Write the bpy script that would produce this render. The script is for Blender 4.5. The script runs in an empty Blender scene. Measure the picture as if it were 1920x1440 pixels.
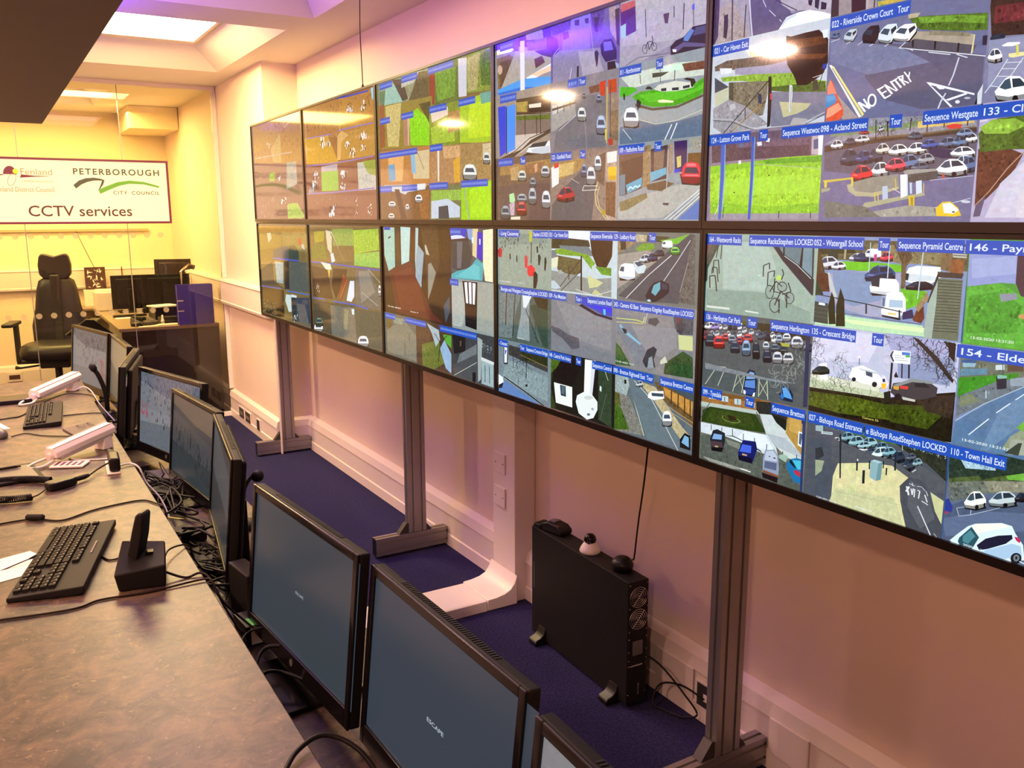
import bpy, bmesh, math, random
from math import sin, cos, pi, radians
from mathutils import Vector, Matrix
C = bpy.context.scene.collection
scn = bpy.context.scene
random.seed(7)

# ---------------------------------------------------------------- camera
cam = bpy.data.cameras.new('camera'); camo = bpy.data.objects.new('camera', cam); C.objects.link(camo)
yaw, pitch, roll = .5385, .1899, -.0030
f_ = Vector((sin(yaw)*cos(pitch), cos(yaw)*cos(pitch), -sin(pitch)))
r0 = Vector((cos(yaw), -sin(yaw), 0)); u0 = r0.cross(f_)
r_ = r0*cos(roll) + u0*sin(roll); u_ = -r0*sin(roll) + u0*cos(roll)
M = Matrix((r_, u_, -f_)).transposed().to_4x4(); M.translation = Vector((-1.5092, -5.7053, 1.5842))
camo.matrix_world = M
cam.sensor_fit = 'HORIZONTAL'; cam.sensor_width = 36; cam.lens = 36*1637.36/1920
cam.clip_start = .05; scn.camera = camo
# ---------------------------------------------------------------- world, exposure
scn.view_settings.view_transform = 'Standard'; scn.view_settings.look = 'None'
scn.view_settings.exposure = 0.0; scn.view_settings.gamma = 1
scn.view_settings.use_curve_mapping = False
wd = bpy.data.worlds.new('world'); scn.world = wd; wd.use_nodes = True
wd.node_tree.nodes['Background'].inputs[0].default_value = (.5, .4, .35, 1)
wd.node_tree.nodes['Background'].inputs[1].default_value = .03

def area(name, loc, size, power, col, rot=(0, 0, 0), spread=180):
    l = bpy.data.lights.new(name, 'AREA'); l.shape = 'RECTANGLE'; l.size, l.size_y = size
    l.energy = power; l.color = col; l.spread = radians(spread)
    o = bpy.data.objects.new(name, l); o.location = loc; o.rotation_euler = rot; C.objects.link(o)
    return o
area('light_far_room', (-1.0, 2.6, 2.50), (1.4, .9), 82, (1, .68, .20))
area('light_coffer', (-.72, -.2, 2.67), (.7, .8), 62, (1, .68, .26))
area('light_coffer_near', (-.7, -2.6, 2.66), (.9, 1.6), 16, (1, .50, .42))
for ly, pw in ((.45, 60), (-1.85, 56), (-4.1, 47), (-6.4, 44)):      # ceiling spots on the left side of the room
    area('light_ceiling_spot', (-2.62, ly, 2.54), (.16, .16), pw, (1, .62, .34) if ly > 0 else (1, .56, .40))
area('light_far_spot', (-2.3, 1.72, 2.42), (.16, .16), 26, (1, .72, .35))
area('light_violet_strip', (-1.36, -1.35, 2.36), (.12, .7), 48, (.17, .03, 1), (pi, 0, 0))

# ---------------------------------------------------------------- materials
MT = {}
def nodes(name):
    m = bpy.data.materials.new(name); m.use_nodes = True; MT[name] = m
    nt = m.node_tree; return m, nt, nt.nodes['Principled BSDF']
def mat(name, col, rough=.5, metal=0, spec=.5, noise=0, nscale=40, bump=0, bscale=200, emit=None, est=1, coat=0):
    m, nt, b = nodes(name)
    b.inputs['Base Color'].default_value = (*col, 1); b.inputs['Roughness'].default_value = rough
    b.inputs['Metallic'].default_value = metal; b.inputs['Specular IOR Level'].default_value = spec
    b.inputs['Coat Weight'].default_value = coat
    tc = nt.nodes.new('ShaderNodeTexCoord')
    if noise:
        n = nt.nodes.new('ShaderNodeTexNoise'); n.inputs['Scale'].default_value = nscale; n.inputs['Detail'].default_value = 5
        nt.links.new(tc.outputs['Object'], n.inputs['Vector'])
        mx = nt.nodes.new('ShaderNodeMix'); mx.data_type = 'RGBA'
        mx.inputs['A'].default_value = (*[c*(1-noise) for c in col], 1); mx.inputs['B'].default_value = (*[min(1, c*(1+noise)) for c in col], 1)
        nt.links.new(n.outputs['Fac'], mx.inputs['Factor']); nt.links.new(mx.outputs['Result'], b.inputs['Base Color'])
    if bump:
        n2 = nt.nodes.new('ShaderNodeTexNoise'); n2.inputs['Scale'].default_value = bscale; n2.inputs['Detail'].default_value = 3
        nt.links.new(tc.outputs['Object'], n2.inputs['Vector'])
        bp = nt.nodes.new('ShaderNodeBump'); bp.inputs['Strength'].default_value = bump; bp.inputs['Distance'].default_value = .002
        nt.links.new(n2.outputs['Fac'], bp.inputs['Height']); nt.links.new(bp.outputs['Normal'], b.inputs['Normal'])
    if emit:
        b.inputs['Emission Color'].default_value = (*emit, 1); b.inputs['Emission Strength'].default_value = est
    return m
mat('paint', (.80, .64, .53), .7, noise=.03, nscale=6, bump=.15, bscale=300)
mat('paint_far', (.84, .72, .50), .7, noise=.03, nscale=5, bump=.1)
mat('ceiling_paint', (.78, .70, .64), .75, noise=.02, nscale=5)
mat('pvc', (.78, .68, .64), .35)
mat('pvc_cover', (.84, .78, .74), .3)
mat('alu', (.34, .31, .30), .42, metal=.75, noise=.05, nscale=30)
mat('alu_dark', (.05, .045, .045), .5, metal=.4)
mat('black', (.008, .007, .008), .38, spec=.3)
mat('black_gloss', (.007, .006, .007), .16, spec=.35)
mat('black_matte', (.008, .007, .007), .6, spec=.25, noise=.1, nscale=90)
mat('bezel', (.014, .010, .009), .3, spec=.4)
mat('keycap', (.010, .009, .008), .6, spec=.15, noise=.1, nscale=60)
mat('legend', (.30, .28, .25), .5)
mat('rail_tan', (.45, .36, .22), .6)
mat('tan', (.42, .25, .12), .5)
mat('dark_red', (.10, .008, .008), .4)
mat('leather', (.02, .017, .02), .42, noise=.2, nscale=25, bump=.2, bscale=120)
mat('white_plastic', (.86, .80, .74), .35)
mat('paper', (.95, .93, .90), .7)
mat('blue_board', (.045, .025, .42), .45, noise=.1, nscale=12)
mat('steel', (.65, .62, .58), .25, metal=.9)
mat('soffit', (.16, .105, .075), .6, noise=.06, nscale=8)
mat('dark_panel', (.040, .028, .026), .22, noise=.1, nscale=6)
mat('far_worktop', (.30, .22, .15), .4, noise=.2, nscale=20)
mat('yellow_note', (.55, .48, .12), .6)
mat('green_label', (.12, .75, .15), .5)
mat('red', (.5, .02, .02), .4)
mat('grey_plastic', (.11, .10, .10), .4)
mat('glass_dark', (.01, .01, .015), .05)
mat('ink', (.07, .025, .03), .6)
mat('ink_grey', (.30, .24, .20), .6)
mat('plum', (.13, .012, .05), .5)
mat('logo_green', (.10, .32, .03), .5)
mat('logo_dark', (.05, .06, .05), .5)
mat('logo_yellow', (.95, .65, .03), .5)
mat('sign_board', (.88, .78, .74), .35)
mat('mesh_vent', (.006, .006, .006), .5)
mat('lamp_panel', (1, 1, 1), .5, emit=(1, .82, .42), est=17)
mat('lamp_panel_pink', (1, 1, 1), .5, emit=(1, .70, .62), est=2.4)
mat('lamp_far', (1, 1, 1), .5, emit=(1, .80, .38), est=4)
mat('led_violet', (.3, .2, 1), .5, emit=(.22, .05, 1), est=9)
mat('bulb', (1, 1, .9), .4)
mat('cable', (.007, .006, .007), .5, spec=.25)
mat('cable_brown', (.016, .007, .006), .5, spec=.2)
mat('cable_white', (.75, .72, .68), .45)

# carpet
m, nt, b = nodes('carpet'); tc = nt.nodes.new('ShaderNodeTexCoord')
n = nt.nodes.new('ShaderNodeTexNoise'); n.inputs['Scale'].default_value = 130; n.inputs['Detail'].default_value = 6; n.inputs['Roughness'].default_value = .75
cr = nt.nodes.new('ShaderNodeValToRGB'); cr.color_ramp.elements[0].position = .35; cr.color_ramp.elements[1].position = .68
cr.color_ramp.elements[0].color = (.007, .007, .034, 1); cr.color_ramp.elements[1].color = (.040, .036, .105, 1)
nt.links.new(tc.outputs['Object'], n.inputs['Vector']); nt.links.new(n.outputs['Fac'], cr.inputs['Fac']); nt.links.new(cr.outputs['Color'], b.inputs['Base Color'])
b.inputs['Roughness'].default_value = .95; b.inputs['Specular IOR Level'].default_value = .1
bp = nt.nodes.new('ShaderNodeBump'); bp.inputs['Strength'].default_value = .6; bp.inputs['Distance'].default_value = .004
nt.links.new(n.outputs['Fac'], bp.inputs['Height']); nt.links.new(bp.outputs['Normal'], b.inputs['Normal'])
# laminate worktop
m, nt, b = nodes('laminate'); tc = nt.nodes.new('ShaderNodeTexCoord')
n = nt.nodes.new('ShaderNodeTexNoise'); n.inputs['Scale'].default_value = 17; n.inputs['Detail'].default_value = 12; n.inputs['Roughness'].default_value = .72; n.inputs['Distortion'].default_value = .6
n3 = nt.nodes.new('ShaderNodeTexNoise'); n3.inputs['Scale'].default_value = 70; n3.inputs['Detail'].default_value = 4; n3.inputs['Roughness'].default_value = .7; n3.inputs['Distortion'].default_value = 1.2
cr = nt.nodes.new('ShaderNodeValToRGB'); e = cr.color_ramp.elements; e[0].position = .39; e[0].color = (.024, .015, .018, 1); e[1].position = .61; e[1].color = (.128, .080, .056, 1)
x = e.new(.5); x.color = (.070, .047, .040, 1)
cr2 = nt.nodes.new('ShaderNodeValToRGB'); e = cr2.color_ramp.elements; e[0].position = .60; e[0].color = (0, 0, 0, 1); e[1].position = .70; e[1].color = (1, 1, 1, 1)
mx = nt.nodes.new('ShaderNodeMix'); mx.data_type = 'RGBA'; mx.inputs['B'].default_value = (.24, .17, .115, 1)
for a, c in ((n, cr), (n3, cr2)):
    nt.links.new(tc.outputs['Object'], a.inputs['Vector']); nt.links.new(a.outputs['Fac'], c.inputs['Fac'])
nt.links.new(cr2.outputs['Color'], mx.inputs['Factor']); nt.links.new(cr.outputs['Color'], mx.inputs['A']); nt.links.new(mx.outputs['Result'], b.inputs['Base Color'])
b.inputs['Roughness'].default_value = .42
# clear glass (lets light straight through, mirrors by Fresnel)
def clear(name, tint, ior=1.45, frost=0):
    m = bpy.data.materials.new(name); m.use_nodes = True; MT[name] = m; nt = m.node_tree
    nt.nodes.remove(nt.nodes['Principled BSDF']); out = nt.nodes['Material Output']
    t = nt.nodes.new('ShaderNodeBsdfTransparent'); t.inputs[0].default_value = (*tint, 1)
    g = nt.nodes.new('ShaderNodeBsdfGlossy'); g.inputs['Roughness'].default_value = .02
    fr = nt.nodes.new('ShaderNodeFresnel'); fr.inputs[0].default_value = ior
    mx = nt.nodes.new('ShaderNodeMixShader')
    if frost:
        g = nt.nodes.new('ShaderNodeBsdfDiffuse'); g.inputs[0].default_value = (.8, .7, .5, 1); mx.inputs[0].default_value = frost
    else: nt.links.new(fr.outputs[0], mx.inputs[0])
    nt.links.new(t.outputs[0], mx.inputs[1]); nt.links.new(g.outputs[0], mx.inputs[2]); nt.links.new(mx.outputs[0], out.inputs[0])
clear('glass', (.96, .95, .90)); clear('frost', (.8, .78, .7), frost=.25)
# display: colour attribute as emission, grain by a noise whose strength is the alpha
def display(name, strength, rough=.06, spec=.5):
    m, nt, b = nodes(name); at = nt.nodes.new('ShaderNodeVertexColor'); at.layer_name = 'pic'; tc = nt.nodes.new('ShaderNodeTexCoord')
    n = nt.nodes.new('ShaderNodeTexNoise'); n.inputs['Scale'].default_value = 70; n.inputs['Detail'].default_value = 9; n.inputs['Roughness'].default_value = .88
    nt.links.new(tc.outputs['Object'], n.inputs['Vector'])
    s = nt.nodes.new('ShaderNodeMath'); s.operation = 'SUBTRACT'; nt.links.new(n.outputs['Fac'], s.inputs[0]); s.inputs[1].default_value = .5
    k = nt.nodes.new('ShaderNodeMath'); k.operation = 'MULTIPLY'; nt.links.new(s.outputs[0], k.inputs[0]); nt.links.new(at.outputs['Alpha'], k.inputs[1])
    k2 = nt.nodes.new('ShaderNodeMath'); k2.operation = 'MULTIPLY_ADD'; nt.links.new(k.outputs[0], k2.inputs[0]); k2.inputs[1].default_value = 7; k2.inputs[2].default_value = 1; k2.use_clamp = False
    k3 = nt.nodes.new('ShaderNodeMath'); k3.operation = 'MAXIMUM'; nt.links.new(k2.outputs[0], k3.inputs[0]); k3.inputs[1].default_value = .12
    v = nt.nodes.new('ShaderNodeVectorMath'); v.operation = 'SCALE'; nt.links.new(at.outputs['Color'], v.inputs[0]); nt.links.new(k3.outputs[0], v.inputs['Scale'])
    nt.links.new(v.outputs[0], b.inputs['Emission Color']); b.inputs['Emission Strength'].default_value = strength
    b.inputs['Base Color'].default_value = (.006, .006, .008, 1); b.inputs['Roughness'].default_value = rough; b.inputs['Specular IOR Level'].default_value = spec
display('screen_picture', 1.15); display('screen_matte', .8, .28, .4)

# ---------------------------------------------------------------- mesh helpers
class MB:
    def __init__(s): s.v = []; s.f = []
    def add(s, vs, fs):
        k = len(s.v); s.v += [tuple(p) for p in vs]; s.f += [tuple(i+k for i in f) for f in fs]; return s
    def box(s, x0, x1, y0, y1, z0, z1, M=None):
        v = [Vector(p) for p in ((x0,y0,z0),(x1,y0,z0),(x1,y1,z0),(x0,y1,z0),(x0,y0,z1),(x1,y0,z1),(x1,y1,z1),(x0,y1,z1))]
        if M: v = [M @ p for p in v]
        return s.add(v, [(3,2,1,0),(4,5,6,7),(0,1,5,4),(1,2,6,5),(2,3,7,6),(3,0,4,7)])
    def prism(s, pts, a, b, axis='y', M=None):   # polygon in the two other axes, extruded a..b
        n = len(pts)
        def P(p, t): return Vector({'y': (p[0], t, p[1]), 'x': (t, p[0], p[1]), 'z': (p[0], p[1], t)}[axis])
        v = [P(p, a) for p in pts] + [P(p, b) for p in pts]
        if M: v = [M @ p for p in v]
        return s.add(v, [tuple(range(n))[::-1], tuple(range(n, 2*n))] + [(i, (i+1) % n, n+(i+1) % n, n+i) for i in range(n)])
    def tube(s, path, r, n=8, cap=True):
        path = [Vector(p) for p in path]; rings = []
        up = Vector((0, 0, 1)); k0 = len(s.v)
        for i, p in enumerate(path):
            d = (path[min(i+1, len(path)-1)] - path[max(i-1, 0)]).normalized()
            a = d.cross(up)
            if a.length < 1e-3: a = d.cross(Vector((1, 0, 0)))
            a.normalize(); b_ = a.cross(d); rr = r[i] if isinstance(r, (list, tuple)) else r
            for j in range(n):
                t = 2*pi*j/n; s.v.append(tuple(p + a*cos(t)*rr + b_*sin(t)*rr))
        for i in range(len(path)-1):
            for j in range(n):
                a = k0+i*n+j; b2 = k0+i*n+(j+1) % n; s.f.append((a, b2, b2+n, a+n))
        if cap: s.f.append(tuple(k0+j for j in range(n))[::-1]); s.f.append(tuple(k0+(len(path)-1)*n+j for j in range(n)))
        return s
    def lathe(s, prof, c=(0, 0, 0), n=24, M=None, top=True):
        k0 = len(s.v)
        for (r, z) in prof:
            for j in range(n):
                p = Vector((c[0]+r*cos(2*pi*j/n), c[1]+r*sin(2*pi*j/n), c[2]+z)); s.v.append(tuple(M @ p if M else p))
        for i in range(len(prof)-1):
            for j in range(n): a = k0+i*n+j; b = k0+i*n+(j+1) % n; s.f.append((a, b, b+n, a+n))
        s.f.append(tuple(k0+j for j in range(n))[::-1]); s.f.append(tuple(k0+(len(prof)-1)*n+j for j in range(n)))
        return s
    def obj(s, name, m, parent=None, bev=0, smooth=False, seg=2, sub=0):
        me = bpy.data.meshes.new(name); me.from_pydata(s.v, [], s.f); me.materials.append(MT[m])
        bm = bmesh.new(); bm.from_mesh(me); bmesh.ops.recalc_face_normals(bm, faces=bm.faces); bm.to_mesh(me); bm.free()
        o = bpy.data.objects.new(name, me); C.objects.link(o); o.parent = parent
        if bev:
            md = o.modifiers.new('bevel', 'BEVEL'); md.width = bev; md.segments = seg; md.limit_method = 'ANGLE'; md.angle_limit = radians(35)
        if sub:
            md = o.modifiers.new('sub', 'SUBSURF'); md.levels = sub; md.render_levels = sub
        if smooth or sub: me.shade_smooth()
        if bev and not smooth:
            me.shade_smooth(); md = o.modifiers.new('wn', 'WEIGHTED_NORMAL'); md.keep_sharp = True
        return o
def tag(o, label=None, cat=None, group=None, kind=None):
    if label: o['label'] = label
    if cat: o['category'] = cat
    if group: o['group'] = group
    if kind: o['kind'] = kind
    return o
def thing(name, label, cat, loc=(0, 0, 0), rz=0, group=None):
    o = bpy.data.objects.new(name, None); C.objects.link(o); o.location = loc; o.rotation_euler = (0, 0, rz); o.empty_display_size = .05
    return tag(o, label, cat, group)
def struct(o): o['kind'] = 'structure'; return o
def smoothpath(pts, n=8):
    P = [Vector(p) for p in pts]; out = []
    for i in range(len(P)-1):
        a, b, c, d = P[max(i-1, 0)], P[i], P[i+1], P[min(i+2, len(P)-1)]
        for k in range(n):
            t = k/n; out.append(.5*((2*b) + (c-a)*t + (2*a-5*b+4*c-d)*t*t + (3*b-a-3*c+d)*t**3))
    return out + [P[-1]]
def text_mesh(txt, size=1, bold=0, sx=1, spacing=1):
    cu = bpy.data.curves.new('t', 'FONT'); cu.body = txt; cu.size = size; cu.offset = bold; cu.space_character = spacing; cu.resolution_u = 3
    o = bpy.data.objects.new('t', cu); C.objects.link(o)
    dg = bpy.context.evaluated_depsgraph_get(); me = bpy.data.meshes.new_from_object(o.evaluated_get(dg))
    vs = [v.co.copy() for v in me.vertices]; fs = [tuple(p.vertices) for p in me.polygons]
    bpy.data.objects.remove(o); bpy.data.curves.remove(cu); bpy.data.meshes.remove(me)
    return [Vector((v.x*sx, v.y, 0)) for v in vs], fs

# ---------------------------------------------------------------- room
Z0 = 2.556
struct(MB().box(-3.5, .9, -8.1, 3.9, -.1, 0).obj('floor', 'carpet'))
wr = MB().prism([(.12, 3.65), (.12, .13), (.35, .13), (.35, -8), (.9, -8), (.9, 3.65)], 0, 2.95, 'z')
struct(wr.obj('wall_right', 'paint'))
struct(MB().box(-3.5, .12, 3.65, 3.8, 0, 2.95).obj('wall_back', 'paint_far'))
struct(MB().box(-3.5, -3.35, -8.0, 3.65, 0, 2.95).obj('wall_left', 'paint'))
struct(MB().box(-3.5, .35, -8.15, -8.0, 0, 2.95).obj('wall_front', 'paint'))
# ceiling: slab with sloped light coffers
def ceiling():
    b = MB(); x0, x1, y0, y1 = -3.4, .4, -8.05, 3.7
    holes = [(-1.30, -.02, -.89, .70), (-1.30, .02, -3.9, -1.23), (-1.30, .02, -7.2, -4.3), (-1.7, -.55, 2.0, 3.1)]
    xs = sorted({x0, x1, *[h[0] for h in holes], *[h[1] for h in holes]}); ys = sorted({y0, y1, *[h[2] for h in holes], *[h[3] for h in holes]})
    for i in range(len(xs)-1):
        for j in range(len(ys)-1):
            cx, cy = (xs[i]+xs[i+1])/2, (ys[j]+ys[j+1])/2
            if any(h[0] < cx < h[1] and h[2] < cy < h[3] for h in holes): continue
            b.add([(xs[i], ys[j], Z0), (xs[i], ys[j+1], Z0), (xs[i+1], ys[j+1], Z0), (xs[i+1], ys[j], Z0)], [(0, 1, 2, 3)])
    for (a, c, d, e_) in holes:
        s, h = (.19, .13) if d > -1 and e_ < 1 else (.13, .20)
        lo = [(a, d, Z0), (c, d, Z0), (c, e_, Z0), (a, e_, Z0)]; hi = [(a+s, d+s, Z0+h), (c-s, d+s, Z0+h), (c-s, e_-s, Z0+h), (a+s, e_-s, Z0+h)]
        b.add(lo+hi, [(0, 1, 5, 4), (1, 2, 6, 5), (2, 3, 7, 6), (3, 0, 4, 7), (4, 5, 6, 7)])
    b.box(x0, x1, y0, y1, 2.93, 2.98)
    return b.obj('ceiling', 'ceiling_paint')
struct(ceiling())
def lamp(name, label, x0, x1, y0, y1, z, m):
    t = thing(name, label, 'light', ((x0+x1)/2, (y0+y1)/2, z)); X, Y = (x1-x0)/2, (y1-y0)/2
    MB().box(-X, X, -Y, Y, -.008, 0).obj('diffuser', m, t)
    b = MB()
    for (a, c, d, e_) in ((-X-.02, -X, -Y, Y), (X, X+.02, -Y, Y), (-X-.02, X+.02, -Y-.02, -Y), (-X-.02, X+.02, Y, Y+.02)): b.box(a, c, d, e_, -.012, .002)
    b.obj('frame', 'pvc', t)
    return t
lamp('ceiling_light', 'glowing yellow-white ceiling light panel in the recess nearest the glass partition', -1.08, -.245, -.68, .32, Z0+.127, 'lamp_panel')
lamp('ceiling_light', 'pinkish ceiling light panel in the recess above the middle of the screen wall', -1.05, -.20, -3.6, -1.5, Z0+.19, 'lamp_panel_pink')
lamp('ceiling_light', 'yellow ceiling light panel in the far office behind the glass', -1.5, -.72, 2.2, 2.9, Z0+.19, 'lamp_far')
# bulkhead in the far office
struct(MB().box(-.30, .115, 2.9, 3.645, 2.36, Z0-.002).obj('trim_3', 'paint_far', bev=.004))
# hanging dark soffit, above and left of the desk
t = thing('hanging_shelf', 'dark brown underside of a long shelf hanging above the desk, upper left corner', 'shelf', (-1.58, -3.1, 1.95))
MB().box(-.32, .32, -1.5, 1.45, 0, .05).obj('panel', 'soffit', t, bev=.003)
for px in (-.25, .25):
    for py in (-1.3, 1.3): MB().tube([(px, py, .05), (px, py, Z0-1.951)], .008).obj('hanger_rod', 'steel', t)
MB().box(-.1, .1, .2, 1.3, .05, .075).obj('light_strip', 'led_violet', t)

# trunking round the foot of the wall
def trunk(b, x, y0, y1, d=.036, flip=0):
    b.prism([(x, 0), (x, .055), (x+.006, .06), (x+.006, .158), (x, .163), (x+.010, .205), (x+d, .222), (x+d, 0)], y0, y1, 'y')
b = MB(); trunk(b, .084, .10, 3.64); struct(b.obj('baseboard_pillar', 'pvc'))
b = MB(); trunk(b, .302, -8, .09, .047); struct(b.obj('baseboard_right', 'pvc'))
b = MB().prism([(.10-.010, 0), (.10-.010, .165), (.10, .205), (.13, .222), (.13, 0)], .120, .348, 'x'); struct(b.obj('baseboard_return', 'pvc'))
b = MB().prism([(3.614, 0), (3.614, .165), (3.625, .205), (3.648, .222), (3.648, 0)], -3.3, .08, 'x'); struct(b.obj('baseboard_back', 'pvc'))
# dado trunking at desk height
def dado(pts, name, axis, a, c):
    b = MB(); b.prism(pts, a, c, axis); return struct(b.obj(name, 'pvc', bev=.002))
dado([(.119, .91), (.065, .915), (.060, .935), (.066, .94), (.066, 1.085), (.060, 1.09), (.066, 1.105), (.119, 1.112)], 'trim_1', 'y', .145, 3.60)
dado([(3.649, .91), (3.595, .915), (3.59, .935), (3.596, .94), (3.596, 1.085), (3.59, 1.09), (3.596, 1.105), (3.649, 1.112)], 'trim_2', 'x', -3.3, .118)
# line rail on the far wall
tag(MB().box(-3.2, -.10, 3.62, 3.648, 1.452, 1.475).obj('picture_rail', 'rail_tan'), 'thin tan rail along the far office wall at eye height', 'rail')

# glass partition
GY = 1.43
w = bpy.data.objects.new('window_1', None); C.objects.link(w); w['kind'] = 'structure'; w.location = (-1, GY, 0)
for (a, c) in ((-2.33, -.248), (-.242, .422), (.428, 1.083)):
    MB().box(a, c, -.005, .005, .035, Z0-.03).obj('glass_pane', 'glass', w)
for jx in (-.245, .425): MB().box(jx-.0025, jx+.0025, -.006, .006, .035, Z0-.03).obj('joint', 'alu', w)
b = MB(); b.box(-2.33, 1.115, -.025, .025, 0, .035); b.obj('sill', 'pvc_cover', w, bev=.002)
b = MB(); b.box(-2.33, 1.115, -.02, .02, Z0-.03, Z0-.001); b.obj('head_channel', 'pvc', w)
b = MB(); b.box(1.085, 1.118, -.02, .02, .225, .905); b.box(1.085, 1.118, -.02, .02, 1.115, Z0-.03); b.obj('side_channel', 'pvc', w)
b = MB(); fs_b = MB()
for row, z in enumerate((1.452, .885)):
    for k in range(12):
        cx = -.35+1-.0962*k
        b.lathe([(.021, 0), (.021, .001)], n=20, M=Matrix.Translation((cx, -.0055, z)) @ Matrix.Rotation(pi/2, 4, 'X'))
b.obj('frosted_dots', 'frost', w)

# ---------------------------------------------------------------- sign on the glass
OX, OZ = -.95, 1.538
t = thing('sign_board', 'white rectangular council sign with plum border fixed to the glass partition', 'sign', (OX, GY-.012, OZ))
W3 = lambda pts: [(p[0]-OX, p[1]-OZ) for p in pts]
sx0, sx1, sz0, sz1 = -.80, .688, 0, .46
MB().box(sx0, sx1, -.005, .005, sz0, sz1).obj('panel', 'sign_board', t)
wdt = .016
b = MB(); v = []
for y in (-.0065, -.004):
    for (px, pz) in ((sx0, sz0), (sx1, sz0), (sx1, sz1), (sx0, sz1), (sx0+wdt, sz0+wdt), (sx1-wdt, sz0+wdt), (sx1-wdt, sz1-wdt), (sx0+wdt, sz1-wdt)): v.append((px, y, pz))
b.add(v, [(i, (i+1) % 4, 4+(i+1) % 4, 4+i) for i in range(4)] + [(8+i, 12+i, 12+(i+1) % 4, 8+(i+1) % 4) for i in range(4)] + [(i, 8+i, 8+(i+1) % 4, (i+1) % 4) for i in range(4)])
b.obj('border', 'plum', t)
def lettering(txt, x0, x1, z, cap, m, bold=0, sp=1):
    vs, fs = text_mesh(txt, 1, bold, 1, sp); w_ = max(v.x for v in vs)
    MB().add([(x0-OX+v.x*(x1-x0)/w_, -.0066, z-OZ+v.y*cap/.70) for v in vs], fs).obj('lettering', m, t)
lettering('CCTV services', -1.218, -.538, 1.594, .074, 'ink', .008)
lettering('PETERBOROUGH', -.911, -.329, 1.888, .042, 'logo_dark', .02, 1.25)
lettering('CITY', -.656, -.560, 1.749, .025, 'logo_dark', .012, 1.25)
lettering('COUNCIL', -.530, -.336, 1.749, .025, 'logo_dark', .012, 1.25)
lettering('Fenland', -1.243, -1.042, 1.879, .043, 'ink_grey', -.005)
lettering('CAMBRIDGESHIRE', -1.238, -1.039, 1.828, .012, 'ink_grey', 0, 1.4)
lettering('Fenland District Council', -1.412, -1.039, 1.762, .034, 'ink_grey')
def ribbon(top, bot, m, y=-.0068):
    top, bot = W3(top), W3(bot); n = len(top)
    MB().add([(p[0], y, p[1]) for p in top]+[(p[0], y, p[1]) for p in bot], [(i, i+1, n+i+1, n+i) for i in range(n-1)]).obj('emblem', m, t)
ribbon([(-.914, 1.812), (-.875, 1.845), (-.83, 1.862), (-.778, 1.867), (-.735, 1.861), (-.706, 1.850)], [(-.898, 1.788), (-.86, 1.818), (-.82, 1.836), (-.778, 1.846), (-.745, 1.847), (-.712, 1.846)], 'logo_dark')
ribbon([(-.706, 1.851), (-.718, 1.818), (-.742, 1.786)], [(-.724, 1.845), (-.735, 1.815), (-.752, 1.780)], 'logo_dark')
ribbon([(-.752, 1.782), (-.70, 1.806), (-.62, 1.838), (-.54, 1.850), (-.44, 1.842), (-.334, 1.812)], [(-.742, 1.752), (-.68, 1.782), (-.61, 1.812), (-.54, 1.828), (-.44, 1.824), (-.338, 1.800)], 'logo_green')
pts = W3([(-1.302+.042*cos(pi*k/14), 1.880+.056*sin(pi*k/14)) for k in range(15)])
MB().add([(p[0], -.0068, p[1]) for p in pts], [tuple(range(15))]).obj('emblem', 'plum', t)
ribbon([(-1.235, 1.880), (-1.15, 1.872), (-1.065, 1.872)], [(-1.245, 1.858), (-1.15, 1.866), (-1.065, 1.870)], 'plum')
ribbon([(-1.40, 1.882), (-1.345, 1.879)], [(-1.40, 1.872), (-1.345, 1.873)], 'plum')
MB().lathe([(.017, 0), (.017, .0008)], n=18, M=Matrix.Translation((-1.268-OX, -.0068, 1.901-OZ)) @ Matrix.Rotation(pi/2, 4, 'X')).obj('emblem', 'logo_yellow', t)
MB().tube([(-1.295-OX+.024*cos(a)+.012*sin(a), -.0072, 1.845-OZ+.042*sin(a)) for a in [2*pi*k/24 for k in range(25)]], .0014, 5).obj('emblem', 'ink_grey', t)

# ---------------------------------------------------------------- aluminium frame that carries the screens
def profile(b, M, w, d, L):    # slotted profile along local z
    g = .006; s = .009
    pts = []
    def side(p, q, n):   # groove in the middle of side p->q
        p, q, n = Vector(p), Vector(q), Vector(n); t = (q-p).normalized(); L_ = (q-p).length; out = [p]
        for c in ([.5] if L_ < .06 else [.25, .75]):
            m_ = p + t*L_*c; out += [m_-t*s*.5, m_-t*s*.5-n*g, m_+t*s*.5-n*g, m_+t*s*.5]
        return out
    w2, d2 = w/2, d/2
    for p, q, n in (((-w2, -d2), (w2, -d2), (0, -1)), ((w2, -d2), (w2, d2), (1, 0)), ((w2, d2), (-w2, d2), (0, 1)), ((-w2, d2), (-w2, -d2), (-1, 0))): pts += side(p, q, n)
    n = len(pts); v = [M @ Vector((p[0], p[1], z)) for z in (0, L) for p in pts]
    b.add(v, [tuple(range(n))[::-1], tuple(range(n, 2*n))] + [(i, (i+1) % n, n+(i+1) % n, n+i) for i in range(n)])
T = Matrix.Translation
fr = thing('screen_stand', 'slotted aluminium frame of posts and feet carrying the wall of screens', 'stand', (.145, -2.03, 0))
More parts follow.
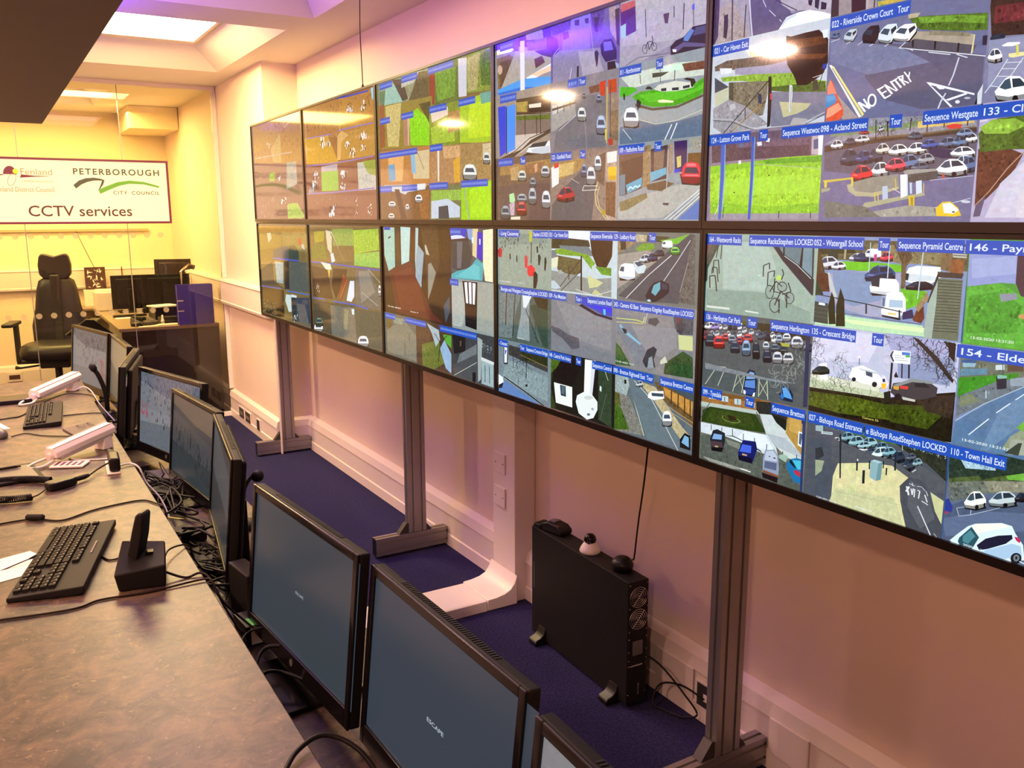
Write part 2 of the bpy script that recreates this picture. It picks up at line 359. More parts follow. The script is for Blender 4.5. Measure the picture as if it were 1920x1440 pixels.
def stand(y):
    b = MB(); profile(b, T((0, y, .10)), .09, .045, 2.0); b.obj('post', 'alu', fr)
    b = MB(); profile(b, T((-.215, y, .055)) @ Matrix.Rotation(pi/2, 4, 'Y') @ Matrix.Rotation(0, 4, 'Z'), .085, .045, .37); b.obj('foot', 'alu', fr)
    for xa in (-.2165, .1545): MB().box(xa, xa+.0025, y-.021, y+.021, .014, .096).obj('end_cap', 'black', fr)
    for dx in (-.16, .10): MB().lathe([(.018, 0), (.018, .006), (.007, .008), (.007, .016)], (dx, y, .001), 14).obj('levelling_foot', 'black', fr)
    b = MB().prism([(-.046, .099), (-.095, .099), (-.085, .112), (-.056, .148), (-.046, .148)], y-.017, y+.017, 'y'); b.obj('gusset', 'alu_dark', fr)
    b = MB().prism([(.046, .099), (.075, .099), (.046, .135)], y-.017, y+.017, 'y'); b.obj('gusset', 'alu_dark', fr)
for y in (2.085, 0, -2.06): stand(y)
for z in (1.25, 1.85):
    b = MB(); profile(b, T((-.03, 2.1, z)) @ Matrix.Rotation(pi/2, 4, 'X'), .03, .045, 5.6); b.obj('rail', 'alu', fr)
# cover strip down the first post
tag(MB().box(.088, .098, .010, .030, .004, .96).obj('cable_duct', 'pvc', bev=.002), 'narrow pale cable strip running down the farthest aluminium post', 'cable duct')

# ---------------------------------------------------------------- wall screens
SW, SH, SEAM = 1.0226, .5943, 1.5521
BX, BT, BB = .0095, .0095, .0185        # side, top and bottom bezel
# pictures on the displays, some reflections painted in: polygons, texts and scatters in half millimetres
ART = {  # lamp glints painted into T3 and T4, violet reflection into T3, brown into MB
'T4': """c 0 0 668 323
p 8a82a0 2 0 0 668 0 668 323 0 323
p 8a82a0 2 -64 -91 660 80 697 546 -34 449
p 5a5478 2 193 -30 374 13 460 271 526 265 575 274 400 379 246 361 219 233
p a09aa8 2 -64 -91 117 -49 215 167 221 252 246 361 2 350
p 4a3858 3 -64 -91 28 -70 32 171 29 293 1 329 -45 253
p a89a98 3 32 171 110 146 182 239 228 358 32 341
l 4a4458 5.5 112 114 122 355
l 3a3444 4.1 198 183 195 320
l c8c4dc 5.4 213 128 230 247 251 359
l d0cce0 2.6 298 183 318 216
l d0cce0 2.6 337 232 375 264
l d0cce0 2.6 397 281 411 293
p b0a8b8 2 330 2 660 80 679 323 575 277 459 258 406 223
l 3c3450 3.3 370 197 493 263
p 2a2434 0 548 233 572 237 566 260 551 251
p 30283c 0 583 228 607 238 603 279 584 267
p 2c2438 0 616 252 644 263 642 287 616 282
p e8ecf4 0 436 279 502 271 559 273 623 292 671 310 676 370 450 359 381 357 396 322
p c8d4e0 0 412 306 436 282 494 274 486 282 437 294 413 315
p 4c5870 0 396 322 414 331 446 358 377 356
p f8fafc 0 502 274 567 277 671 313 674 352 496 302
p 201c28 0 388 326 405 323 410 340 390 358
p 38303c 3 64 204 89 202 92 256 85 309 65 299
p 6c5c60 3 1 329 140 331 142 358 23 360
c 0 323 668 726
p c4ccd8 1 0 323 668 323 668 726 0 726
p c4ccd8 1 -41 323 682 353 697 546 -34 449
p fff8f4 0 200 360 346 364 467 362 464 433 350 417 231 405
p ffd8a8 1 229 385 454 413 456 438 240 411
p 6a5c50 5 16 421 96 405 241 413 350 416 454 419 475 466 335 459 244 459 18 442
p a09ab4 2 148 446 353 461 474 453 486 511 338 505 149 473
p dfe4ea 1 48 432 128 443 129 464 59 462
p e4e8f0 0 83 444 118 443 134 456 89 462
p 8cb03c 4 60 475 245 485 495 511 596 551 668 566 672 609 518 597 369 567 340 538 199 507 71 494
p 4c6424 5 368 554 660 565 668 608 518 595 370 570
p 7c7460 5 112 503 349 526 352 578 331 668 304 669 216 616 116 578
p 54503c 5 112 503 142 506 147 589 116 578
p 4a4e58 1 19 470 113 523 24 554
p c0c4a8 1 23 540 113 523 111 578 27 604
p 9a98a0 3 17 610 116 578 216 616 304 669 370 711 261 722 85 728 22 695
p 7c7c90 2 370 574 672 609 671 700 527 725 380 722 357 644
p c0bc94 1 422 621 595 646 573 666 524 680 448 689
p b0acac 1 504 694 580 707 577 723 485 727
l b8b8c0 4.2 19 656 142 670 260 715 399 733 544 726 670 688
l 505058 2.8 20 663 142 681 261 723 399 741 545 734 671 697
p d0d4d8 0 473 557 490 562 493 607 486 670 477 669 475 605
l 98a8a8 2.5 484 568 485 657
p 2c2420 0 352 510 370 509 377 607 375 718 358 723 356 611
l 181414 3.3 353 526 81 735
l 181414 3.3 345 610 126 731
l c8a050 2.6 323 621 145 719
l 181414 2.7 222 630 225 678
p 2a3454 0 295 572 316 577 321 617 300 615
p b8bcc0 0 123 603 157 600 163 621 130 631
p c84444 0 366 580 376 581 378 607 368 606
p 2c1610 5 441 354 467 362 541 359 613 359 663 403 669 494 650 533 612 553 565 570 515 564 500 532 458 476 442 430
p 5c3418 5 455 375 646 388 657 420 454 413
p 6c3c1c 5 451 431 660 459 645 475 465 455
p 1e100c 5 475 466 646 487 596 551 565 570 515 564 500 532
s 1c0e0a 90 3.2 1.6 433 359 467 359 476 491 451 488
s 1c0e0a 60 3.1 1.6 638 381 662 385 668 512 642 526
p dfe8f0 0 629 365 660 364 659 396 639 396
p 2840a0 0 643 499 663 496 663 517 643 517
l 3c3838 2.4 649 521 624 603
l e0e0e4 1.9 596 544 643 538
p 3c3c30 3 597 557 620 554 628 597 600 597
c 0 0 2004 1129
p 2450b8 0 -50 327 227 327 227 376 -50 376
t d8e4f4 10 364 211 25 0 021 - Car Haven Exit
c 0 726 668 1129
p 8c7c8c 2 0 726 668 726 668 1129 0 1129
p 8c7c8c 2 -20 699 715 759 745 1139 5 1143
p 5c4850 4 15 751 177 763 202 855 21 859
p 6a5668 3 165 735 603 744 612 858 192 854
p 52404c 4 184 798 600 813 603 857 183 853
p b8a8b0 1 612 763 668 755 672 861 611 851
p e8eaf0 0 642 778 669 774 672 860 648 860
p 4a5880 0 619 795 643 791 646 831 622 833
p 5c6c90 1 193 781 222 781 223 797 194 797
p d8dce4 0 302 782 330 781 335 798 308 799
p 86c028 3 11 873 270 865 469 856 668 858 687 1095 24 1095
p 9cd030 3 13 909 364 883 672 911 683 1050 377 1066 20 1040
p a4d83c 2 36 939 626 934 648 1011 61 1012
p 5ca020 3 344 862 668 861 670 886 364 880
l a0b880 3.3 252 871 506 897 672 914
p 94909c 2 24 1095 671 1095 673 1120 25 1123
p 3c60c0 0 80 774 104 775 106 942 96 1121 78 1121 81 941
l 74b4e8 2.8 106 779 109 956 106 1078
p 3458b8 0 271 756 287 758 290 934 285 1121 268 1121 273 934
l 6cb0ec 2.6 289 758 292 934 288 1058
l 202030 2.8 112 1063 110 1114
l 202030 2.6 452 1084 452 1117
l 202030 2.5 625 1088 627 1117
p f4f4f4 0 195 858 210 856 211 872 196 872
p 2c3018 0 378 928 385 925 391 930 381 932
p 2c3018 0 172 997 180 995 182 1002 173 1002
l d8dcd0 2.8 79 1056 55 1099
p e0e8f0 0 356 769 379 771 376 787 357 784
c 0 0 2004 1129
p 2450b8 0 -28 730 263 730 263 779 -28 779
t d8e4f4 10 767 247 25 0 124 - Lutton Grove Park
p 2450b8 0 314 730 366 730 366 779 314 779
t d8e4f4 320 767 40 25 0 Tour
p 2450b8 0 444 730 669 730 669 779 444 779
t d8e4f4 450 767 213 25 0 Sequence Westwood
c 668 0 1336 323
p a89ca0 2 668 0 1336 0 1336 323 668 323
p a89ca0 2 648 78 1325 238 1351 490 674 405
p 3c2c30 1 657 196 700 205 709 364 672 363
p 988c90 2 700 205 763 218 772 369 709 361
p 3a2028 1 759 217 828 232 835 357 771 363
l c0b0b8 3.5 839 279 839 358
l 48303c 3.5 871 285 870 358
p 4878a0 3 877 275 1091 308 1095 351 1032 350 887 350
p c0a848 3 883 304 1016 314 1019 342 892 334
p 5c8c48 3 898 318 1005 334 994 353 900 341
p c82c28 1 1042 319 1068 325 1070 346 1045 347
p d8e0e8 0 1069 341 1179 352 1182 384 1077 358
p 5ca8d0 0 1174 372 1193 374 1191 401 1175 397
p 30242c 3 1210 312 1297 330 1304 402 1223 381
p 948c90 1 1020 358 1331 402 1334 433 1023 391
l 403438 2.6 1221 366 1221 417
l 382c30 2.6 1307 383 1295 420
c 668 323 1336 726
p 6a6e92 1 668 323 1336 323 1336 726 668 726
p 6a6e92 1 652 312 1344 419 1350 744 668 712
p 5c5a74 1 853 440 1331 563 1332 732 1105 720 942 669 851 577
p 747a9c 2 674 405 993 485 1127 559 864 568 682 495
p 4c6c20 6 1023 386 1111 397 1331 427 1334 483 1238 471 1078 439 1051 418
p 6c9830 6 1061 393 1232 416 1324 436 1321 460 1175 429 1076 417
p b4a890 2 1022 375 1073 379 1061 393 1023 391
p a89c8c 2 1053 440 1238 476 1285 489 1285 546 1208 529 1032 491
p 88806c 3 1116 448 1273 482 1274 495 1112 463
p 54505c 2 1056 467 1300 528 1286 553 1085 510 993 490
l e0e4ec 2.8 993 489 1185 533 1337 569
l e0e4ec 2.2 1054 448 993 491
l e8ecf0 2.6 1288 491 1283 553
p d8c890 0 1285 490 1291 491 1288 551 1283 550
p 241c20 0 1045 468 1054 471 1054 497 1048 496
p 241c20 0 1137 487 1145 490 1145 519 1138 517
p 241c20 0 1229 508 1236 511 1235 541 1228 539
p 302838 1 1319 500 1339 501 1339 534 1320 531
l c8ccd8 2.4 677 417 720 412
l c8ccd8 2.4 752 438 781 429
l c8ccd8 2.3 808 450 832 437
l d8dce4 2.3 862 463 889 451
l d8dce4 2.3 929 474 951 466
v 3 5c7098 674 378 720 386 676 405
v 3 c0ccd8 736 377 799 388 740 427
v 3 281c24 821 377 902 392 827 447
v 3 d8e4ec 893 384 979 400 900 459
v 3 fcfcfc 958 396 1060 414 965 463
p f4f4f8 0 824 669 832 665 867 704 859 708
p f4f4f8 0 824 669 832 665 883 691 880 698
p f4f4f8 0 848 658 855 655 888 693 880 698
e f4f4f8 0 891 666 912 668 893 691
e 63647e 1 891 666 904 667 892 684
p f4f4f8 0 908 628 916 625 953 664 945 667
p f4f4f8 0 911 628 938 618 941 623 915 634
p f4f4f8 0 927 645 952 636 955 641 930 650
p f4f4f8 0 945 663 972 653 975 658 948 668
p f4f4f8 0 939 616 946 613 983 651 975 654
p f4f4f8 0 939 616 945 613 994 641 1002 643 994 645
p f4f4f8 0 964 607 970 604 1004 641 997 643
p f4f4f8 0 968 607 994 596 997 601 971 612
p f4f4f8 0 981 602 987 599 1019 632 1013 636
p f4f4f8 0 995 593 1001 591 1035 626 1028 629
p f4f4f8 0 995 593 1021 589 1024 606 1005 608 1004 604 1015 602 1013 594 998 599
p f4f4f8 0 1012 606 1018 606 1048 619 1045 624
p f4f4f8 0 1021 580 1026 578 1047 601 1043 605
p f4f4f8 0 1045 580 1049 584 1047 603 1058 617 1053 620 1040 602
p e8ecf4 0 1118 627 1134 630 1308 688 1308 694 1131 638
p e8ecf4 0 1118 627 1128 632 1230 724 1222 726
p e8ecf4 0 1160 649 1166 645 1197 654 1191 660 1173 659
p e8ecf4 0 1201 697 1276 682 1282 688 1211 703
l c8ccdc 3.7 1238 559 1223 615 1208 650
l c8ccdc 4.2 1199 675 1183 701 1174 726
l b0b4c8 1.7 1007 492 1046 504
l d0d4e0 2.8 1040 500 1053 508
l d4d8e4 3.2 1117 523 1204 544
l d4d8e4 3.1 1228 547 1270 564
e e0e4ec 0 1247 710 1256 711 1247 716
e b8bcc8 0 1283 701 1295 702 1284 705
p a89898 2 689 593 835 728 761 727 677 628
p f0f0e8 0 675 506 689 508 850 723 835 725
p e8e080 0 692 514 698 513 859 715 850 722
p 9c94a0 1 690 521 694 519 850 718 846 722
p e05838 2 672 615 687 568 700 576 727 633 758 684 760 709 739 728 677 725
p f08468 0 674 591 687 562 705 595 722 621 700 624 677 628
p 4c88c0 1 668 621 707 619 724 645 721 657 673 676
p 5098d0 1 674 627 711 627 718 644 676 652
p f4a080 1 681 677 733 658 754 684 699 709 676 713
p 18181c 0 1311 725 1331 670 1336 691 1326 726
p d0d8e0 0 1319 689 1336 660 1337 727 1321 731
c 0 0 2004 1129
p 2450b8 0 670 327 1029 327 1029 376 670 376
t d8e4f4 676 364 347 25 0 022 - Riverside Crown Court   Tour
c 668 726 1336 1129
p 6c6c90 2 668 726 1336 726 1336 1129 668 1129
p 6c6c90 2 653 723 1327 737 1366 1125 685 1127
p 8c8c98 3 878 732 1323 757 1329 810 1151 806 813 809 676 818
p 7c9068 3 703 758 1019 767 1146 756 1148 779 953 790 705 789
p d0b870 3 1096 763 1313 767 1318 788 1099 788
p 3c3428 5 677 824 885 814 1022 810 1151 812 1328 802 1330 820 1152 826 1024 824 887 832 679 855
p 6c5c40 3 885 806 1151 806 1322 799 1322 804 1151 813 885 813
p 5a5868 2 679 849 1024 824 1330 820 1338 964 1035 951 824 942 685 924
v 2 e0e4e8 706 801 768 806 709 839
v 2 484c58 774 797 827 801 777 828
v 2 d8dce0 822 792 891 797 825 822
v 2 b43434 839 772 889 777 840 790
v 2 4c586c 1057 796 1119 801 1060 827
p d03c34 0 1210 789 1239 784 1272 789 1270 802 1223 801
v 2 c8d0dc 923 765 955 767 925 788
s 2c2420 220 2.9 1.8 915 747 1017 750 1009 806 927 806
l 2c2824 2.8 921 817 916 741
l 302820 3.4 975 809 967 751
l 302820 2.7 1067 794 1069 749
l 302820 2.7 1138 805 1137 761
l 302820 2.6 1204 794 1204 762
l 302820 2.6 1293 796 1293 765
s 3c3028 160 2.8 1.6 1049 742 1219 755 1222 785 1058 771
v 2 384458 755 838 845 844 761 906
v 2 344878 827 849 910 854 832 904
v 2 40485c 888 844 955 849 893 898
v 2 dcdcd0 922 829 984 833 926 873
v 2 f4f4f4 978 836 1065 842 982 882
v 2 f4f4f4 1058 835 1141 841 1062 881
v 2 3c5cb0 1115 828 1184 833 1118 865
v 2 5c7094 1183 825 1262 831 1187 866
v 2 6080a8 1237 824 1302 829 1241 865
v 2 e8ecf4 1290 820 1333 823 1293 855
v 2 7c94b8 1253 801 1317 806 1256 833
p 28284c 1 1150 870 1181 863 1242 875 1248 903 1209 903 1158 889
v 2 ecf0f4 1235 861 1329 868 1239 902
v 2 607ca8 1028 876 1114 881 1034 934
v 2 a0a4ac 1107 878 1176 882 1111 918
v 2 5c6478 1081 908 1157 912 1084 942
v 2 d8e0ec 1256 892 1326 897 1260 939
v 2 54709c 1280 897 1338 900 1286 956
v 2 f0f4f8 1184 902 1304 909 1191 966
v 2 d8e0e4 907 898 991 903 912 958
v 2 e04c5c 969 887 1060 892 973 940
v 2 dc2830 813 906 915 911 819 973
p 8c8c80 2 834 973 919 958 1035 951 1040 997 924 1018 845 1022
p b0ac8c 1 801 984 827 979 844 1010 924 1018 1040 997 1040 1006 933 1033 846 1029 811 1009
p c8b848 0 680 962 825 955 825 962 688 972
p d8c440 0 688 962 702 961 703 991 690 992
p d8c440 0 819 954 829 955 834 988 823 990
p a4a088 1 674 996 722 993 715 1005 676 1012
p 4c4c48 3 1061 946 1195 944 1198 974 1104 985 1051 975
p 9c9c98 2 1054 940 1074 936 1188 938 1192 946 1062 955
p a8a888 1 882 1068 892 1056 1043 1035 1146 1023 1153 1032 1044 1050 908 1075
p e8ecf4 0 1042 954 1069 953 1077 1033 1052 1041
p c8d4e8 0 1069 955 1074 953 1082 1030 1077 1034
p b4c4d8 0 967 995 990 993 996 1042 972 1046
p d0dcec 0 1110 980 1134 977 1140 1023 1116 1028
p c4d0e0 0 1085 985 1094 984 1099 1025 1090 1026
l d8c440 2.8 935 1018 939 1051
l d8c440 2.8 949 1017 953 1048
l d8c440 2.2 1023 968 1028 1009
l d8c440 2.1 1143 989 1145 1023
l e0d8e0 2.2 1013 1003 1048 1021
p d8b830 0 1083 1034 1109 1033 1113 1082 1090 1076
p a08c28 2 1093 1039 1103 1039 1106 1074 1098 1074
p c05030 0 1214 964 1220 953 1227 973 1215 974
l e0e4f0 1.6 1114 1097 1330 1046
l d0d4e4 1.6 1167 979 1333 969
e c4ccdc 0 1313 1058 1331 1059 1314 1063
p e8c428 0 1199 1080 1224 1058 1254 1056 1286 1078 1301 1106 1277 1110 1204 1108
p f4f4f0 0 1225 1064 1255 1061 1290 1087 1270 1100 1234 1097
p 302418 0 1264 1092 1275 1091 1276 1096 1265 1096
p 6c7068 3 694 1044 893 1071 982 1111 700 1113
p 9c9c90 3 931 1090 1086 1068 1189 1075 1204 1108 968 1111
c 0 0 2004 1129
p 2450b8 0 647 730 882 730 882 779 647 779
t d8e4f4 653 767 223 25 0 098 - Acland Street
p 2450b8 0 977 730 1031 730 1031 779 977 779
t d8e4f4 983 767 43 25 0 Tour
p 2450b8 0 1117 730 1334 730 1334 779 1117 779
t d8e4f4 1123 767 205 25 0 Sequence Westgate
c 1336 0 2004 323
p 4c3c34 6 1336 0 2004 0 2004 323 1336 323
p 4c3c34 6 1309 234 1962 390 1988 599 1340 539
p 7c7484 4 1330 338 1762 342 1777 475 1345 430
c 1336 323 2004 726
p 7c7c9c 2 1336 323 2004 323 2004 726 1336 726
p 7c7c9c 2 1319 385 1962 390 2009 769 1344 744
p 3c2820 6 1332 387 1962 390 1984 565 1459 519 1350 508
p 6c2c30 6 1354 411 1499 420 1505 478 1354 466
v 3 283040 1344 497 1398 506 1346 520
p 8c90b0 1 1343 519 1454 523 1785 542 1795 623 1354 678
p f8fcf0 0 1391 542 1409 536 1449 541 1452 547 1427 551 1392 546
p e8e0a0 0 1416 573 1481 575 1487 586 1430 588 1417 583
p d8d060 0 1438 549 1447 550 1451 581 1443 582
v 2 f0f4f0 1340 544 1392 552 1345 593
l e0e4ec 2.0 1415 590 1374 655 1345 692
l e0e4ec 2.0 1467 593 1436 638 1399 688
l e0e4ec 2.0 1411 601 1463 606
l e0e4ec 2.0 1399 619 1447 625
l e0e4ec 2.0 1383 641 1432 648
l e0e4ec 2.0 1364 670 1403 680
v 2 f4f8fc 1374 637 1496 653 1384 727
c 1336 726 2004 1129
p b0a8c8 1 1336 726 2004 726 2004 1129 1336 1129
p b0a8c8 1 1324 762 2009 769 2055 1131 1339 1136
p 5c3424 5 1341 879 1417 868 1500 904 1479 949 1446 989 1387 1050 1347 1076
p 44641c 5 1336 826 1361 797 1413 776 1815 791 1825 883 1499 889 1446 886 1348 890
p 88b43c 4 1339 806 1381 783 1462 786 1506 810 1441 834 1358 828
l b89880 2.4 1509 890 1452 948 1395 1024 1347 1073
p 5c5470 2 1350 1076 1385 1034 1370 1109 1345 1111
p ccc8dc 1 1431 999 1498 935 1597 866 1624 1114 1388 1114
p d8d0dc 1 1499 1037 1560 988 1574 1114 1497 1114
p 8c8088 2 1396 769 1480 765 1482 777 1398 782
l e0e4e8 3.0 1337 785 1365 783
p 2c3858 0 1319 385 1340 389 1343 733 1327 742
c 0 0 2004 1129
p 2450b8 0 1334 730 1892 730 1892 779 1334 779
t d8e4f4 1340 767 546 25 0 133 - Clarence Road Car Park""",
'B4': """c 0 0 668 376
p 98b0a4 1 0 0 668 0 668 376 0 376
p 98b0a4 1 -41 -19 651 -26 685 412 -13 490
p a8beb4 1 104 35 383 36 443 145 381 256 118 260
p 86a094 2 7 268 399 261 647 326 651 377 15 413
p 50584c 3 -11 38 95 36 11 166 0 239
p 7c5c58 2 -11 38 35 37 3 116 -5 153
p 40443c 2 -5 160 10 145 9 224 0 239
l 3c403c 3.7 70 43 30 130 1 174
l 4c5048 4.4 100 39 95 120
l 343834 3.7 76 57 64 114
l 343834 4.4 48 189 48 129 80 126 89 191
l 343834 4.5 38 194 42 161 72 162 83 230
l 343834 5.2 29 263 24 205 62 201 77 277
l a8c4c0 3.6 257 39 319 131 389 242 438 318
p 34404a 2 401 35 648 33 652 179 650 255 475 111
p 2c2c34 1 418 38 656 185 656 255 466 99
p 6c8890 2 448 37 478 37 480 82 463 66
p 607c84 2 486 37 585 36 572 127 486 85
p 70909c 2 589 37 637 36 643 174 589 138
l 1c2024 5.4 480 37 484 98
l 1c2024 6.0 587 36 577 165
l c4d4d0 2.7 486 91 559 127 640 183
l 303834 4.2 369 189 368 139 403 126 405 154
l 303834 4.2 397 228 397 168 434 158 433 186
l 282c2c 4.1 478 150 488 169 477 196
e 282c2c 0 412 255 438 254 414 287
e 8ca49a 1 412 255 434 254 414 283
e 282c2c 0 483 227 512 225 485 250
e 8ca49a 1 483 227 508 225 485 246
e 282c2c 0 445 313 476 310 448 347
e 8ca49a 1 445 313 471 311 448 343
e 282c2c 0 529 274 556 272 531 300
e 8ca49a 1 529 274 552 273 530 297
l 282c2c 4.1 412 255 447 205 483 227
l 282c2c 4.1 445 313 476 249 529 274
l 282c2c 4.1 438 192 438 252 477 255 453 290
l 282c2c 4.8 470 282 473 345
l 282c2c 4.1 512 253 515 318
l 282c2c 4.1 516 207 535 245 486 261
e b8dc60 1 461 189 476 188 462 201
p c4d0c8 0 335 181 353 182 354 189 336 188
l 88a098 1.5 51 322 639 327
l 88a098 1.5 43 367 642 365
l 88a098 1.5 59 278 486 261
p d0dcd4 0 11 349 167 348 168 358 12 359
p d0dcd4 0 268 350 351 353 352 360 269 358
c 0 0 2004 1129
p 2450b8 0 -38 4 227 4 227 53 -38 53
t d8e4f4 10 41 211 25 0 164 - Wentworth Racks
p 2450b8 0 273 4 647 4 647 53 273 53
t d8e4f4 279 41 362 25 0 Sequence RacksStephen LOCKED
c 0 376 668 753
p 50585a 2 0 376 668 376 668 753 0 753
p 50585a 2 -29 388 682 374 679 738 -7 790
p 30301c 5 -17 409 253 404 426 400 645 403 647 429 411 442 226 428 -16 431
p 485418 4 253 404 309 402 301 423 245 426
p 2c2c20 5 462 416 653 409 657 453 583 449 464 436
v 4 202428 -5 445 26 441 -3 476
v 4 4c5868 29 442 60 439 31 473
v 4 303848 61 438 91 435 62 468
v 4 e8ecf0 93 434 123 431 95 464
v 4 c8ccd4 128 432 158 429 130 462
v 4 202428 161 427 190 424 162 457
v 4 303848 193 424 221 421 194 454
v 4 e8ecf0 224 422 252 419 225 451
v 4 4c5868 251 417 279 414 253 446
v 4 9c3c3c -2 475 33 471 0 510
v 4 dfe4e8 35 472 70 468 37 507
v 4 c8ccd4 72 467 106 463 74 502
v 4 7c8898 112 464 146 461 114 499
v 4 e8ecf0 148 462 181 458 150 496
v 4 4c5868 186 458 219 454 188 492
v 4 e8ecf0 221 454 253 451 223 488
v 4 8898b0 255 454 287 450 257 487
v 4 c8ccd4 252 431 284 427 254 466
v 4 c8ccd4 296 434 328 431 299 469
v 4 8898b0 340 435 371 432 343 469
v 4 4c5868 382 435 412 431 384 469
v 4 e8ecf0 425 435 454 431 427 468
v 4 8898b0 463 435 492 432 465 469
v 4 4c5868 350 441 389 437 352 482
v 4 202428 392 444 431 440 395 485
v 4 dfe4e8 435 447 473 443 438 488
v 4 303848 473 452 511 447 476 492
v 4 8898b0 515 454 552 450 518 494
v 4 7c8898 555 457 591 452 558 496
v 4 7c8898 597 461 632 457 600 500
v 4 303848 636 461 671 457 639 500
v 4 f4f4f4 46 414 107 408 47 443
v 4 e8eaf0 127 409 176 404 128 434
v 4 e4e8f0 205 409 253 404 207 433
v 4 f4f4f4 0 433 72 426 2 470
v 4 a090d0 42 432 103 426 44 469
v 4 5c6c88 -3 481 49 476 0 526
v 4 a83838 -8 482 34 477 -5 526
v 1 303840 3 488 85 479 7 554
v 1 d82c24 61 493 146 483 64 558
v 1 c83c34 126 474 170 469 128 514
v 1 808894 163 477 221 471 165 520
v 1 c82c2c 257 463 326 455 259 505
v 1 b43440 219 478 262 473 222 520
v 1 343c4c 177 504 244 496 181 565
v 1 7c9cc0 254 492 314 484 258 569
v 1 202428 319 487 369 481 325 574
v 1 c0c8d0 383 483 427 478 386 524
v 1 242838 385 521 443 513 390 582
v 1 50606c 430 488 487 481 433 528
v 1 343c40 484 484 535 478 488 531
v 1 c8ccd4 444 523 508 515 447 578
v 1 d4d4d8 504 519 571 510 508 572
v 1 98a8c0 460 444 503 439 463 484
v 1 dfe0e4 498 433 548 427 501 469
v 1 d8dce4 545 440 619 432 549 496
p a8a840 0 488 477 543 474 545 490 502 492
l c0c4b8 2.9 100 642 22 743
l c0c4b8 2.9 158 637 111 736
l c0c4b8 2.9 100 642 158 637
l c0c4a4 2.9 240 650 212 749
l c0c4a4 2.8 289 646 270 746
l c0c4a4 2.9 240 650 289 646
l c0c4a4 2.1 240 650 278 727
l c0c4a4 2.1 283 658 215 730
l c8ccac 2.8 376 657 378 745
l c8ccac 2.8 424 657 435 749
l c8ccac 2.8 376 657 424 657
l c8ccac 2.1 380 674 432 735
l c8ccac 2.1 423 667 382 737
p 182438 0 288 654 314 625 347 627 364 677 359 738 341 750 289 750 278 727
p 7ca8e0 0 299 655 319 635 343 637 352 665 294 674
p 5c88d0 0 291 682 352 670 355 710 287 714
p 2c4488 0 287 721 355 715 352 742 289 746
p f0f4f8 0 283 726 298 734 294 749 282 744
p f0f4f8 0 345 733 356 728 352 749 339 750
p 1c2440 0 500 710 507 678 532 667 558 673 581 702 580 736 511 735
p 58a0e4 0 516 680 537 673 564 699 577 723 527 719
p 3070c0 0 514 700 529 722 520 734 506 722
p 7c848c 3 16 635 408 649 598 646 514 659 240 661 18 665
w 9ca09c 60 1.1 21 441 616 606 525 648 546 483 706
w 484840 50 1.22 20 504 512 598 421 647 429 588 742
p 283050 0 633 411 653 409 663 741 639 746
c 0 0 2004 1129
p 2450b8 0 -18 380 248 380 248 429 -18 429
t d8e4f4 10 417 232 25 0 136 - Herlington Car Park
p 2450b8 0 285 380 346 380 346 429 285 429
t d8e4f4 291 417 48 25 0 Tour
p 2450b8 0 428 380 654 380 654 429 428 429
t d8e4f4 434 417 214 25 0 Sequence Herlington
c 0 753 668 1129
p 6c6c60 2 0 753 668 753 668 1129 0 1129
p 6c6c60 2 -19 769 663 741 687 1280 12 1331
p 9c6c38 3 -6 776 563 750 563 826 397 823 12 843
p 7c5428 2 -6 776 392 755 387 774 -4 801
l e8f0f4 3.8 54 798 98 795
p b8d0d8 1 52 792 99 788 100 807 53 812
p b8d0d8 1 138 782 184 778 186 805 140 809
p b8d0d8 1 226 781 269 777 270 804 228 808
p b0c8d0 1 315 782 358 779 357 803 316 806
p 3c4840 0 68 794 72 793 73 808 68 809
p 3c4840 0 158 785 163 784 165 805 160 806
p 3c4840 0 245 781 250 780 251 804 247 805
p 2c2c28 3 366 769 468 755 554 774 557 818 490 818 385 825 369 819
p 3c3024 3 468 759 553 761 557 814 494 804
p b4c0b8 1 -2 835 372 811 391 828 -1 855
p 98a4a0 2 -1 853 367 828 368 838 -1 862
p 2c4014 3 64 850 367 831 432 907 306 920 10 937
p 384818 4 81 859 337 839 371 892 152 923 44 921
p 24380f 2 14 877 64 850 24 935 7 938
l 404840 2.9 63 828 2 919
l 2c3430 3.2 369 819 429 903
l 2c3430 2.3 390 819 429 871
l 9cac5c 1.9 156 879 150 890 170 900 216 902 254 895 272 885 249 875
p 302414 2 182 869 233 869 247 885 203 894
p c8d4d4 1 391 824 461 815 556 872 656 965 652 992 570 995 499 957 438 915
p b0bcc4 1 438 908 553 908 655 961 654 979 499 957
p d0dce4 1 3 941 306 923 438 915 500 961 514 1003 421 1007 221 991 6 993
p e0ecf8 1 306 925 444 914 495 976 408 987 234 979
l 98a4a8 1.8 435 914 501 984
l 98a4a8 1.8 444 912 564 906
p 1c2018 1 463 814 552 819 550 873 492 845
p b08c44 2 558 787 642 784 659 833 645 963 551 882
p c4a054 2 567 794 632 790 633 873 572 868
p 302c38 0 637 791 656 794 655 827 637 820
p e8f0f4 0 623 858 651 861 645 928 623 922
p 506078 0 629 865 647 867 640 918 628 914
l 1c2028 2.9 77 939 79 968
l 1c2028 2.8 151 938 151 958
l 1c2028 2.8 223 932 225 966
l 1c2028 2.8 296 939 296 970
l 1c2028 2.7 367 945 367 968
l 1c2028 2.7 444 958 443 988
l 1c2028 2.6 540 970 540 1002
l 1c2028 2.6 621 967 620 987
p 545c54 3 7 1008 155 976 285 986 409 1010 659 1009 668 1131 417 1130 164 1131 7 1130
p 384038 2 155 976 233 969 297 979 323 997 372 995 421 1007 408 996 322 978 233 964
p 7c8478 3 182 990 273 994 287 1024 197 1016
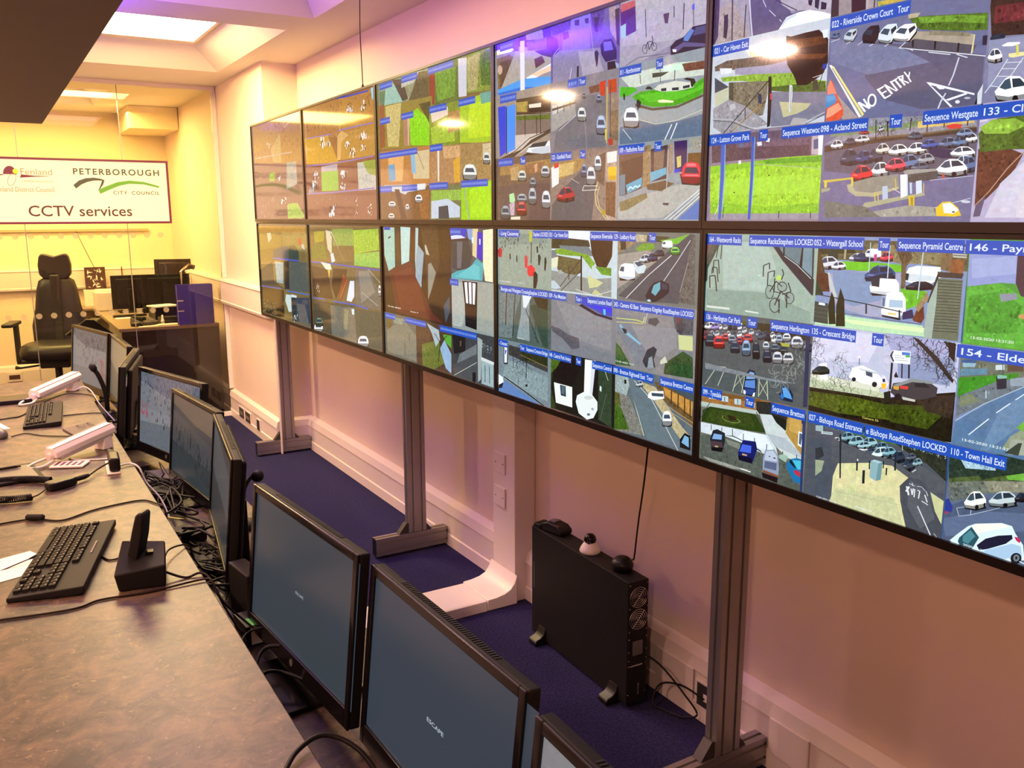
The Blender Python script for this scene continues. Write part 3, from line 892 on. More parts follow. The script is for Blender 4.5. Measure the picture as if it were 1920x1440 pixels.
p 989c90 4 27 1115 183 1112 280 1112 367 1105 230 1130 83 1131
p 20242c 0 91 966 121 954 174 963 177 1001 166 1052 86 1066 73 1014
p 80a8dc 0 99 981 155 976 153 1001 87 1011
p 4c3840 0 77 1023 157 1013 166 1038 86 1051
p c8b070 0 109 1041 132 1038 131 1045 107 1047
p 100c10 0 83 1057 166 1040 160 1063 87 1071
p 141c60 0 296 970 376 961 387 996 364 1063 271 1066 266 1039 285 991
p 4464dc 0 292 992 350 988 349 1024 275 1032
p 0c0c28 0 267 1053 357 1046 362 1073 275 1075
p c0a070 0 294 1037 326 1037 323 1044 294 1046
p 8c98b0 0 435 990 489 973 517 998 524 1060 521 1098 427 1094 425 1029
p b8c4d8 0 441 993 484 979 508 1000 510 1027 435 1036
p 586080 1 438 1040 509 1034 508 1069 436 1073
p 181c24 0 460 1010 468 1010 468 1015 460 1015
p 181c24 0 487 1011 502 1010 501 1015 487 1016
p 8c4c34 0 429 1084 520 1089 521 1100 430 1094
p 1c1014 0 424 1100 521 1100 517 1127 429 1122
p 1c70a8 0 569 1017 587 995 624 981 657 982 663 1092 616 1096 586 1063 565 1037
p 48bcd8 0 598 997 652 988 658 1027 631 1033
p 141c28 0 582 1001 593 998 619 1025 617 1032 585 1013
p b83048 0 610 1043 631 1036 660 1053 658 1067 614 1056
p 98b8a8 1 519 993 541 983 572 985 561 1019 523 1010
l 283430 2.2 517 1007 561 1019
p e8e8e0 0 287 1113 355 1113 354 1118 287 1118
p 283868 0 642 779 660 776 663 1137 650 1141
c 0 0 2004 1129
p 2450b8 0 -12 757 143 757 143 806 -12 806
t d8e4f4 10 794 127 25 0 099 - Tyesdale
p 2450b8 0 296 757 353 757 353 806 296 806
t d8e4f4 302 794 44 25 0 Tour
p 2450b8 0 459 757 655 757 655 806 459 806
t d8e4f4 465 794 184 25 0 Sequence Bretton
c 668 0 1336 376
p 8094bc 1 668 0 1336 0 1336 376 668 376
p 8094bc 1 596 -26 1327 -34 1356 369 630 418
p 5c5c40 5 631 11 1343 18 1347 118 1177 99 1051 93 637 98
p 847c58 4 939 28 1230 32 1237 96 1052 99 915 70
p 2c3820 4 648 29 842 37 859 66 652 79
p 6cc024 2 775 102 918 99 1071 104 1080 132 921 137 778 135
p 68b828 3 1080 194 1186 198 1179 244 1106 272 1067 201
p 24382c 1 720 65 764 57 774 93 722 92
l a8a078 6.3 807 32 805 92
v 2 d8dce4 668 85 773 81 672 141
v 2 e4e8f0 738 104 812 101 741 140
v 2 c8d4e0 823 67 908 64 826 100
v 2 2c4068 845 63 942 60 848 102
v 5 f4f8fc 900 47 974 45 903 85
v 2 d83c4c 969 56 1028 55 972 97
p c83c84 0 943 69 956 66 958 92 945 95
p a0a4c0 1 727 157 921 134 1068 138 1084 309 937 317 821 298 751 266
p 7c94b8 1 749 149 908 141 1012 164 986 248 863 282 773 259
p c0c4c8 1 716 157 734 150 779 246 767 278
v 2 2c4a84 902 112 1043 105 907 179
p 18283c 0 913 164 990 142 1035 134 1034 152 945 175 914 177
p f0f4f4 0 1101 114 1135 104 1232 105 1235 146 1196 170 1122 172 1090 165 1090 137
p d0dce4 1 1091 143 1119 135 1217 141 1219 155 1103 165
p 1c2c30 0 1069 144 1087 134 1105 136 1102 162 1077 160
v 2 1c1c28 1090 165 1207 158 1093 200
v 5 f4f4f0 930 163 1063 156 936 231
p 24303c 0 937 166 978 160 978 196 943 192
p f4f8fc 0 1013 216 1042 209 1081 209 1099 233 1104 284 1071 310 998 308 995 282 1011 269
p a8c4dc 0 1029 241 1087 240 1090 268 1028 271
p 4c7098 0 998 235 1008 237 1008 269 999 267
p e0d080 0 1026 291 1063 292 1063 300 1027 300
p 1c2028 0 997 303 1084 309 1083 318 1001 311
p 5c4c34 5 1042 31 1109 30 1110 80 1091 109 1089 194 1073 195 1075 109 1048 60
p 6c5c40 3 1066 82 1088 81 1093 188 1076 189
s 54482c 200 3.0 1.4 1019 26 1128 29 1140 95 1050 82
l 544428 4.2 1077 98 1025 15
l 544428 3.6 1084 98 1108 24
l b8d0dc 2.5 924 23 925 140
l b8d0dc 3.0 1012 32 1012 158
l b8d0dc 2.9 1157 34 1149 229
p 7c6848 3 1230 32 1276 28 1274 122 1232 113
p 8c5834 4 1269 74 1321 74 1320 125 1271 125
p b8b8a8 1 1271 31 1327 29 1329 69 1276 68
l 302c28 2.3 1274 36 1325 37
l 302c28 2.3 1275 44 1326 45
l 302c28 2.3 1276 52 1327 53
l 302c28 2.3 1277 60 1328 61
p 443c34 2 1221 122 1323 124 1319 143 1223 143
p 68705c 2 1224 146 1322 146 1325 370 1221 371
l 303830 2.3 1227 154 1322 154
l 303830 2.3 1227 165 1321 165
l 303830 2.3 1226 176 1321 175
l 303830 2.3 1225 187 1321 186
l 303830 2.3 1225 198 1321 197
l 303830 2.3 1224 209 1321 208
l 303830 2.3 1224 220 1321 218
l 303830 2.3 1224 232 1320 229
l 303830 2.3 1223 243 1320 240
l 303830 2.3 1223 254 1320 251
l 303830 2.3 1223 265 1320 262
l 303830 2.3 1223 276 1320 272
l 303830 2.3 1223 287 1320 283
l 303830 2.3 1223 298 1320 294
l 303830 2.3 1223 309 1320 305
l 303830 2.3 1222 321 1320 316
l 303830 2.3 1222 332 1320 327
l 303830 2.3 1222 343 1320 338
p a0b4a8 1 1193 237 1225 146 1227 240 1221 374 1185 373
p 34302c 0 1190 237 1222 130 1227 146 1194 242
p b8e0b4 1 677 310 867 324 1033 326 1180 328 1190 369 1010 375 797 374 675 374
p d8ecb8 0 794 337 1187 336 1186 355 869 354
l 28302c 1.9 792 313 866 315 1032 321 1174 323
l 1c3034 3.9 641 243 925 267 1088 285
l 1c3034 4.9 924 265 927 306
l 1c3034 4.8 1076 278 1079 315
p 2c2c54 0 1091 285 1131 270 1141 303 1091 314
p 6c3820 5 1135 310 1150 269 1176 249 1184 299 1173 320 1142 315
p 9c8460 3 1143 263 1186 198 1195 225 1157 279
p 50301c 5 632 130 727 157 741 230 656 236
p 243c28 5 638 212 667 179 711 245 642 256
p 4c3c20 5 618 49 682 66 712 157 626 162
p 14240c 4 748 367 738 292 752 229 769 259 783 363
p 14240c 4 784 372 779 289 795 211 817 255 830 368
p 38443c 2 647 275 737 280 744 367 650 364
l 586458 2.0 649 300 739 305
l 586458 2.0 650 319 740 324
l 586458 2.0 652 338 742 342
p dfe8f0 0 691 278 722 281 723 291 688 289
c 0 0 2004 1129
p 2450b8 0 639 4 894 4 894 53 639 53
t d8e4f4 645 41 243 25 0 052 - Watergall School
p 2450b8 0 960 4 1012 4 1012 53 960 53
t d8e4f4 966 41 40 25 0 Tour
p 2450b8 0 1044 4 1317 4 1317 53 1044 53
t d8e4f4 1050 41 261 25 0 Sequence Pyramid Centre
c 668 376 1336 753
p c0c4dc 1 668 376 1336 376 1336 753 668 753
p c0c4dc 1 625 354 1333 372 1359 746 660 808
p d4d4ec 1 643 384 1011 387 953 502 655 532
p a4a8d0 1 1010 375 1317 379 1326 477 1087 484
p 8c98bc 1 1084 454 1323 439 1309 541 1092 542
p dce0cc 1 643 586 1016 590 1021 650 648 651
p c0ccac 1 661 616 1065 612 1068 641 665 668
p 1e1a0e 6 648 651 1033 635 1162 601 1335 559 1336 751 659 802
p 4c5a14 7 665 668 894 654 1103 659 1075 718 827 736 654 729
p 3c4a10 7 1036 659 1227 630 1312 631 1236 721 1075 724
p 2c1c10 6 672 759 973 739 1177 763 1324 754 834 825
p 302820 5 1163 606 1336 570 1327 662 1230 652
w 38301c 80 0.92 20 642 579 851 579 894 648 666 674
w 484020 60 0.92 20 663 635 1285 596 1291 652 668 707
w 141410 60 1.18 20 638 417 684 399 741 520 649 559
w 202018 30 1.02 19 785 501 836 488 874 582 808 593
w 20201c 110 1.41 18 1129 385 1311 380 1326 527 1253 516
w 2c2c28 50 1.09 18 1011 381 1154 376 1274 479 1175 471
p 2c2824 0 1141 375 1167 380 1252 438 1325 516 1320 528 1241 456
p 2c2824 0 1263 369 1318 395 1320 412 1290 399
p 201c18 3 1287 377 1320 379 1321 450 1299 431
p f0f4f8 0 866 577 881 534 926 517 990 533 1027 558 1055 571 1046 591 1002 592 932 591
p 445060 0 945 537 977 538 979 559 949 555
p b8c4cc 0 906 531 990 536 1005 543 927 537
e 201c20 0 991 586 1003 584 992 597
e 201c20 0 892 581 902 579 893 590
p f4f4f4 0 711 543 749 531 763 606 724 606
v 2 283428 673 555 766 542 676 594
p 403c40 1 1065 606 1074 568 1157 543 1219 536 1263 555 1260 589 1201 611 1099 624
p 889090 0 1075 574 1156 535 1243 535 1244 544 1157 549 1095 577
p 24282c 0 1164 554 1207 544 1233 560 1172 567
p d84038 0 1104 572 1141 569 1140 582 1107 584
p d0a040 0 1075 577 1102 576 1100 591 1078 590
e 141418 0 1099 618 1114 615 1100 631
p c0c4bc 0 1118 614 1176 616 1174 625 1122 625
p e8e0e8 0 1022 541 1036 545 1051 566 1046 591 1030 600
p f4c030 0 1021 577 1045 573 1043 594 1034 599 1024 592
p 203050 0 1025 558 1036 555 1040 568 1028 571
l 202428 6.0 1062 487 1062 594
l 202428 3.6 1106 484 1110 542
l 202428 4.7 1137 482 1141 537
p ecf0f4 0 1059 437 1140 433 1141 483 1067 486
p 141c20 0 1051 459 1064 437 1066 442 1059 459 1072 480 1067 483
p 4c7cc8 0 1102 439 1137 437 1138 448 1103 451
p 50b050 0 1119 450 1138 448 1138 456 1120 458
l 9098a0 1.8 1071 456 1100 455
l 9098a0 1.8 1072 465 1114 462
l 9098a0 1.8 1076 474 1131 471
p 182018 0 1035 611 1064 600 1070 635 1041 646
p 281c24 0 1075 538 1083 519 1095 541 1079 544
l 303838 1.9 911 490 913 517
p e8eee0 0 901 482 919 482 916 489 905 490
t d0c860 944 735 77 8.6 0 Camera 52
c 0 0 2004 1129
p 2450b8 0 653 380 887 380 887 429 653 429
t d8e4f4 659 417 223 25 0 135 - Crescent Bridge
p 2450b8 0 963 380 1017 380 1017 429 963 429
t d8e4f4 969 417 43 25 0 Tour
c 668 753 1336 1129
p 4c525c 1 668 753 1336 753 1336 1129 668 1129
p 4c525c 1 651 797 1359 752 1378 1301 703 1485
p 28342c 4 710 775 983 768 1159 803 1332 793 1333 851 1159 808 986 799 713 808
p 4c6c30 4 862 794 1056 790 1158 798 1160 813 1046 813 864 810
p 2c3024 5 1092 802 1331 783 1338 909 1250 857 1184 838
s 80a0a0 90 2.7 1 719 807 986 794 987 805 721 823
s b8d8dc 100 3.0 1 1158 798 1317 796 1324 819 1171 815
v 4 e8ecf0 802 846 846 836 804 878
v 4 202428 846 846 889 837 849 879
v 4 9c3c3c 891 849 934 840 894 881
v 4 e8ecf0 937 849 979 840 940 881
v 4 4c5868 977 852 1018 843 980 884
v 4 202428 1019 853 1059 844 1022 885
v 4 303848 1060 855 1100 846 1063 886
v 4 303848 1103 855 1142 846 1106 886
v 4 4c5868 1141 858 1179 848 1144 888
v 2 84acb8 839 815 913 799 842 858
v 2 90bcc4 884 822 962 805 888 870
v 2 98c4cc 945 814 1022 797 949 861
v 2 a4ccd4 929 836 994 822 931 868
v 2 60889c 1012 820 1075 806 1015 862
v 2 dcf0f0 999 844 1085 825 1003 894
v 2 80b4c4 1048 833 1110 819 1052 874
v 2 303848 1089 839 1150 825 1094 890
v 2 3c4450 1141 853 1195 840 1147 913
v 2 5c6474 1156 834 1199 824 1159 864
v 2 8cb0b8 1185 848 1227 837 1188 882
p 54585e 2 802 845 842 853 1017 877 1098 874 1179 905 1219 865 1327 902 1332 950 1271 962 1246 923 1171 933 996 914 811 960
p d8d4a0 2 820 1144 822 1013 843 952 996 912 1100 899 1176 929 1152 969 1144 1003 1161 1071 1184 1137 1016 1146
p c8cc9c 2 833 1061 1123 1029 1172 1130 986 1150 807 1147
l a8a888 1.6 834 1077 1148 1048
l b0b08c 1.0 933 1039 935 1138
p 484c54 2 1178 926 1141 972 1149 1032 1184 1137 1330 1142 1334 1080 1309 1037 1280 1000 1266 964 1225 924
p 585c64 2 1182 935 1261 970 1301 1060 1243 1119 1181 1044
p c8cc98 1 1273 961 1330 981 1329 1074 1298 1030
l d8dce0 3.4 1225 1031 1293 1136
l c0c4cc 1.9 1302 1118 1319 1133
l d0d4dc 3.0 1190 902 1205 889
p e0e4e8 0 1167 986 1179 962 1186 964 1176 988
p e0e4e8 0 1168 965 1176 965 1187 996 1180 1000
l e4e8ec 3.0 1191 969 1198 993 1201 966
l e4e8ec 2.9 1207 967 1207 1000
l e4e8ec 2.9 1218 969 1229 969 1226 1000
l e4e8ec 2.9 1251 978 1264 1005
l e4e8ec 2.9 1240 1006 1268 1014
l c4c8d0 2.5 1181 951 1206 955
l c4c8d0 2.5 1194 945 1198 957
l c4c8d0 2.5 1216 952 1238 951
l c4c8d0 2.4 1238 953 1252 962
l c4c8d0 2.4 1255 962 1264 979
p 8cb0b8 0 1002 902 1018 893 1056 894 1054 969 1032 980 1001 972
p a4c8d0 0 1002 902 1018 893 1056 894 1040 905
p 6c949c 0 1038 905 1056 894 1054 969 1032 980
p 1c2424 0 933 924 941 921 943 959 935 961
p e0e8e8 0 936 910 942 909 943 917 937 918
p 1c2420 0 966 951 978 948 980 1005 968 1008
p d0d8d8 0 968 937 979 935 978 945 969 947
p 1c2424 0 993 904 999 903 1001 939 995 940
p 1c2424 0 1073 914 1080 913 1080 944 1074 944
p 1c2424 0 1058 889 1063 887 1064 919 1059 920
p 202830 0 841 824 851 822 863 1013 856 1014
p 202830 0 1107 846 1115 844 1119 914 1111 916
l a8ac80 2.5 1133 778 1139 828
p 3c4c3c 4 726 805 759 804 761 826 728 827
p 9cb4b8 1 713 813 753 805 755 833 715 836
p c0d4d8 0 746 832 804 825 805 836 746 843
l 506870 2.7 751 836 800 831
p 48505c 2 716 852 789 848 744 953 773 980 809 1016 813 1146 738 1138
p 303438 3 721 914 754 900 770 936 725 969
p 98a488 2 725 964 772 958 762 1006 730 1037
t e8ecf0 741 1131 106 8.2 0 13-02-2020 13:21:50
t e8ecf0 946 1118 79 7.8 0 Camera 27
p 2c5090 0 1319 612 1334 609 1342 947 1339 1129 1332 1131 1334 940
c 0 0 2004 1129
p 2450b8 0 669 757 954 757 954 806 669 806
t d8e4f4 675 794 273 25 0 027 - Bishops Road Entrance
p 2450b8 0 963 757 1328 757 1328 806 963 806
t d8e4f4 969 794 353 25 0 e Bishops RoadStephen LOCKED
c 1336 0 2004 376
p 4c9438 2 1336 0 2004 0 2004 376 1336 376
p 4c9438 2 1285 -2 1979 -15 2029 395 1329 449
p 78b058 2 1333 29 1553 33 1504 44 1336 55
p 909cd0 1 1338 55 1514 39 1523 149 1464 148 1341 169
p a0acd8 1 1348 70 1505 54 1512 114 1355 139
p 5cac3c 3 1342 171 1464 150 1545 193 1946 362 1345 376
p 4c9830 4 1350 203 1467 178 1544 223 1533 317 1353 337
p 4c3840 2 1510 49 1534 38 1906 26 1936 271 1535 189 1513 145
p a8d0d8 0 1513 31 1601 26 1603 41 1517 46
p 8c90a0 1 1460 187 1519 181 1526 200 1471 214
p c89860 2 1534 255 1551 248 1558 268 1538 265
s d8ecc0 12 2.2 1 1356 207 1547 203 1555 283 1361 304
p 2c4c94 0 1315 19 1335 18 1342 371 1325 373
t e0f0e0 1369 355 159 9.4 0 13-02-2020 13:21:50
c 0 0 2004 1129
p 2450b8 0 1321 4 1866 4 1866 53 1321 53
t d8e4f4 1327 41 532 25 0 146 - Paynels Bus Station
c 1336 376 2004 753
p 7484b0 2 1336 376 2004 376 2004 753 1336 753
p 7484b0 2 1323 384 2023 351 2067 707 1328 787
p 687060 4 1339 426 1594 412 1648 455 1600 467 1346 502
p 34588c 2 1345 436 1406 427 1402 439 1347 449
p 8cb4c8 2 1352 446 1402 441 1398 456 1354 462
p 5c88a0 3 1349 468 1448 454 1444 476 1346 496
p c8d8dc 1 1473 437 1504 432 1506 450 1475 455
p 584838 3 1513 418 1569 415 1572 446 1517 454
p 3c8c24 3 1341 503 1471 474 1563 452 1550 470 1449 518 1342 575
p 6c7880 3 1479 497 1575 466 1578 497 1360 639 1345 664 1342 575
p 788468 2 1353 573 1397 554 1433 575 1357 611
p 90a0ac 2 1530 478 1946 362 1955 434 1532 504
p 58789c 2 1345 670 1455 582 1583 496 1946 362 1990 728 1333 786
p 6888a8 2 1509 583 1586 527 1596 619 1473 753 1446 760
l b0c8d8 2.2 1345 664 1444 584 1583 496
l e0ecf4 2.7 1493 607 1539 564
l e0ecf4 2.8 1400 707 1469 633
l e0ecf4 2.6 1555 549 1586 521
p 2c2c38 0 1479 476 1516 470 1520 514 1487 523
p 80b8a8 0 1482 475 1489 470 1518 469 1517 478 1486 485
l c8d8e0 2.2 1448 534 1451 561
l 384048 1.6 1498 428 1503 469
p 909c80 2 1551 681 1598 639 1607 722 1525 731
p 70b040 2 1568 646 1596 614 1600 655
p 2c4c90 0 1324 395 1338 393 1333 752 1324 754
t e0f0f0 1374 734 177 9.4 0 13-02-2020 13:21:52
c 0 0 2004 1129
p 2450b8 0 1325 380 1910 380 1910 429 1325 429
t d8e4f4 1331 417 574 25 0 154 - Eldern Bus Stop 2
c 1336 376 2004 753
p a0a898 1 1554 690 1713 668 1718 719 1550 746
p 3c4438 1 1537 744 1581 698 1594 695 1586 742
c 1336 753 2004 1129
p 5c6c84 2 1336 753 2004 753 2004 1129 1336 1129
p 5c6c84 2 1316 782 2137 649 2184 1026 1326 1153
p 28382c 6 1329 788 1594 740 1982 729 1987 768 1603 820 1342 898
p a8c8d8 4 1367 789 1508 770 1512 815 1401 834
s 283430 160 2.8 1.6 1366 785 1596 758 1602 811 1372 841
p 4c5c30 6 1341 888 1455 849 1470 859 1537 828 1614 803 1616 826 1463 876 1343 908
p 70b040 3 1550 825 1613 799 1616 826 1560 836
p 6c7468 5 1338 904 1448 870 1616 826 1621 870 1476 910 1355 974
p 8c8c78 4 1471 864 1617 830 1621 866 1498 899
p 5c6460 5 1349 921 1408 905 1412 948 1350 980
p 4c5a74 2 1337 999 1431 942 1623 888 1996 848 2020 1048 1331 1152
p 5c6c8c 1 1331 1050 1482 976 1629 941 1635 1004 1348 1116
l c0ccd8 1.4 1382 993 1438 969 1437 1004 1394 1021 1382 993
l c0ccd8 1.4 1437 1004 1548 942
v 2 f4f4ec 1404 920 1486 898 1411 992
v 2 c4d4d8 1495 895 1597 868 1501 956
v 2 242028 1586 875 1637 861 1590 911
p 2c3c90 0 1332 973 1349 965 1367 995 1364 1016 1334 1024
p b83050 0 1339 1018 1354 1016 1349 1025 1337 1026
p d8ecf4 0 1367 1125 1396 1090 1432 1049 1459 1031 1554 999 1591 999 1606 1023 1636 1055 1646 1108 1591 1132 1492 1162 1412 1150
p f8f8e8 0 1450 1041 1468 1028 1554 1000 1587 1003 1535 1029 1481 1058 1468 1072
p 28505c 1 1403 1103 1446 1047 1478 1078 1451 1141 1411 1135 1399 1119
p 4c8894 1 1417 1093 1443 1060 1464 1078 1439 1116 1418 1113
p 1c1c34 0 1472 1110 1502 1075 1546 1049 1594 1031 1598 1044 1576 1070 1515 1110 1483 1126
p a8c8e4 0 1488 1129 1541 1096 1597 1063 1628 1062 1637 1097 1546 1143 1500 1154
p c82858 0 1603 1035 1616 1033 1626 1044 1623 1052 1611 1047
e 141820 0 1617 1111 1636 1104 1619 1131
e 707880 1 1618 1109 1629 1105 1619 1122
e 20242c 0 1618 1109 1622 1108 1618 1115
t d8e8f0 1420 1127 81 7.9 0 2020 13:21
l e8ecf0 3.5 1630 1118 1648 1121
c 0 0 2004 1129
p 2450b8 0 1330 757 1549 757 1549 806 1330 806
t d8e4f4 1336 794 207 25 0 110 - Town Hall Exit""",
'T3': """c 0 0 668 323
p 8a8894 2 0 0 668 0 668 323 0 323
p 8a8894 2 4 -87 686 -92 691 427 -2 401
p 3c28c0 4 3 -20 686 -40 688 143 335 61 221 44 2 38
p 5a48dc 4 64 9 298 0 297 83 63 48
p 8c80ec 3 372 -43 568 -26 586 56 390 33
p 5c58dc 5 390 43 620 53 621 133 409 109
p ffe890 0 23 37 202 40 240 65 202 73 23 66
p fff8e0 0 23 41 163 49 143 60 23 56
p 7c6438 4 22 90 182 85 259 124 240 254 40 297
p 5c4830 4 63 115 202 116 201 258 61 270
p a8a098 2 260 78 671 132 672 202 391 254 61 300
p 5a3840 3 481 157 569 150 604 192 499 214
p 3c3050 2 481 111 671 123 672 176 569 147
p e0e8f4 0 391 254 672 206 673 242 409 284
p f0c8a8 0 445 243 672 220 673 251 517 262
p 3c98e8 1 30 286 335 256 673 282 674 353 335 317 60 319
p 1c6cd0 1 30 306 335 303 674 344 674 371 335 322 60 329
p 98b0b8 2 60 324 335 327 657 369 571 377 60 358
p c8c8f0 0 316 26 368 30 368 382 319 372
p e0e0f8 0 316 95 368 103 372 364 319 358
e c8a890 2 62 163 94 168 62 192
c 0 0 2004 1129
p 2450b8 0 63 4 241 4 241 53 63 53
p 6c8cd8 0 71 20 88 20 88 38 71 38
p 6c8cd8 0 94 20 104 20 104 38 94 38
p 6c8cd8 0 110 20 126 20 126 38 110 38
p 6c8cd8 0 132 20 146 20 146 38 132 38
p 6c8cd8 0 152 20 168 20 168 38 152 38
p 6c8cd8 0 174 20 187 20 187 38 174 38
p 6c8cd8 0 193 20 207 20 207 38 193 38
p 6c8cd8 0 213 20 222 20 222 38 213 38
c 668 0 1336 323
p 605898 2 668 0 1336 0 1336 323 668 323
p 605898 2 661 -27 1327 -2 1341 425 665 370
p 6c50e0 3 662 -10 1001 -32 1147 -21 1066 192 688 143
p 7c70e4 2 801 6 1061 -21 1068 259 773 286
p 8480a0 2 688 143 1293 211 1312 381 691 373
p a09cb0 2 945 182 1139 212 1215 361 1010 351
p 4838a0 5 662 -1 880 -14 865 51 687 55
p 2c2068 4 662 51 737 81 755 153 672 176
p 3c2c98 2 786 55 850 57 858 92 802 100
p 2c2470 1 911 9 957 13 958 46 912 38
p 2c2470 1 1010 18 1047 21 1048 50 1015 44
p 4c3c8c 5 1061 -21 1204 -10 1165 111 1093 98
p 2c2048 3 1098 26 1142 34 1137 114 1108 101
p a08c98 3 1232 3 1324 5 1331 217 1250 125
p 3c2c34 2 1287 22 1325 21 1331 217 1307 198
p 241c54 1 1160 182 1195 160 1265 167 1308 229 1309 277 1212 279 1171 233
p 6c64d8 1 1188 171 1258 178 1280 225 1197 220
p 1c1420 1 1226 281 1296 283 1332 352 1333 376 1236 359
p 98a8d0 0 1296 291 1330 304 1332 352 1314 333
p 1c1834 0 1107 211 1128 202 1147 221 1141 269 1133 292 1121 291 1114 257
p 282430 0 939 261 959 264 958 370 936 367
p b8a890 0 1121 291 1133 292 1130 302 1121 301
l d8d4ec 3.5 885 267 855 366
l a8a4d0 2.5 1063 52 1096 205 1127 292
l c8c4ec 2.7 689 169 754 136
c 1336 0 2004 323
p a09cac 2 1336 0 2004 0 2004 323 1336 323
p a09cac 2 1312 -36 2006 22 2027 396 1339 377
p b0acb8 2 1457 8 1988 72 1997 239 1746 253 1348 220
p 4c2068 2 1335 31 1458 16 1470 162 1344 180
p 98c0c0 1 1338 117 1384 109 1386 179 1344 180
p c0585c 2 1338 8 1455 8 1459 39 1342 47
p 4c3078 2 1383 94 1460 77 1463 161 1392 173
p 8c88a0 2 1747 275 2010 282 2013 324 1558 329 1339 353
l 585070 3.2 1351 331 1494 296 1749 312
p 30303c 2 1391 336 1750 334 2014 345 2017 394 1559 359 1379 366
p 605c74 2 1366 356 1679 316 1774 345 1681 361
p 26222c 1 1742 282 1781 259 1837 253 1901 215 2001 219 2009 351 1864 358 1750 341
p 5c84cc 0 1842 254 1890 223 1912 234 1871 277 1838 269
p 484c70 0 1903 257 1999 259 1997 225 1923 222
p 5c5480 0 1754 298 1838 275 2001 308 2002 322 1839 297 1784 317
e 141418 0 1825 343 1860 349 1826 367
e a8acb0 1 1825 343 1845 346 1825 358
p f4f8fc 0 1760 297 1789 302 1786 313 1763 310
l 38303c 4.4 1834 97 1833 217
l 48404c 3.9 1541 70 1553 207
l 302c34 3.7 1762 97 1764 148
p 5c60d8 0 1891 115 1908 111 1910 139 1892 140
l 48404c 2.9 1902 138 1906 212
e 34343c 0 1545 264 1565 268 1546 287
e a8a4b0 1 1545 264 1560 267 1546 284
e 34343c 0 1619 262 1640 266 1620 283
e a8a4b0 1 1619 262 1635 265 1620 280
l 34343c 3.9 1545 264 1566 231 1603 234 1619 262
l 34343c 3.9 1566 231 1580 271 1609 231 1600 207
p 54404c 3 1682 118 1728 120 1719 169 1696 164
c 0 323 668 726
p 988c80 2 0 323 668 323 668 726 0 726
p 988c80 2 19 344 691 364 695 780 14 764
p 4c3c28 4 268 371 691 382 692 489 268 467
p a89048 4 268 390 409 396 400 461 277 449
p 2c1c14 1 418 434 674 434 658 477 428 468
p e0d8c8 0 420 418 562 422 562 447 424 440
p 5c6c28 3 268 472 667 500 667 532 267 500
p 7c6c64 2 267 500 667 528 668 605 267 592
p c8bcb0 1 257 591 659 604 519 639 334 703 138 741
p 1c40d0 0 35 395 136 396 134 691 56 716
p 3c8cf0 0 150 402 258 399 253 679 148 697
l 181830 7.9 144 406 142 701
p 483c34 2 56 726 334 684 446 634 676 587 676 605 428 661 237 726
l 302820 5.0 56 736 257 689 428 623 673 587
l 302820 4.8 376 477 376 600
l 302820 4.7 509 499 513 611
l 302820 4.6 554 476 558 605
l 302820 3.9 268 462 667 496
p e8ecf4 0 391 702 446 662 660 654 674 742 591 747
p 2c343c 1 419 680 465 659 642 653 608 683
p c0c8d4 1 446 691 660 682 669 742 465 711
p 3c2c28 2 343 723 409 708 591 728 608 757 353 762
c 0 0 2004 1129
p 2450b8 0 60 327 268 327 268 376 60 376
p 6c8cd8 0 68 343 76 343 76 361 68 361
p 6c8cd8 0 82 343 92 343 92 361 82 361
p 6c8cd8 0 98 343 112 343 112 361 98 361
p 6c8cd8 0 118 343 129 343 129 361 118 361
p 6c8cd8 0 135 343 152 343 152 361 135 361
p 6c8cd8 0 158 343 170 343 170 361 158 361
p 6c8cd8 0 176 343 190 343 190 361 176 361
p 6c8cd8 0 196 343 214 343 214 361 196 361
p 6c8cd8 0 220 343 234 343 234 361 220 361
p 6c8cd8 0 240 343 255 343 255 361 240 361
c 668 323 1336 726
p 807c84 2 668 323 1336 323 1336 726 668 726
p 807c84 2 665 361 1339 377 1351 741 669 751
p 6c6c74 2 919 425 1217 442 1226 741 694 725 727 618
p a09c98 2 674 434 919 443 936 531 760 585 676 605
p c8c4c0 1 683 453 824 450 808 483 692 507
p fff4c8 0 623 379 724 377 839 395 855 411 791 420 657 407 623 390
p c4381c 3 1158 378 1215 373 1210 458 1167 445
p b8421c 3 1236 375 1312 377 1317 446 1245 446
p 6c4430 4 1056 390 1158 386 1159 427 1071 426
p 907c6c 3 1245 454 1335 456 1345 748 1261 743
p 7c6850 3 1255 545 1331 536 1336 699 1260 693
l d8b848 5.0 1230 411 1232 708
l 504438 4.9 1258 398 1263 677
l 383430 4.5 742 459 746 504
l 383430 4.4 808 452 812 501
l 383430 4.4 872 450 876 481
p 383430 0 683 471 927 456 932 465 683 484
v 1 d8dcd8 943 488 1036 498 945 566
v 1 7080a0 1128 436 1179 442 1129 482
v 1 606470 993 408 1029 412 994 446
v 1 98b0d0 1126 549 1227 558 1129 654
p c8bc50 0 1215 632 1230 633 1231 691 1217 690
p b83c28 1 1245 688 1288 687 1289 720 1253 722
l c8ccd0 3.6 760 603 936 531
l 9898a0 2.6 1013 504 1048 729
c 0 0 2004 1129
p 2450b8 0 847 327 956 327 956 376 847 376
p 6c8cd8 0 855 343 874 343 874 361 855 361
p 6c8cd8 0 880 343 899 343 899 361 880 361
p 6c8cd8 0 905 343 915 343 915 361 905 361
p 6c8cd8 0 921 343 935 343 935 361 921 361
p 2450b8 0 961 327 1028 327 1028 376 961 376
t d8e4f4 967 364 55 25 0 Tour
c 1336 323 2004 726
p 8c98a0 2 1336 323 2004 323 2004 726 1336 726
p 8c98a0 2 1334 408 2016 387 2037 750 1351 724
p c8d4c8 2 1339 369 1797 363 2006 386 1999 448 1684 436 1435 444
p c8ecd8 1 1693 370 1854 371 1855 400 1706 402
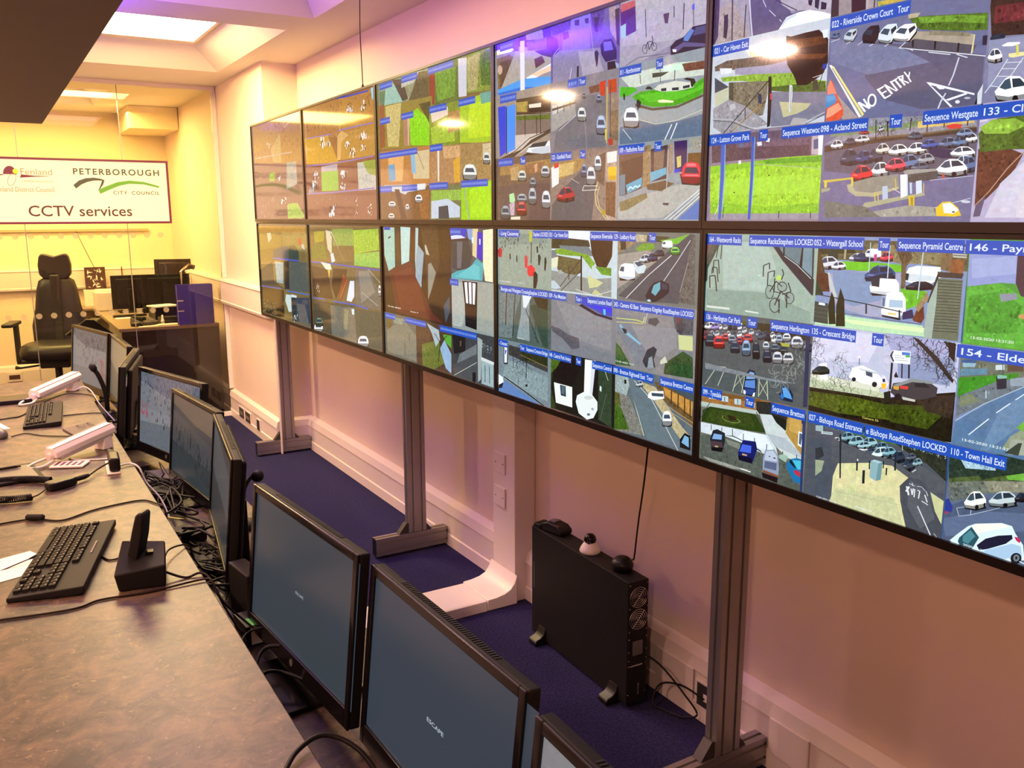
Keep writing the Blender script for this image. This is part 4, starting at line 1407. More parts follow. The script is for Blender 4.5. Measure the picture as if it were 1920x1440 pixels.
p 6c4434 6 1832 375 2016 384 2018 422 1856 414
p 404838 4 1610 389 1741 399 1683 414 1611 412
p 3cae18 2 1344 425 1461 439 1494 459 1410 480 1345 477
p 44a418 3 1449 485 1513 469 1638 472 1860 502 1999 455 2003 526 1918 552 1784 567 1617 557 1503 526
p 58bc24 2 1501 483 1687 489 1916 508 1990 482 1991 510 1806 540 1591 531
p d4d8cc 1 1625 470 1661 452 1790 449 1903 471 1926 495 1804 499 1687 489
p 283038 0 1680 473 1722 474 1722 489 1684 487
p 283038 0 1763 479 1814 482 1815 496 1767 492
p 283038 0 1843 481 1893 480 1893 493 1847 493
p 243020 0 1557 458 1575 449 1600 454 1619 470 1563 463
p 241c14 2 1847 449 1869 445 1924 456 1936 475 1904 493 1897 463
p f0f4c0 0 1658 527 1700 528 1783 544 1772 551 1665 539
p 98a0a4 1 1490 528 1617 565 1785 574 2004 547 2006 618 1811 636 1570 630 1505 601
p 5c5040 2 1477 523 1617 561 1807 569 2003 533 2004 543 1808 580 1618 574 1477 539
p 5c7088 2 1348 635 1519 610 1645 644 1811 644 2003 625 2004 740 1636 728 1351 724
l c8ccb0 3.1 1506 608 1645 643 1811 638 2002 604
l e0e4e8 5.2 1771 655 1721 727
l e0e4e8 5.2 1811 651 1763 730
l d0d8e0 3.2 1375 645 1451 707
v 1 f0f4fc 1369 532 1511 546 1372 637
p 202428 0 1487 512 1499 506 1525 521 1519 555 1510 546 1502 565 1493 544
p 202428 0 1372 464 1383 461 1391 474 1387 502 1376 492
l 404848 3.1 1510 383 1518 431
l 404848 3.0 1670 374 1675 442
l 404848 3.7 1782 397 1781 448
l 283030 5.1 1916 458 1915 494
c 0 0 2004 1129
p 2450b8 0 1335 327 1521 327 1521 376 1335 376
t d8e4f4 1341 364 173 25 0 011 - Northminster
p 2450b8 0 1638 327 1692 327 1692 376 1638 376
t d8e4f4 1644 364 42 25 0 Tour
c 0 726 668 1129
p 6c5848 3 0 726 668 726 668 1129 0 1129
p 6c5848 3 24 765 695 752 699 1133 20 1135
p 9c7c4c 4 55 777 678 761 678 834 55 837
p b89868 3 197 793 295 788 285 876 197 873
p 8c6444 4 372 782 608 775 591 840 372 840
p 60504c 2 54 909 679 881 681 1133 51 1134
p 544448 2 484 902 679 908 681 1133 410 1133
v 1 c8ccc4 280 812 391 817 280 881
v 1 b8bcc4 555 796 661 801 556 867
v 1 748494 428 862 505 865 428 924
v 1 98a8b4 410 924 511 927 410 1031
v 1 8c98a4 266 959 400 962 265 1019
v 1 b0282c 260 1009 398 1011 259 1099
v 1 d0d8e4 565 947 674 950 566 1056
v 1 74848c 57 1031 190 1033 56 1124
p a8dca0 1 176 962 236 954 252 1004 226 1023 180 1013
p c0a8b8 3 176 1023 246 1014 239 1099 191 1099
p e0dcc4 0 195 1109 314 1106 314 1126 195 1126
p c8a080 3 483 788 520 780 520 827 493 836
c 0 0 2004 1129
p 2450b8 0 35 730 227 730 227 779 35 779
p 6c8cd8 0 43 746 59 746 59 764 43 764
p 6c8cd8 0 65 746 80 746 80 764 65 764
p 6c8cd8 0 86 746 95 746 95 764 86 764
p 6c8cd8 0 101 746 111 746 111 764 101 764
p 6c8cd8 0 117 746 136 746 136 764 117 764
p 6c8cd8 0 142 746 159 746 159 764 142 764
p 6c8cd8 0 165 746 174 746 174 764 165 764
p 6c8cd8 0 180 746 193 746 193 764 180 764
p 6c8cd8 0 199 746 210 746 210 764 199 764
p 2450b8 0 315 730 381 730 381 779 315 779
t d8e4f4 321 767 54 25 0 Tour
c 668 726 1336 1129
p 84746c 3 668 726 1336 726 1336 1129 668 1129
p 84746c 3 669 751 1351 732 1364 1131 673 1133
p 54565c 2 831 931 1020 832 1155 821 1103 1131 681 1133 689 1039
p a48450 4 678 797 1019 771 1020 832 764 893 688 927
p c8ac6c 3 746 801 926 792 911 862 764 874
p e4e4e4 0 678 816 763 793 761 911 688 936
p c83c3c 0 704 794 763 788 760 815 713 822
p 5c4c40 4 1154 770 1226 757 1217 943 1143 906
p a89488 3 1226 766 1331 756 1334 1131 1237 1131
p e0e0e0 1 1237 758 1327 755 1326 813 1242 817
p e8b818 0 1250 838 1327 838 1324 912 1259 908
p c89c10 0 1258 885 1323 887 1321 911 1262 909
p 6c4c34 4 1231 918 1323 921 1322 1114 1236 1097
v 1 c8d0d4 1038 824 1136 829 1041 929
v 1 c8d8e0 1117 768 1188 772 1119 854
v 1 68789c 989 804 1050 807 990 883
v 2 b02434 739 929 928 934 740 1021
l d8cc88 4.2 1158 915 1130 975 1146 1044 1236 1122
l d8cc88 3.3 1173 941 1152 992 1176 1053 1265 1122
l e0e0dc 3.4 1007 959 1022 933 1158 937
l e0e0dc 3.4 1007 959 1159 958
l c8c4bc 2.6 895 888 975 918
e a89430 1 1214 1084 1234 1084 1214 1101
c 0 0 2004 1129
p 2450b8 0 674 730 893 730 893 779 674 779
t d8e4f4 680 767 207 25 0 122 - Eastfield Road
p 2450b8 0 980 730 1034 730 1034 779 980 779
t d8e4f4 986 767 42 25 0 Tour
c 1336 726 2004 1129
p 8c969c 2 1336 726 2004 726 2004 1129 1336 1129
p 8c969c 2 1330 715 2014 734 2015 1129 1336 1131
p a8aca8 2 1348 1063 1585 993 2003 922 2007 988 1715 1114 1350 1122
p 54443c 3 1346 773 1563 762 1552 960 1387 997 1357 997
p 3c2c2c 2 1368 815 1551 793 1545 952 1400 981
p 4ca0c0 1 1412 940 1549 904 1545 952 1428 986
l c0ecf4 6.4 1430 967 1453 950 1473 962 1493 947 1513 955 1534 944
p 5c7c90 1 1356 889 1404 882 1407 989 1363 997
p 8c7858 4 1550 746 1612 742 1615 946 1558 961
p 40343c 3 1613 766 1746 751 1742 919 1620 931
p 7c6858 4 1639 783 1723 773 1715 864 1643 877
p 60a8c4 1 1612 883 1739 862 1741 896 1618 931
p 988474 3 1746 751 1787 750 1788 891 1750 897
p 382458 1 1792 739 1889 739 1891 887 1806 891
p 2040d0 0 1799 876 1857 875 1823 892 1802 893
p c8c070 2 1814 816 1848 810 1850 863 1822 869
p 98988c 3 1906 733 2004 733 2007 791 1914 792
p 6c4c24 3 1898 802 2008 805 2012 878 1896 873
p 7c7450 4 1361 1030 1585 985 1598 1010 1431 1072 1363 1080
p 5c4c38 4 1583 945 1730 927 1802 945 1709 980 1597 970
v 1 e02c40 1838 840 2005 849 1843 950
l a8acb0 4.5 1750 774 1745 1036
l e0e8ec 3.6 2001 973 1739 1122
l e0e8ec 3.6 2005 988 1775 1123
l e8f0f0 3.6 2006 1003 1811 1123
p 4c74b8 1 2006 1017 2012 1123 1834 1123
p 3c3c40 0 1717 1039 1771 1040 1760 1052 1724 1050
c 0 0 2004 1129
p 2450b8 0 1341 730 1562 730 1562 779 1341 779
t d8e4f4 1347 767 210 25 0 109 - Padholme Road
p 2450b8 0 1643 730 1698 730 1698 779 1643 779
t d8e4f4 1649 767 43 25 0 Tour
c 1336 726 2004 1129
p 3c2468 3 1623 704 1696 702 1691 724 1624 723""",
'B3': """c 0 0 668 376
p 90a094 2 0 0 668 0 668 376 0 376
p 90a094 2 -8 1 642 4 646 388 -13 402
p 7c9088 2 36 33 624 24 624 84 35 110
s 1c2428 46 10.2 2.2 25 44 292 29 292 124 35 143
s 201c24 14 8.8 2.2 292 29 605 44 606 115 292 124
p b82838 0 1 144 35 121 61 142 52 192 7 188
p 1c2824 0 155 166 170 160 174 198 157 199
p 1c2824 0 242 174 256 168 260 213 246 217
p 1c2824 0 511 159 530 153 546 173 531 225 515 221
p 1c2824 0 588 177 603 166 614 196 600 258 584 248
p 1c2824 0 491 108 511 102 515 143 499 149
p d03440 1 349 175 377 164 389 195 383 248 353 244
p e02c38 0 383 237 433 224 476 248 473 296 403 300 383 280
p 1c1c20 0 457 276 482 264 508 283 508 325 489 373 457 375
l 243028 6.4 433 48 429 214
p b0b838 1 403 12 442 11 437 79 409 79
t d8e0dc 10 357 154 9.1 0 13-02-2020
t d8e0dc 260 353 83 8.8 0 Camera 16
c 0 0 2004 1129
p 2450b8 0 14 4 282 4 282 53 14 53
t d8e4f4 20 41 256 25 0 - Long Causeway
p 2450b8 0 448 4 633 4 633 53 448 53
t d8e4f4 454 41 173 25 0 Stephen LOCKED
c 668 0 1336 376
p bcd0d8 1 668 0 1336 0 1336 376 668 376
p bcd0d8 1 633 4 1305 5 1302 387 636 389
p e0ecf4 0 839 1 1073 3 1074 64 857 59
p 2c3424 5 643 54 752 42 1058 55 1075 92 892 107 643 114
p 687880 2 752 91 1059 92 1124 146 788 139
p 74a02c 4 707 117 788 110 1060 139 1125 184 1094 223 994 151 789 149 717 142
p 5c5838 5 717 152 995 170 988 247 895 272 736 241
p d8dcc0 1 640 180 744 161 736 221 644 245
p 6c7480 1 640 124 708 122 735 161 640 180
p 2c1c0e 4 1070 36 1291 36 1286 140 1235 207 1142 202 1092 129
p 5c9028 5 1126 203 1281 205 1282 250 1190 246
p 88908c 2 641 246 895 262 1096 280 1283 259 1286 370 965 365 642 368
p c8cc94 1 1046 254 1207 292 1160 318 1073 333
p c0c48c 1 1129 334 1209 366 1098 365
l 1c1814 9.9 988 147 992 358
l 1c1814 4.0 978 171 756 350
l 1c1814 4.0 980 238 774 369
l 1c1814 5.0 860 215 861 294
p c8d0cc 0 1097 199 1116 203 1111 269 1095 270
p b8c8d4 1 645 317 700 308 774 349 719 363 645 357
p 9ca4a4 0 740 246 781 239 790 263 751 268
l d0d4cc 4.0 931 348 1130 372 1285 333
c 0 0 2004 1129
p 2450b8 0 638 4 851 4 851 53 638 53
t d8e4f4 644 41 201 25 0 021 - Car Haven Exit
p 2450b8 0 1073 4 1293 4 1293 53 1073 53
t d8e4f4 1079 41 208 25 0 Sequence Riverside
c 1336 0 2004 376
p 68706c 2 1336 0 2004 0 2004 376 1336 376
p 68706c 2 1290 -4 1997 -5 1984 406 1302 415
p 907c5c 4 1305 23 1479 28 1507 54 1367 111 1308 122
p 2c2c28 1 1358 48 1408 43 1410 96 1364 102
p 6c9c34 3 1495 89 1549 61 1643 59 1657 84 1591 103 1509 102
p b4ac90 4 1478 11 1588 18 1576 52 1493 54
p 3c4024 5 1588 18 1770 23 1721 49 1589 52
p 70b834 2 1694 41 1808 30 1916 4 1834 54 1747 65
p 98948c 2 1324 130 1591 95 1724 124 1487 248 1330 321
p 484c54 2 1346 356 1724 116 1928 4 1958 12 1947 148 1849 360 1519 370
p 5c5c58 5 1940 20 1959 19 1970 358 1848 352 1890 200
l d8dce0 3.7 1419 364 1597 233 1787 114
l c8ccd0 3.4 1924 36 1838 136 1730 251
l 8c8c84 3.4 1911 150 1858 301
v 5 f4f8fc 1347 174 1491 168 1350 269
p c8d8e0 1 1476 160 1518 154 1588 181 1569 217 1521 224 1499 212
p 384c5c 0 1484 164 1525 159 1567 173 1519 186
v 2 c8d4dc 1524 119 1619 115 1526 166
v 2 343860 1592 108 1678 105 1593 155
v 2 34343c 1644 89 1729 86 1646 127
v 5 f0f4f4 1707 41 1790 39 1709 83
v 1 64c838 1772 73 1847 70 1774 114
p 181828 1 1587 338 1619 292 1652 264 1717 247 1775 265 1777 307 1734 335 1669 366 1602 372
p 64a8b8 0 1634 317 1652 277 1704 256 1706 295 1668 332
p 34344c 0 1711 260 1763 270 1764 291 1719 294
p a8d0e0 0 1599 359 1622 353 1636 365 1609 369
c 0 0 2004 1129
p 2450b8 0 1293 4 1496 4 1496 53 1293 53
t d8e4f4 1299 41 191 25 0 129 - Ledbury Road
p 2450b8 0 1602 4 1661 4 1661 53 1602 53
t d8e4f4 1608 41 47 25 0 Tour
c 0 376 668 753
p 4c5c58 3 0 376 668 376 668 753 0 753
p 4c5c58 3 -13 390 646 398 650 804 -18 779
p 6c7c7c 3 9 411 312 412 227 572 183 732 6 742
p 88989c 2 312 423 413 426 404 598 414 727 248 725 301 565
p 34483c 2 414 490 628 451 630 743 573 740
p 2c2c20 5 453 434 627 410 628 503 513 492
p d8e4e8 0 322 417 453 407 403 470 363 511 332 508
l 1c2824 6.7 116 415 101 651
l 1c2824 6.6 228 429 194 720
l 5c7068 4.3 383 503 553 731
l 1c2824 5.4 363 516 514 726
s 24302c 60 11.4 .35 20 501 185 487 184 710 17 729
l 2c4838 4.3 474 527 484 697
l 2c4838 4.2 532 512 553 710
l 2c4838 4.2 590 506 601 726
t d8e0dc 258 724 84 8.8 0 Camera 20
c 0 0 2004 1129
p 2450b8 0 32 380 631 380 631 429 32 429
t d8e4f4 38 417 587 25 0 Bourges and Westgate CrossingStephen LOCKED
c 668 376 1336 753
p 787c84 1 668 376 1336 376 1336 753 668 753
p 787c84 1 637 409 1317 395 1313 760 640 763
p 84888e 2 720 434 1067 454 1290 509 1295 677 902 648
p 54545e 3 657 593 759 603 867 632 971 640 981 698 903 718 796 661 686 632
p 2840b8 1 932 387 1066 387 1295 406 1297 480 1212 479 1132 458 1000 431
p 2028e0 1 1017 410 1163 426 1288 425 1296 462 1196 452 1067 435
p 88b8d8 0 932 397 983 383 1000 411 967 433
p 101430 0 1000 431 1165 474 1297 485 1297 499 1133 486 967 443
p 4cc0e0 0 1211 441 1234 444 1235 477 1215 474
c 0 0 2004 1129
p 2450b8 0 636 380 837 380 837 429 636 429
t d8e4f4 642 417 188 25 0 039 - Fox Meadow
p 2450b8 0 932 380 991 380 991 429 932 429
t d8e4f4 938 417 47 25 0 Tour
p 2450b8 0 1050 380 1295 380 1295 429 1050 429
t d8e4f4 1056 417 233 25 0 Sequence London Road
c 1336 376 2004 753
p 828284 2 1336 376 2004 376 2004 753 1336 753
p 828284 2 1302 415 1984 406 1978 739 1306 771
p 747c88 2 1311 451 1466 455 1482 508 1527 575 1613 645 1533 719 1383 592 1314 544
p 8c8c90 1 1468 509 1843 487 1847 588 1722 657 1585 622
p 4c4c50 2 1619 458 1686 447 1707 467 1675 494 1614 485
l c8d870 4.7 1312 483 1523 476 1573 485 1585 452
l c8c870 3.7 1320 506 1482 494 1573 491
l c0c8c0 3.6 1611 415 1587 490
p 485058 4 1814 422 1967 408 1966 507 1869 518 1830 488
p 3c3c44 3 1846 436 1915 462 1881 516 1843 504
p 84342c 1 1846 427 1865 430 1860 460 1847 457
p c8d094 0 1857 519 1966 515 1970 589 1867 594
p 707c84 2 1861 604 1971 598 1972 623 1862 629
p 2c4c28 5 1762 678 1898 599 1972 623 1978 731 1752 740
p 3c5c2c 4 1316 609 1385 647 1476 737 1328 749
p 80b8d0 0 1373 510 1403 534 1563 602 1550 610 1397 553 1366 524
p 202830 0 1381 532 1425 536 1438 558 1412 561
p 2c343c 3 1613 627 1666 603 1693 617 1669 673 1684 715 1603 727 1574 695
p 8c98a0 3 1628 670 1655 657 1671 717 1617 730
p c8ccb8 1 1723 674 1760 643 1781 675 1723 692
t e0e4e0 1335 731 169 9.3 0 13-02-2020 13:21
c 0 0 2004 1129
p 2450b8 0 1305 380 1970 380 1970 429 1305 429
t d8e4f4 1311 417 653 25 0 242 - Camera 42 Base  Sequence Kingsley RoadStephen LOCKED
c 0 753 668 1129
p 74848c 2 0 753 668 753 668 1129 0 1129
p 74848c 2 -18 779 650 804 653 1123 -22 1142
p 3c3c38 4 139 783 631 796 632 902 495 890 139 851
p 84989c 3 117 888 632 933 633 1094 332 1070 48 1025
p 2c3018 4 290 786 631 806 631 859 332 858
l 786c40 5.5 290 831 631 870
l 14181c 7.9 71 1016 332 1070 624 1139
p 5c80b8 1 -3 1103 93 1041 536 1128 332 1149 1 1150
p e8f0f4 0 -2 1009 59 1023 70 1056 24 1099 -3 1103
p 141c20 0 2 1085 70 1056 47 1101 1 1109
p 181c20 0 73 785 135 778 127 921 72 926
p e4e8f4 0 82 792 122 787 116 911 81 916
p 5050c0 0 90 823 113 826 99 856 90 855
l 1c2424 4.4 194 798 204 932
l 1c2424 5.4 373 830 369 980
w 1c2424 30 2.23 33 172 812 394 817 394 960 182 958
p 1c2020 0 357 1027 384 1019 390 1033 363 1040
c 0 0 2004 1129
p 2450b8 0 5 757 129 757 129 806 5 806
t d8e4f4 11 794 112 25 0 - Crescent
p 2450b8 0 290 757 634 757 634 806 290 806
t d8e4f4 296 794 332 25 0 Tour    Sequence Crescent Bridge
c 668 753 1336 1129
p 1c1a14 3 668 753 1336 753 1336 1129 668 1129
p 1c1a14 3 640 794 1328 758 1310 1165 643 1135
p 48641c 5 644 804 780 796 762 830 651 920
p 2c3c18 4 645 889 688 903 670 991 728 1119 647 1124
p 181210 3 698 913 780 796 1008 775 942 905 907 941 763 944
p e8f0ec 0 704 954 907 952 910 1080 728 1082
p 2c3848 0 773 958 836 958 841 1025 783 1025
p 506878 1 791 961 827 962 823 1013 792 1013
p f0f4f4 0 1038 760 1148 755 1112 977 1032 981
p d4dce8 0 1107 761 1148 757 1116 977 1088 979
p e4ecec 0 947 1037 961 994 1028 962 1112 962 1170 997 1171 1046 1132 1103 1066 1126 980 1103
e c8d0d0 0 1080 988 1126 980 1080 1000
e 687078 0 1082 1091 1099 1088 1082 1099
e a0a8b0 0 1122 1050 1136 1048 1123 1058
p 30402c 3 1173 781 1306 780 1309 1127 1181 1103
l c8d4c0 2.8 1237 800 1270 853
p d8e4e8 0 1192 895 1208 902 1206 931 1189 924
l 5c6c58 2.8 1256 932 1197 1100
c 0 0 2004 1129
p 2450b8 0 640 757 895 757 895 806 640 806
t d8e4f4 646 794 244 25 0 148 - Central Park Aviary
p 2450b8 0 943 757 999 757 999 806 943 806
t d8e4f4 949 794 45 25 0 Tour
p 2450b8 0 1111 757 1306 757 1306 806 1111 806
t d8e4f4 1117 794 183 25 0 Sequence Central
c 1336 753 2004 1129
p 5c6870 2 1336 753 2004 753 2004 1129 1336 1129
p 5c6870 2 1298 772 1992 771 1986 1115 1302 1167
p 98a8a8 3 1314 789 1492 789 1439 919 1318 922
p 7c7c74 4 1318 902 1468 914 1605 1111 1475 1120 1309 1136
p 40601c 5 1303 943 1397 993 1475 1101 1309 1136
p 585c2c 5 1302 905 1379 911 1396 984 1312 961
l c0c4a8 4.6 1435 808 1497 900 1605 1111
p 64747c 1 1456 795 1536 810 1692 893 1842 998 1985 1107 1633 1124 1543 984 1466 859
l d0d8d4 3.6 1508 815 1665 898 1886 1130
p b8ac84 3 1536 810 1689 821 1758 881 1905 993 1982 1038 1948 1098 1816 1003 1679 895
p 6c5430 5 1674 788 1984 840 1991 976 1758 881
p c08c44 3 1755 810 1984 849 1982 926 1770 852
l 3c2c1c 5.1 1820 817 1821 887
l 3c2c1c 5.1 1872 826 1873 904
l 3c2c1c 5.1 1922 834 1924 920
l 3c2c1c 5.0 1965 844 1968 937
p 445058 2 1780 789 1986 780 1990 848 1807 811
l b89c70 3.5 1746 896 1990 959
l b89c70 3.5 1746 914 1991 980
p f0f4f4 0 1630 872 1656 849 1756 832 1764 871 1679 895 1630 890
p 384858 0 1657 858 1757 846 1757 863 1664 875
v 1 e8ecf0 1745 941 1829 925 1749 1026
v 2 c0c8cc 1522 812 1585 802 1523 849
p 101418 0 1896 1066 1932 1023 1975 1031 1979 1108 1898 1109
p 7cb0d8 0 1909 1080 1932 1036 1963 1042 1966 1094
p 14181c 0 1418 824 1438 821 1439 844 1421 847
c 0 0 2004 1129
p 2450b8 0 1314 757 1671 757 1671 806 1314 806
t d8e4f4 1320 794 345 25 0 098 - Bretton Rightwell East  Tour
p 2450b8 0 1724 757 1986 757 1986 806 1724 806
t d8e4f4 1730 794 250 25 0 Sequence Bretton Centre""",
'T2': """c 0 0 2004 1129
p 74744c 4 4 -106 2022 -36 2015 436 -27 263
p 7c6438 3 -16 132 2018 283 2012 678 -51 551
p 846444 3 -47 506 2013 608 2005 1156 -104 1169
p 8c9070 4 56 -13 1094 -7 1080 288 34 246
p 90b8a8 2 198 26 499 43 592 238 156 193
p 4c4438 3 340 2 554 19 647 183 542 192
p b8b8a8 4 529 -15 906 5 755 74 523 87
p 5c5438 5 857 8 1023 21 1013 242 645 213
p 5c7c5c 2 64 64 194 69 152 236 51 226
p 2450b8 0 67 4 337 4 337 53 67 53
p 6c8cd8 0 75 20 84 20 84 38 75 38
p 6c8cd8 0 90 20 101 20 101 38 90 38
p 6c8cd8 0 107 20 122 20 122 38 107 38
p 6c8cd8 0 128 20 147 20 147 38 128 38
p 6c8cd8 0 153 20 163 20 163 38 153 38
p 6c8cd8 0 169 20 178 20 178 38 169 38
p 6c8cd8 0 184 20 198 20 198 38 184 38
p 6c8cd8 0 204 20 216 20 216 38 204 38
p 6c8cd8 0 222 20 238 20 238 38 222 38
p 6c8cd8 0 244 20 259 20 259 38 244 38
p 6c8cd8 0 265 20 284 20 284 38 265 38
p 6c8cd8 0 290 20 305 20 305 38 290 38
p 6c8cd8 0 311 20 330 20 330 38 311 38
p 2450b8 0 526 4 831 4 831 53 526 53
p 6c8cd8 0 534 20 548 20 548 38 534 38
p 6c8cd8 0 554 20 566 20 566 38 554 38
p 6c8cd8 0 572 20 584 20 584 38 572 38
p 6c8cd8 0 590 20 598 20 598 38 590 38
p 6c8cd8 0 604 20 620 20 620 38 604 38
p 6c8cd8 0 626 20 635 20 635 38 626 38
p 6c8cd8 0 641 20 649 20 649 38 641 38
p 6c8cd8 0 655 20 667 20 667 38 655 38
p 6c8cd8 0 673 20 683 20 683 38 673 38
p 6c8cd8 0 689 20 698 20 698 38 689 38
p 6c8cd8 0 704 20 717 20 717 38 704 38
p 6c8cd8 0 723 20 735 20 735 38 723 38
p 6c8cd8 0 741 20 750 20 750 38 741 38
p 6c8cd8 0 756 20 775 20 775 38 756 38
p 6c8cd8 0 781 20 798 20 798 38 781 38
p 6c8cd8 0 804 20 814 20 814 38 804 38
p 5c6c30 5 1025 -17 1567 -4 1557 337 1010 301
p 8c3c28 2 1035 13 1150 19 1127 274 1034 274
p 6c9434 5 1137 46 1483 56 1456 253 1173 260
p c8c8d4 1 1516 7 1656 18 1639 274 1518 269
p 2450b8 0 1023 4 1442 4 1442 53 1023 53
p 6c8cd8 0 1031 20 1050 20 1050 38 1031 38
p 6c8cd8 0 1056 20 1068 20 1068 38 1056 38
p 6c8cd8 0 1074 20 1083 20 1083 38 1074 38
p 6c8cd8 0 1089 20 1103 20 1103 38 1089 38
p 6c8cd8 0 1109 20 1118 20 1118 38 1109 38
p 6c8cd8 0 1124 20 1142 20 1142 38 1124 38
p 6c8cd8 0 1148 20 1168 20 1168 38 1148 38
p 6c8cd8 0 1174 20 1182 20 1182 38 1174 38
p 6c8cd8 0 1188 20 1202 20 1202 38 1188 38
p 6c8cd8 0 1208 20 1216 20 1216 38 1208 38
p 6c8cd8 0 1222 20 1238 20 1238 38 1222 38
p 6c8cd8 0 1244 20 1257 20 1257 38 1244 38
p 6c8cd8 0 1263 20 1271 20 1271 38 1263 38
p 6c8cd8 0 1277 20 1286 20 1286 38 1277 38
p 6c8cd8 0 1292 20 1301 20 1301 38 1292 38
p 6c8cd8 0 1307 20 1316 20 1316 38 1307 38
p 6c8cd8 0 1322 20 1333 20 1333 38 1322 38
p 6c8cd8 0 1339 20 1352 20 1352 38 1339 38
p 6c8cd8 0 1358 20 1370 20 1370 38 1358 38
p 6c8cd8 0 1376 20 1395 20 1395 38 1376 38
p 6c8cd8 0 1401 20 1418 20 1418 38 1401 38
p 6c8cd8 0 1424 20 1437 20 1437 38 1424 38
p 7c8c34 6 1647 8 2004 -14 2000 272 1640 256
p a8a068 4 1646 26 1839 11 1796 248 1660 249
p 507028 6 1838 37 2004 2 2000 246 1853 228
p 8c7c38 3 40 181 1084 211 1067 580 11 533
p c0b070 3 184 196 515 199 439 539 217 524
p 8c5434 2 54 183 157 172 159 520 40 535
p 84cc1c 3 665 307 818 271 983 357 1039 421 1032 568 676 544
p a87c64 2 547 316 665 307 651 542 546 541
p 4c4c24 4 844 244 1059 247 1028 400
p c8a888 1 625 324 669 328 651 542 625 541
p 2450b8 0 59 286 275 286 275 335 59 335
p 6c8cd8 0 67 302 80 302 80 320 67 320
p 6c8cd8 0 86 302 101 302 101 320 86 320
p 6c8cd8 0 107 302 121 302 121 320 107 320
p 6c8cd8 0 127 302 141 302 141 320 127 320
p 6c8cd8 0 147 302 159 302 159 320 147 320
p 6c8cd8 0 165 302 174 302 174 320 165 320
p 6c8cd8 0 180 302 188 302 188 320 180 320
p 6c8cd8 0 194 302 213 302 213 320 194 320
p 6c8cd8 0 219 302 229 302 229 320 219 320
p 6c8cd8 0 235 302 252 302 252 320 235 320
p 6c8cd8 0 258 302 274 302 274 320 258 320
p 2450b8 0 508 286 741 286 741 335 508 335
p 6c8cd8 0 516 302 530 302 530 320 516 320
p 6c8cd8 0 536 302 554 302 554 320 536 320
p 6c8cd8 0 560 302 573 302 573 320 560 320
p 6c8cd8 0 579 302 588 302 588 320 579 320
p 6c8cd8 0 594 302 610 302 610 320 594 320
p 6c8cd8 0 616 302 630 302 630 320 616 320
p 6c8cd8 0 636 302 653 302 653 320 636 320
p 6c8cd8 0 659 302 671 302 671 320 659 320
p 6c8cd8 0 677 302 696 302 696 320 677 320
p 6c8cd8 0 702 302 716 302 716 320 702 320
p 6c8cd8 0 722 302 733 302 733 320 722 320
p 7c8c2c 4 1034 284 1558 292 1549 603 1020 577
p 9cb838 3 1050 441 1451 401 1446 568 1068 561
p a8804c 3 1346 353 1556 356 1553 483 1341 504
p d8c8b8 1 1055 325 1347 316 1345 372 1075 404
p 2450b8 0 1032 286 1326 286 1326 335 1032 335
p 6c8cd8 0 1040 302 1053 302 1053 320 1040 320
p 6c8cd8 0 1059 302 1070 302 1070 320 1059 320
p 6c8cd8 0 1076 302 1092 302 1092 320 1076 320
p 6c8cd8 0 1098 302 1116 302 1116 320 1098 320
p 6c8cd8 0 1122 302 1139 302 1139 320 1122 320
p 6c8cd8 0 1145 302 1155 302 1155 320 1145 320
p 6c8cd8 0 1161 302 1172 302 1172 320 1161 320
p 6c8cd8 0 1178 302 1188 302 1188 320 1178 320
p 6c8cd8 0 1194 302 1213 302 1213 320 1194 320
p 6c8cd8 0 1219 302 1230 302 1230 320 1219 320
p 6c8cd8 0 1236 302 1245 302 1245 320 1236 320
p 6c8cd8 0 1251 302 1264 302 1264 320 1251 320
p 6c8cd8 0 1270 302 1288 302 1288 320 1270 320
p 6c8cd8 0 1294 302 1303 302 1303 320 1294 320
p 6c8cd8 0 1309 302 1318 302 1318 320 1309 320
p a0c02c 2 1538 299 2000 280 1995 616 1529 583
p b8d428 2 1678 332 1981 330 1977 571 1652 564
p 64a090 2 1834 278 2000 280 1999 349 1851 350
p 2450b8 0 1516 286 1766 286 1766 335 1516 335
p 6c8cd8 0 1524 302 1544 302 1544 320 1524 320
p 6c8cd8 0 1550 302 1568 302 1568 320 1550 320
p 6c8cd8 0 1574 302 1583 302 1583 320 1574 320
p 6c8cd8 0 1589 302 1603 302 1603 320 1589 320
p 6c8cd8 0 1609 302 1628 302 1628 320 1609 320
p 6c8cd8 0 1634 302 1652 302 1652 320 1634 320
p 6c8cd8 0 1658 302 1671 302 1671 320 1658 320
p 6c8cd8 0 1677 302 1691 302 1691 320 1677 320
p 6c8cd8 0 1697 302 1713 302 1713 320 1697 320
p 6c8cd8 0 1719 302 1736 302 1736 320 1719 320
p 6c8cd8 0 1742 302 1760 302 1760 320 1742 320
p b07840 2 39 557 1067 571 1030 868 43 871
p d8a468 2 212 589 543 588 501 819 224 810
p c8b890 1 699 597 1019 597 1008 817 712 806
p 5c98b8 1 205 677 347 673 366 804 224 810
p 78b0d0 1 672 616 750 600 766 766 689 763
l 8c6434 5.1 800 603 916 742
p 84cc1c 2 1215 863 1238 864 1238 874 1215 873
p 2450b8 0 21 569 800 569 800 618 21 618
p 6c8cd8 0 29 585 45 585 45 603 29 603
p 6c8cd8 0 51 585 62 585 62 603 51 603
p 6c8cd8 0 68 585 86 585 86 603 68 603
p 6c8cd8 0 92 585 104 585 104 603 92 603
p 6c8cd8 0 110 585 125 585 125 603 110 603
p 6c8cd8 0 131 585 147 585 147 603 131 603
p 6c8cd8 0 153 585 165 585 165 603 153 603
p 6c8cd8 0 171 585 183 585 183 603 171 603
p 6c8cd8 0 189 585 205 585 205 603 189 603
p 6c8cd8 0 211 585 225 585 225 603 211 603
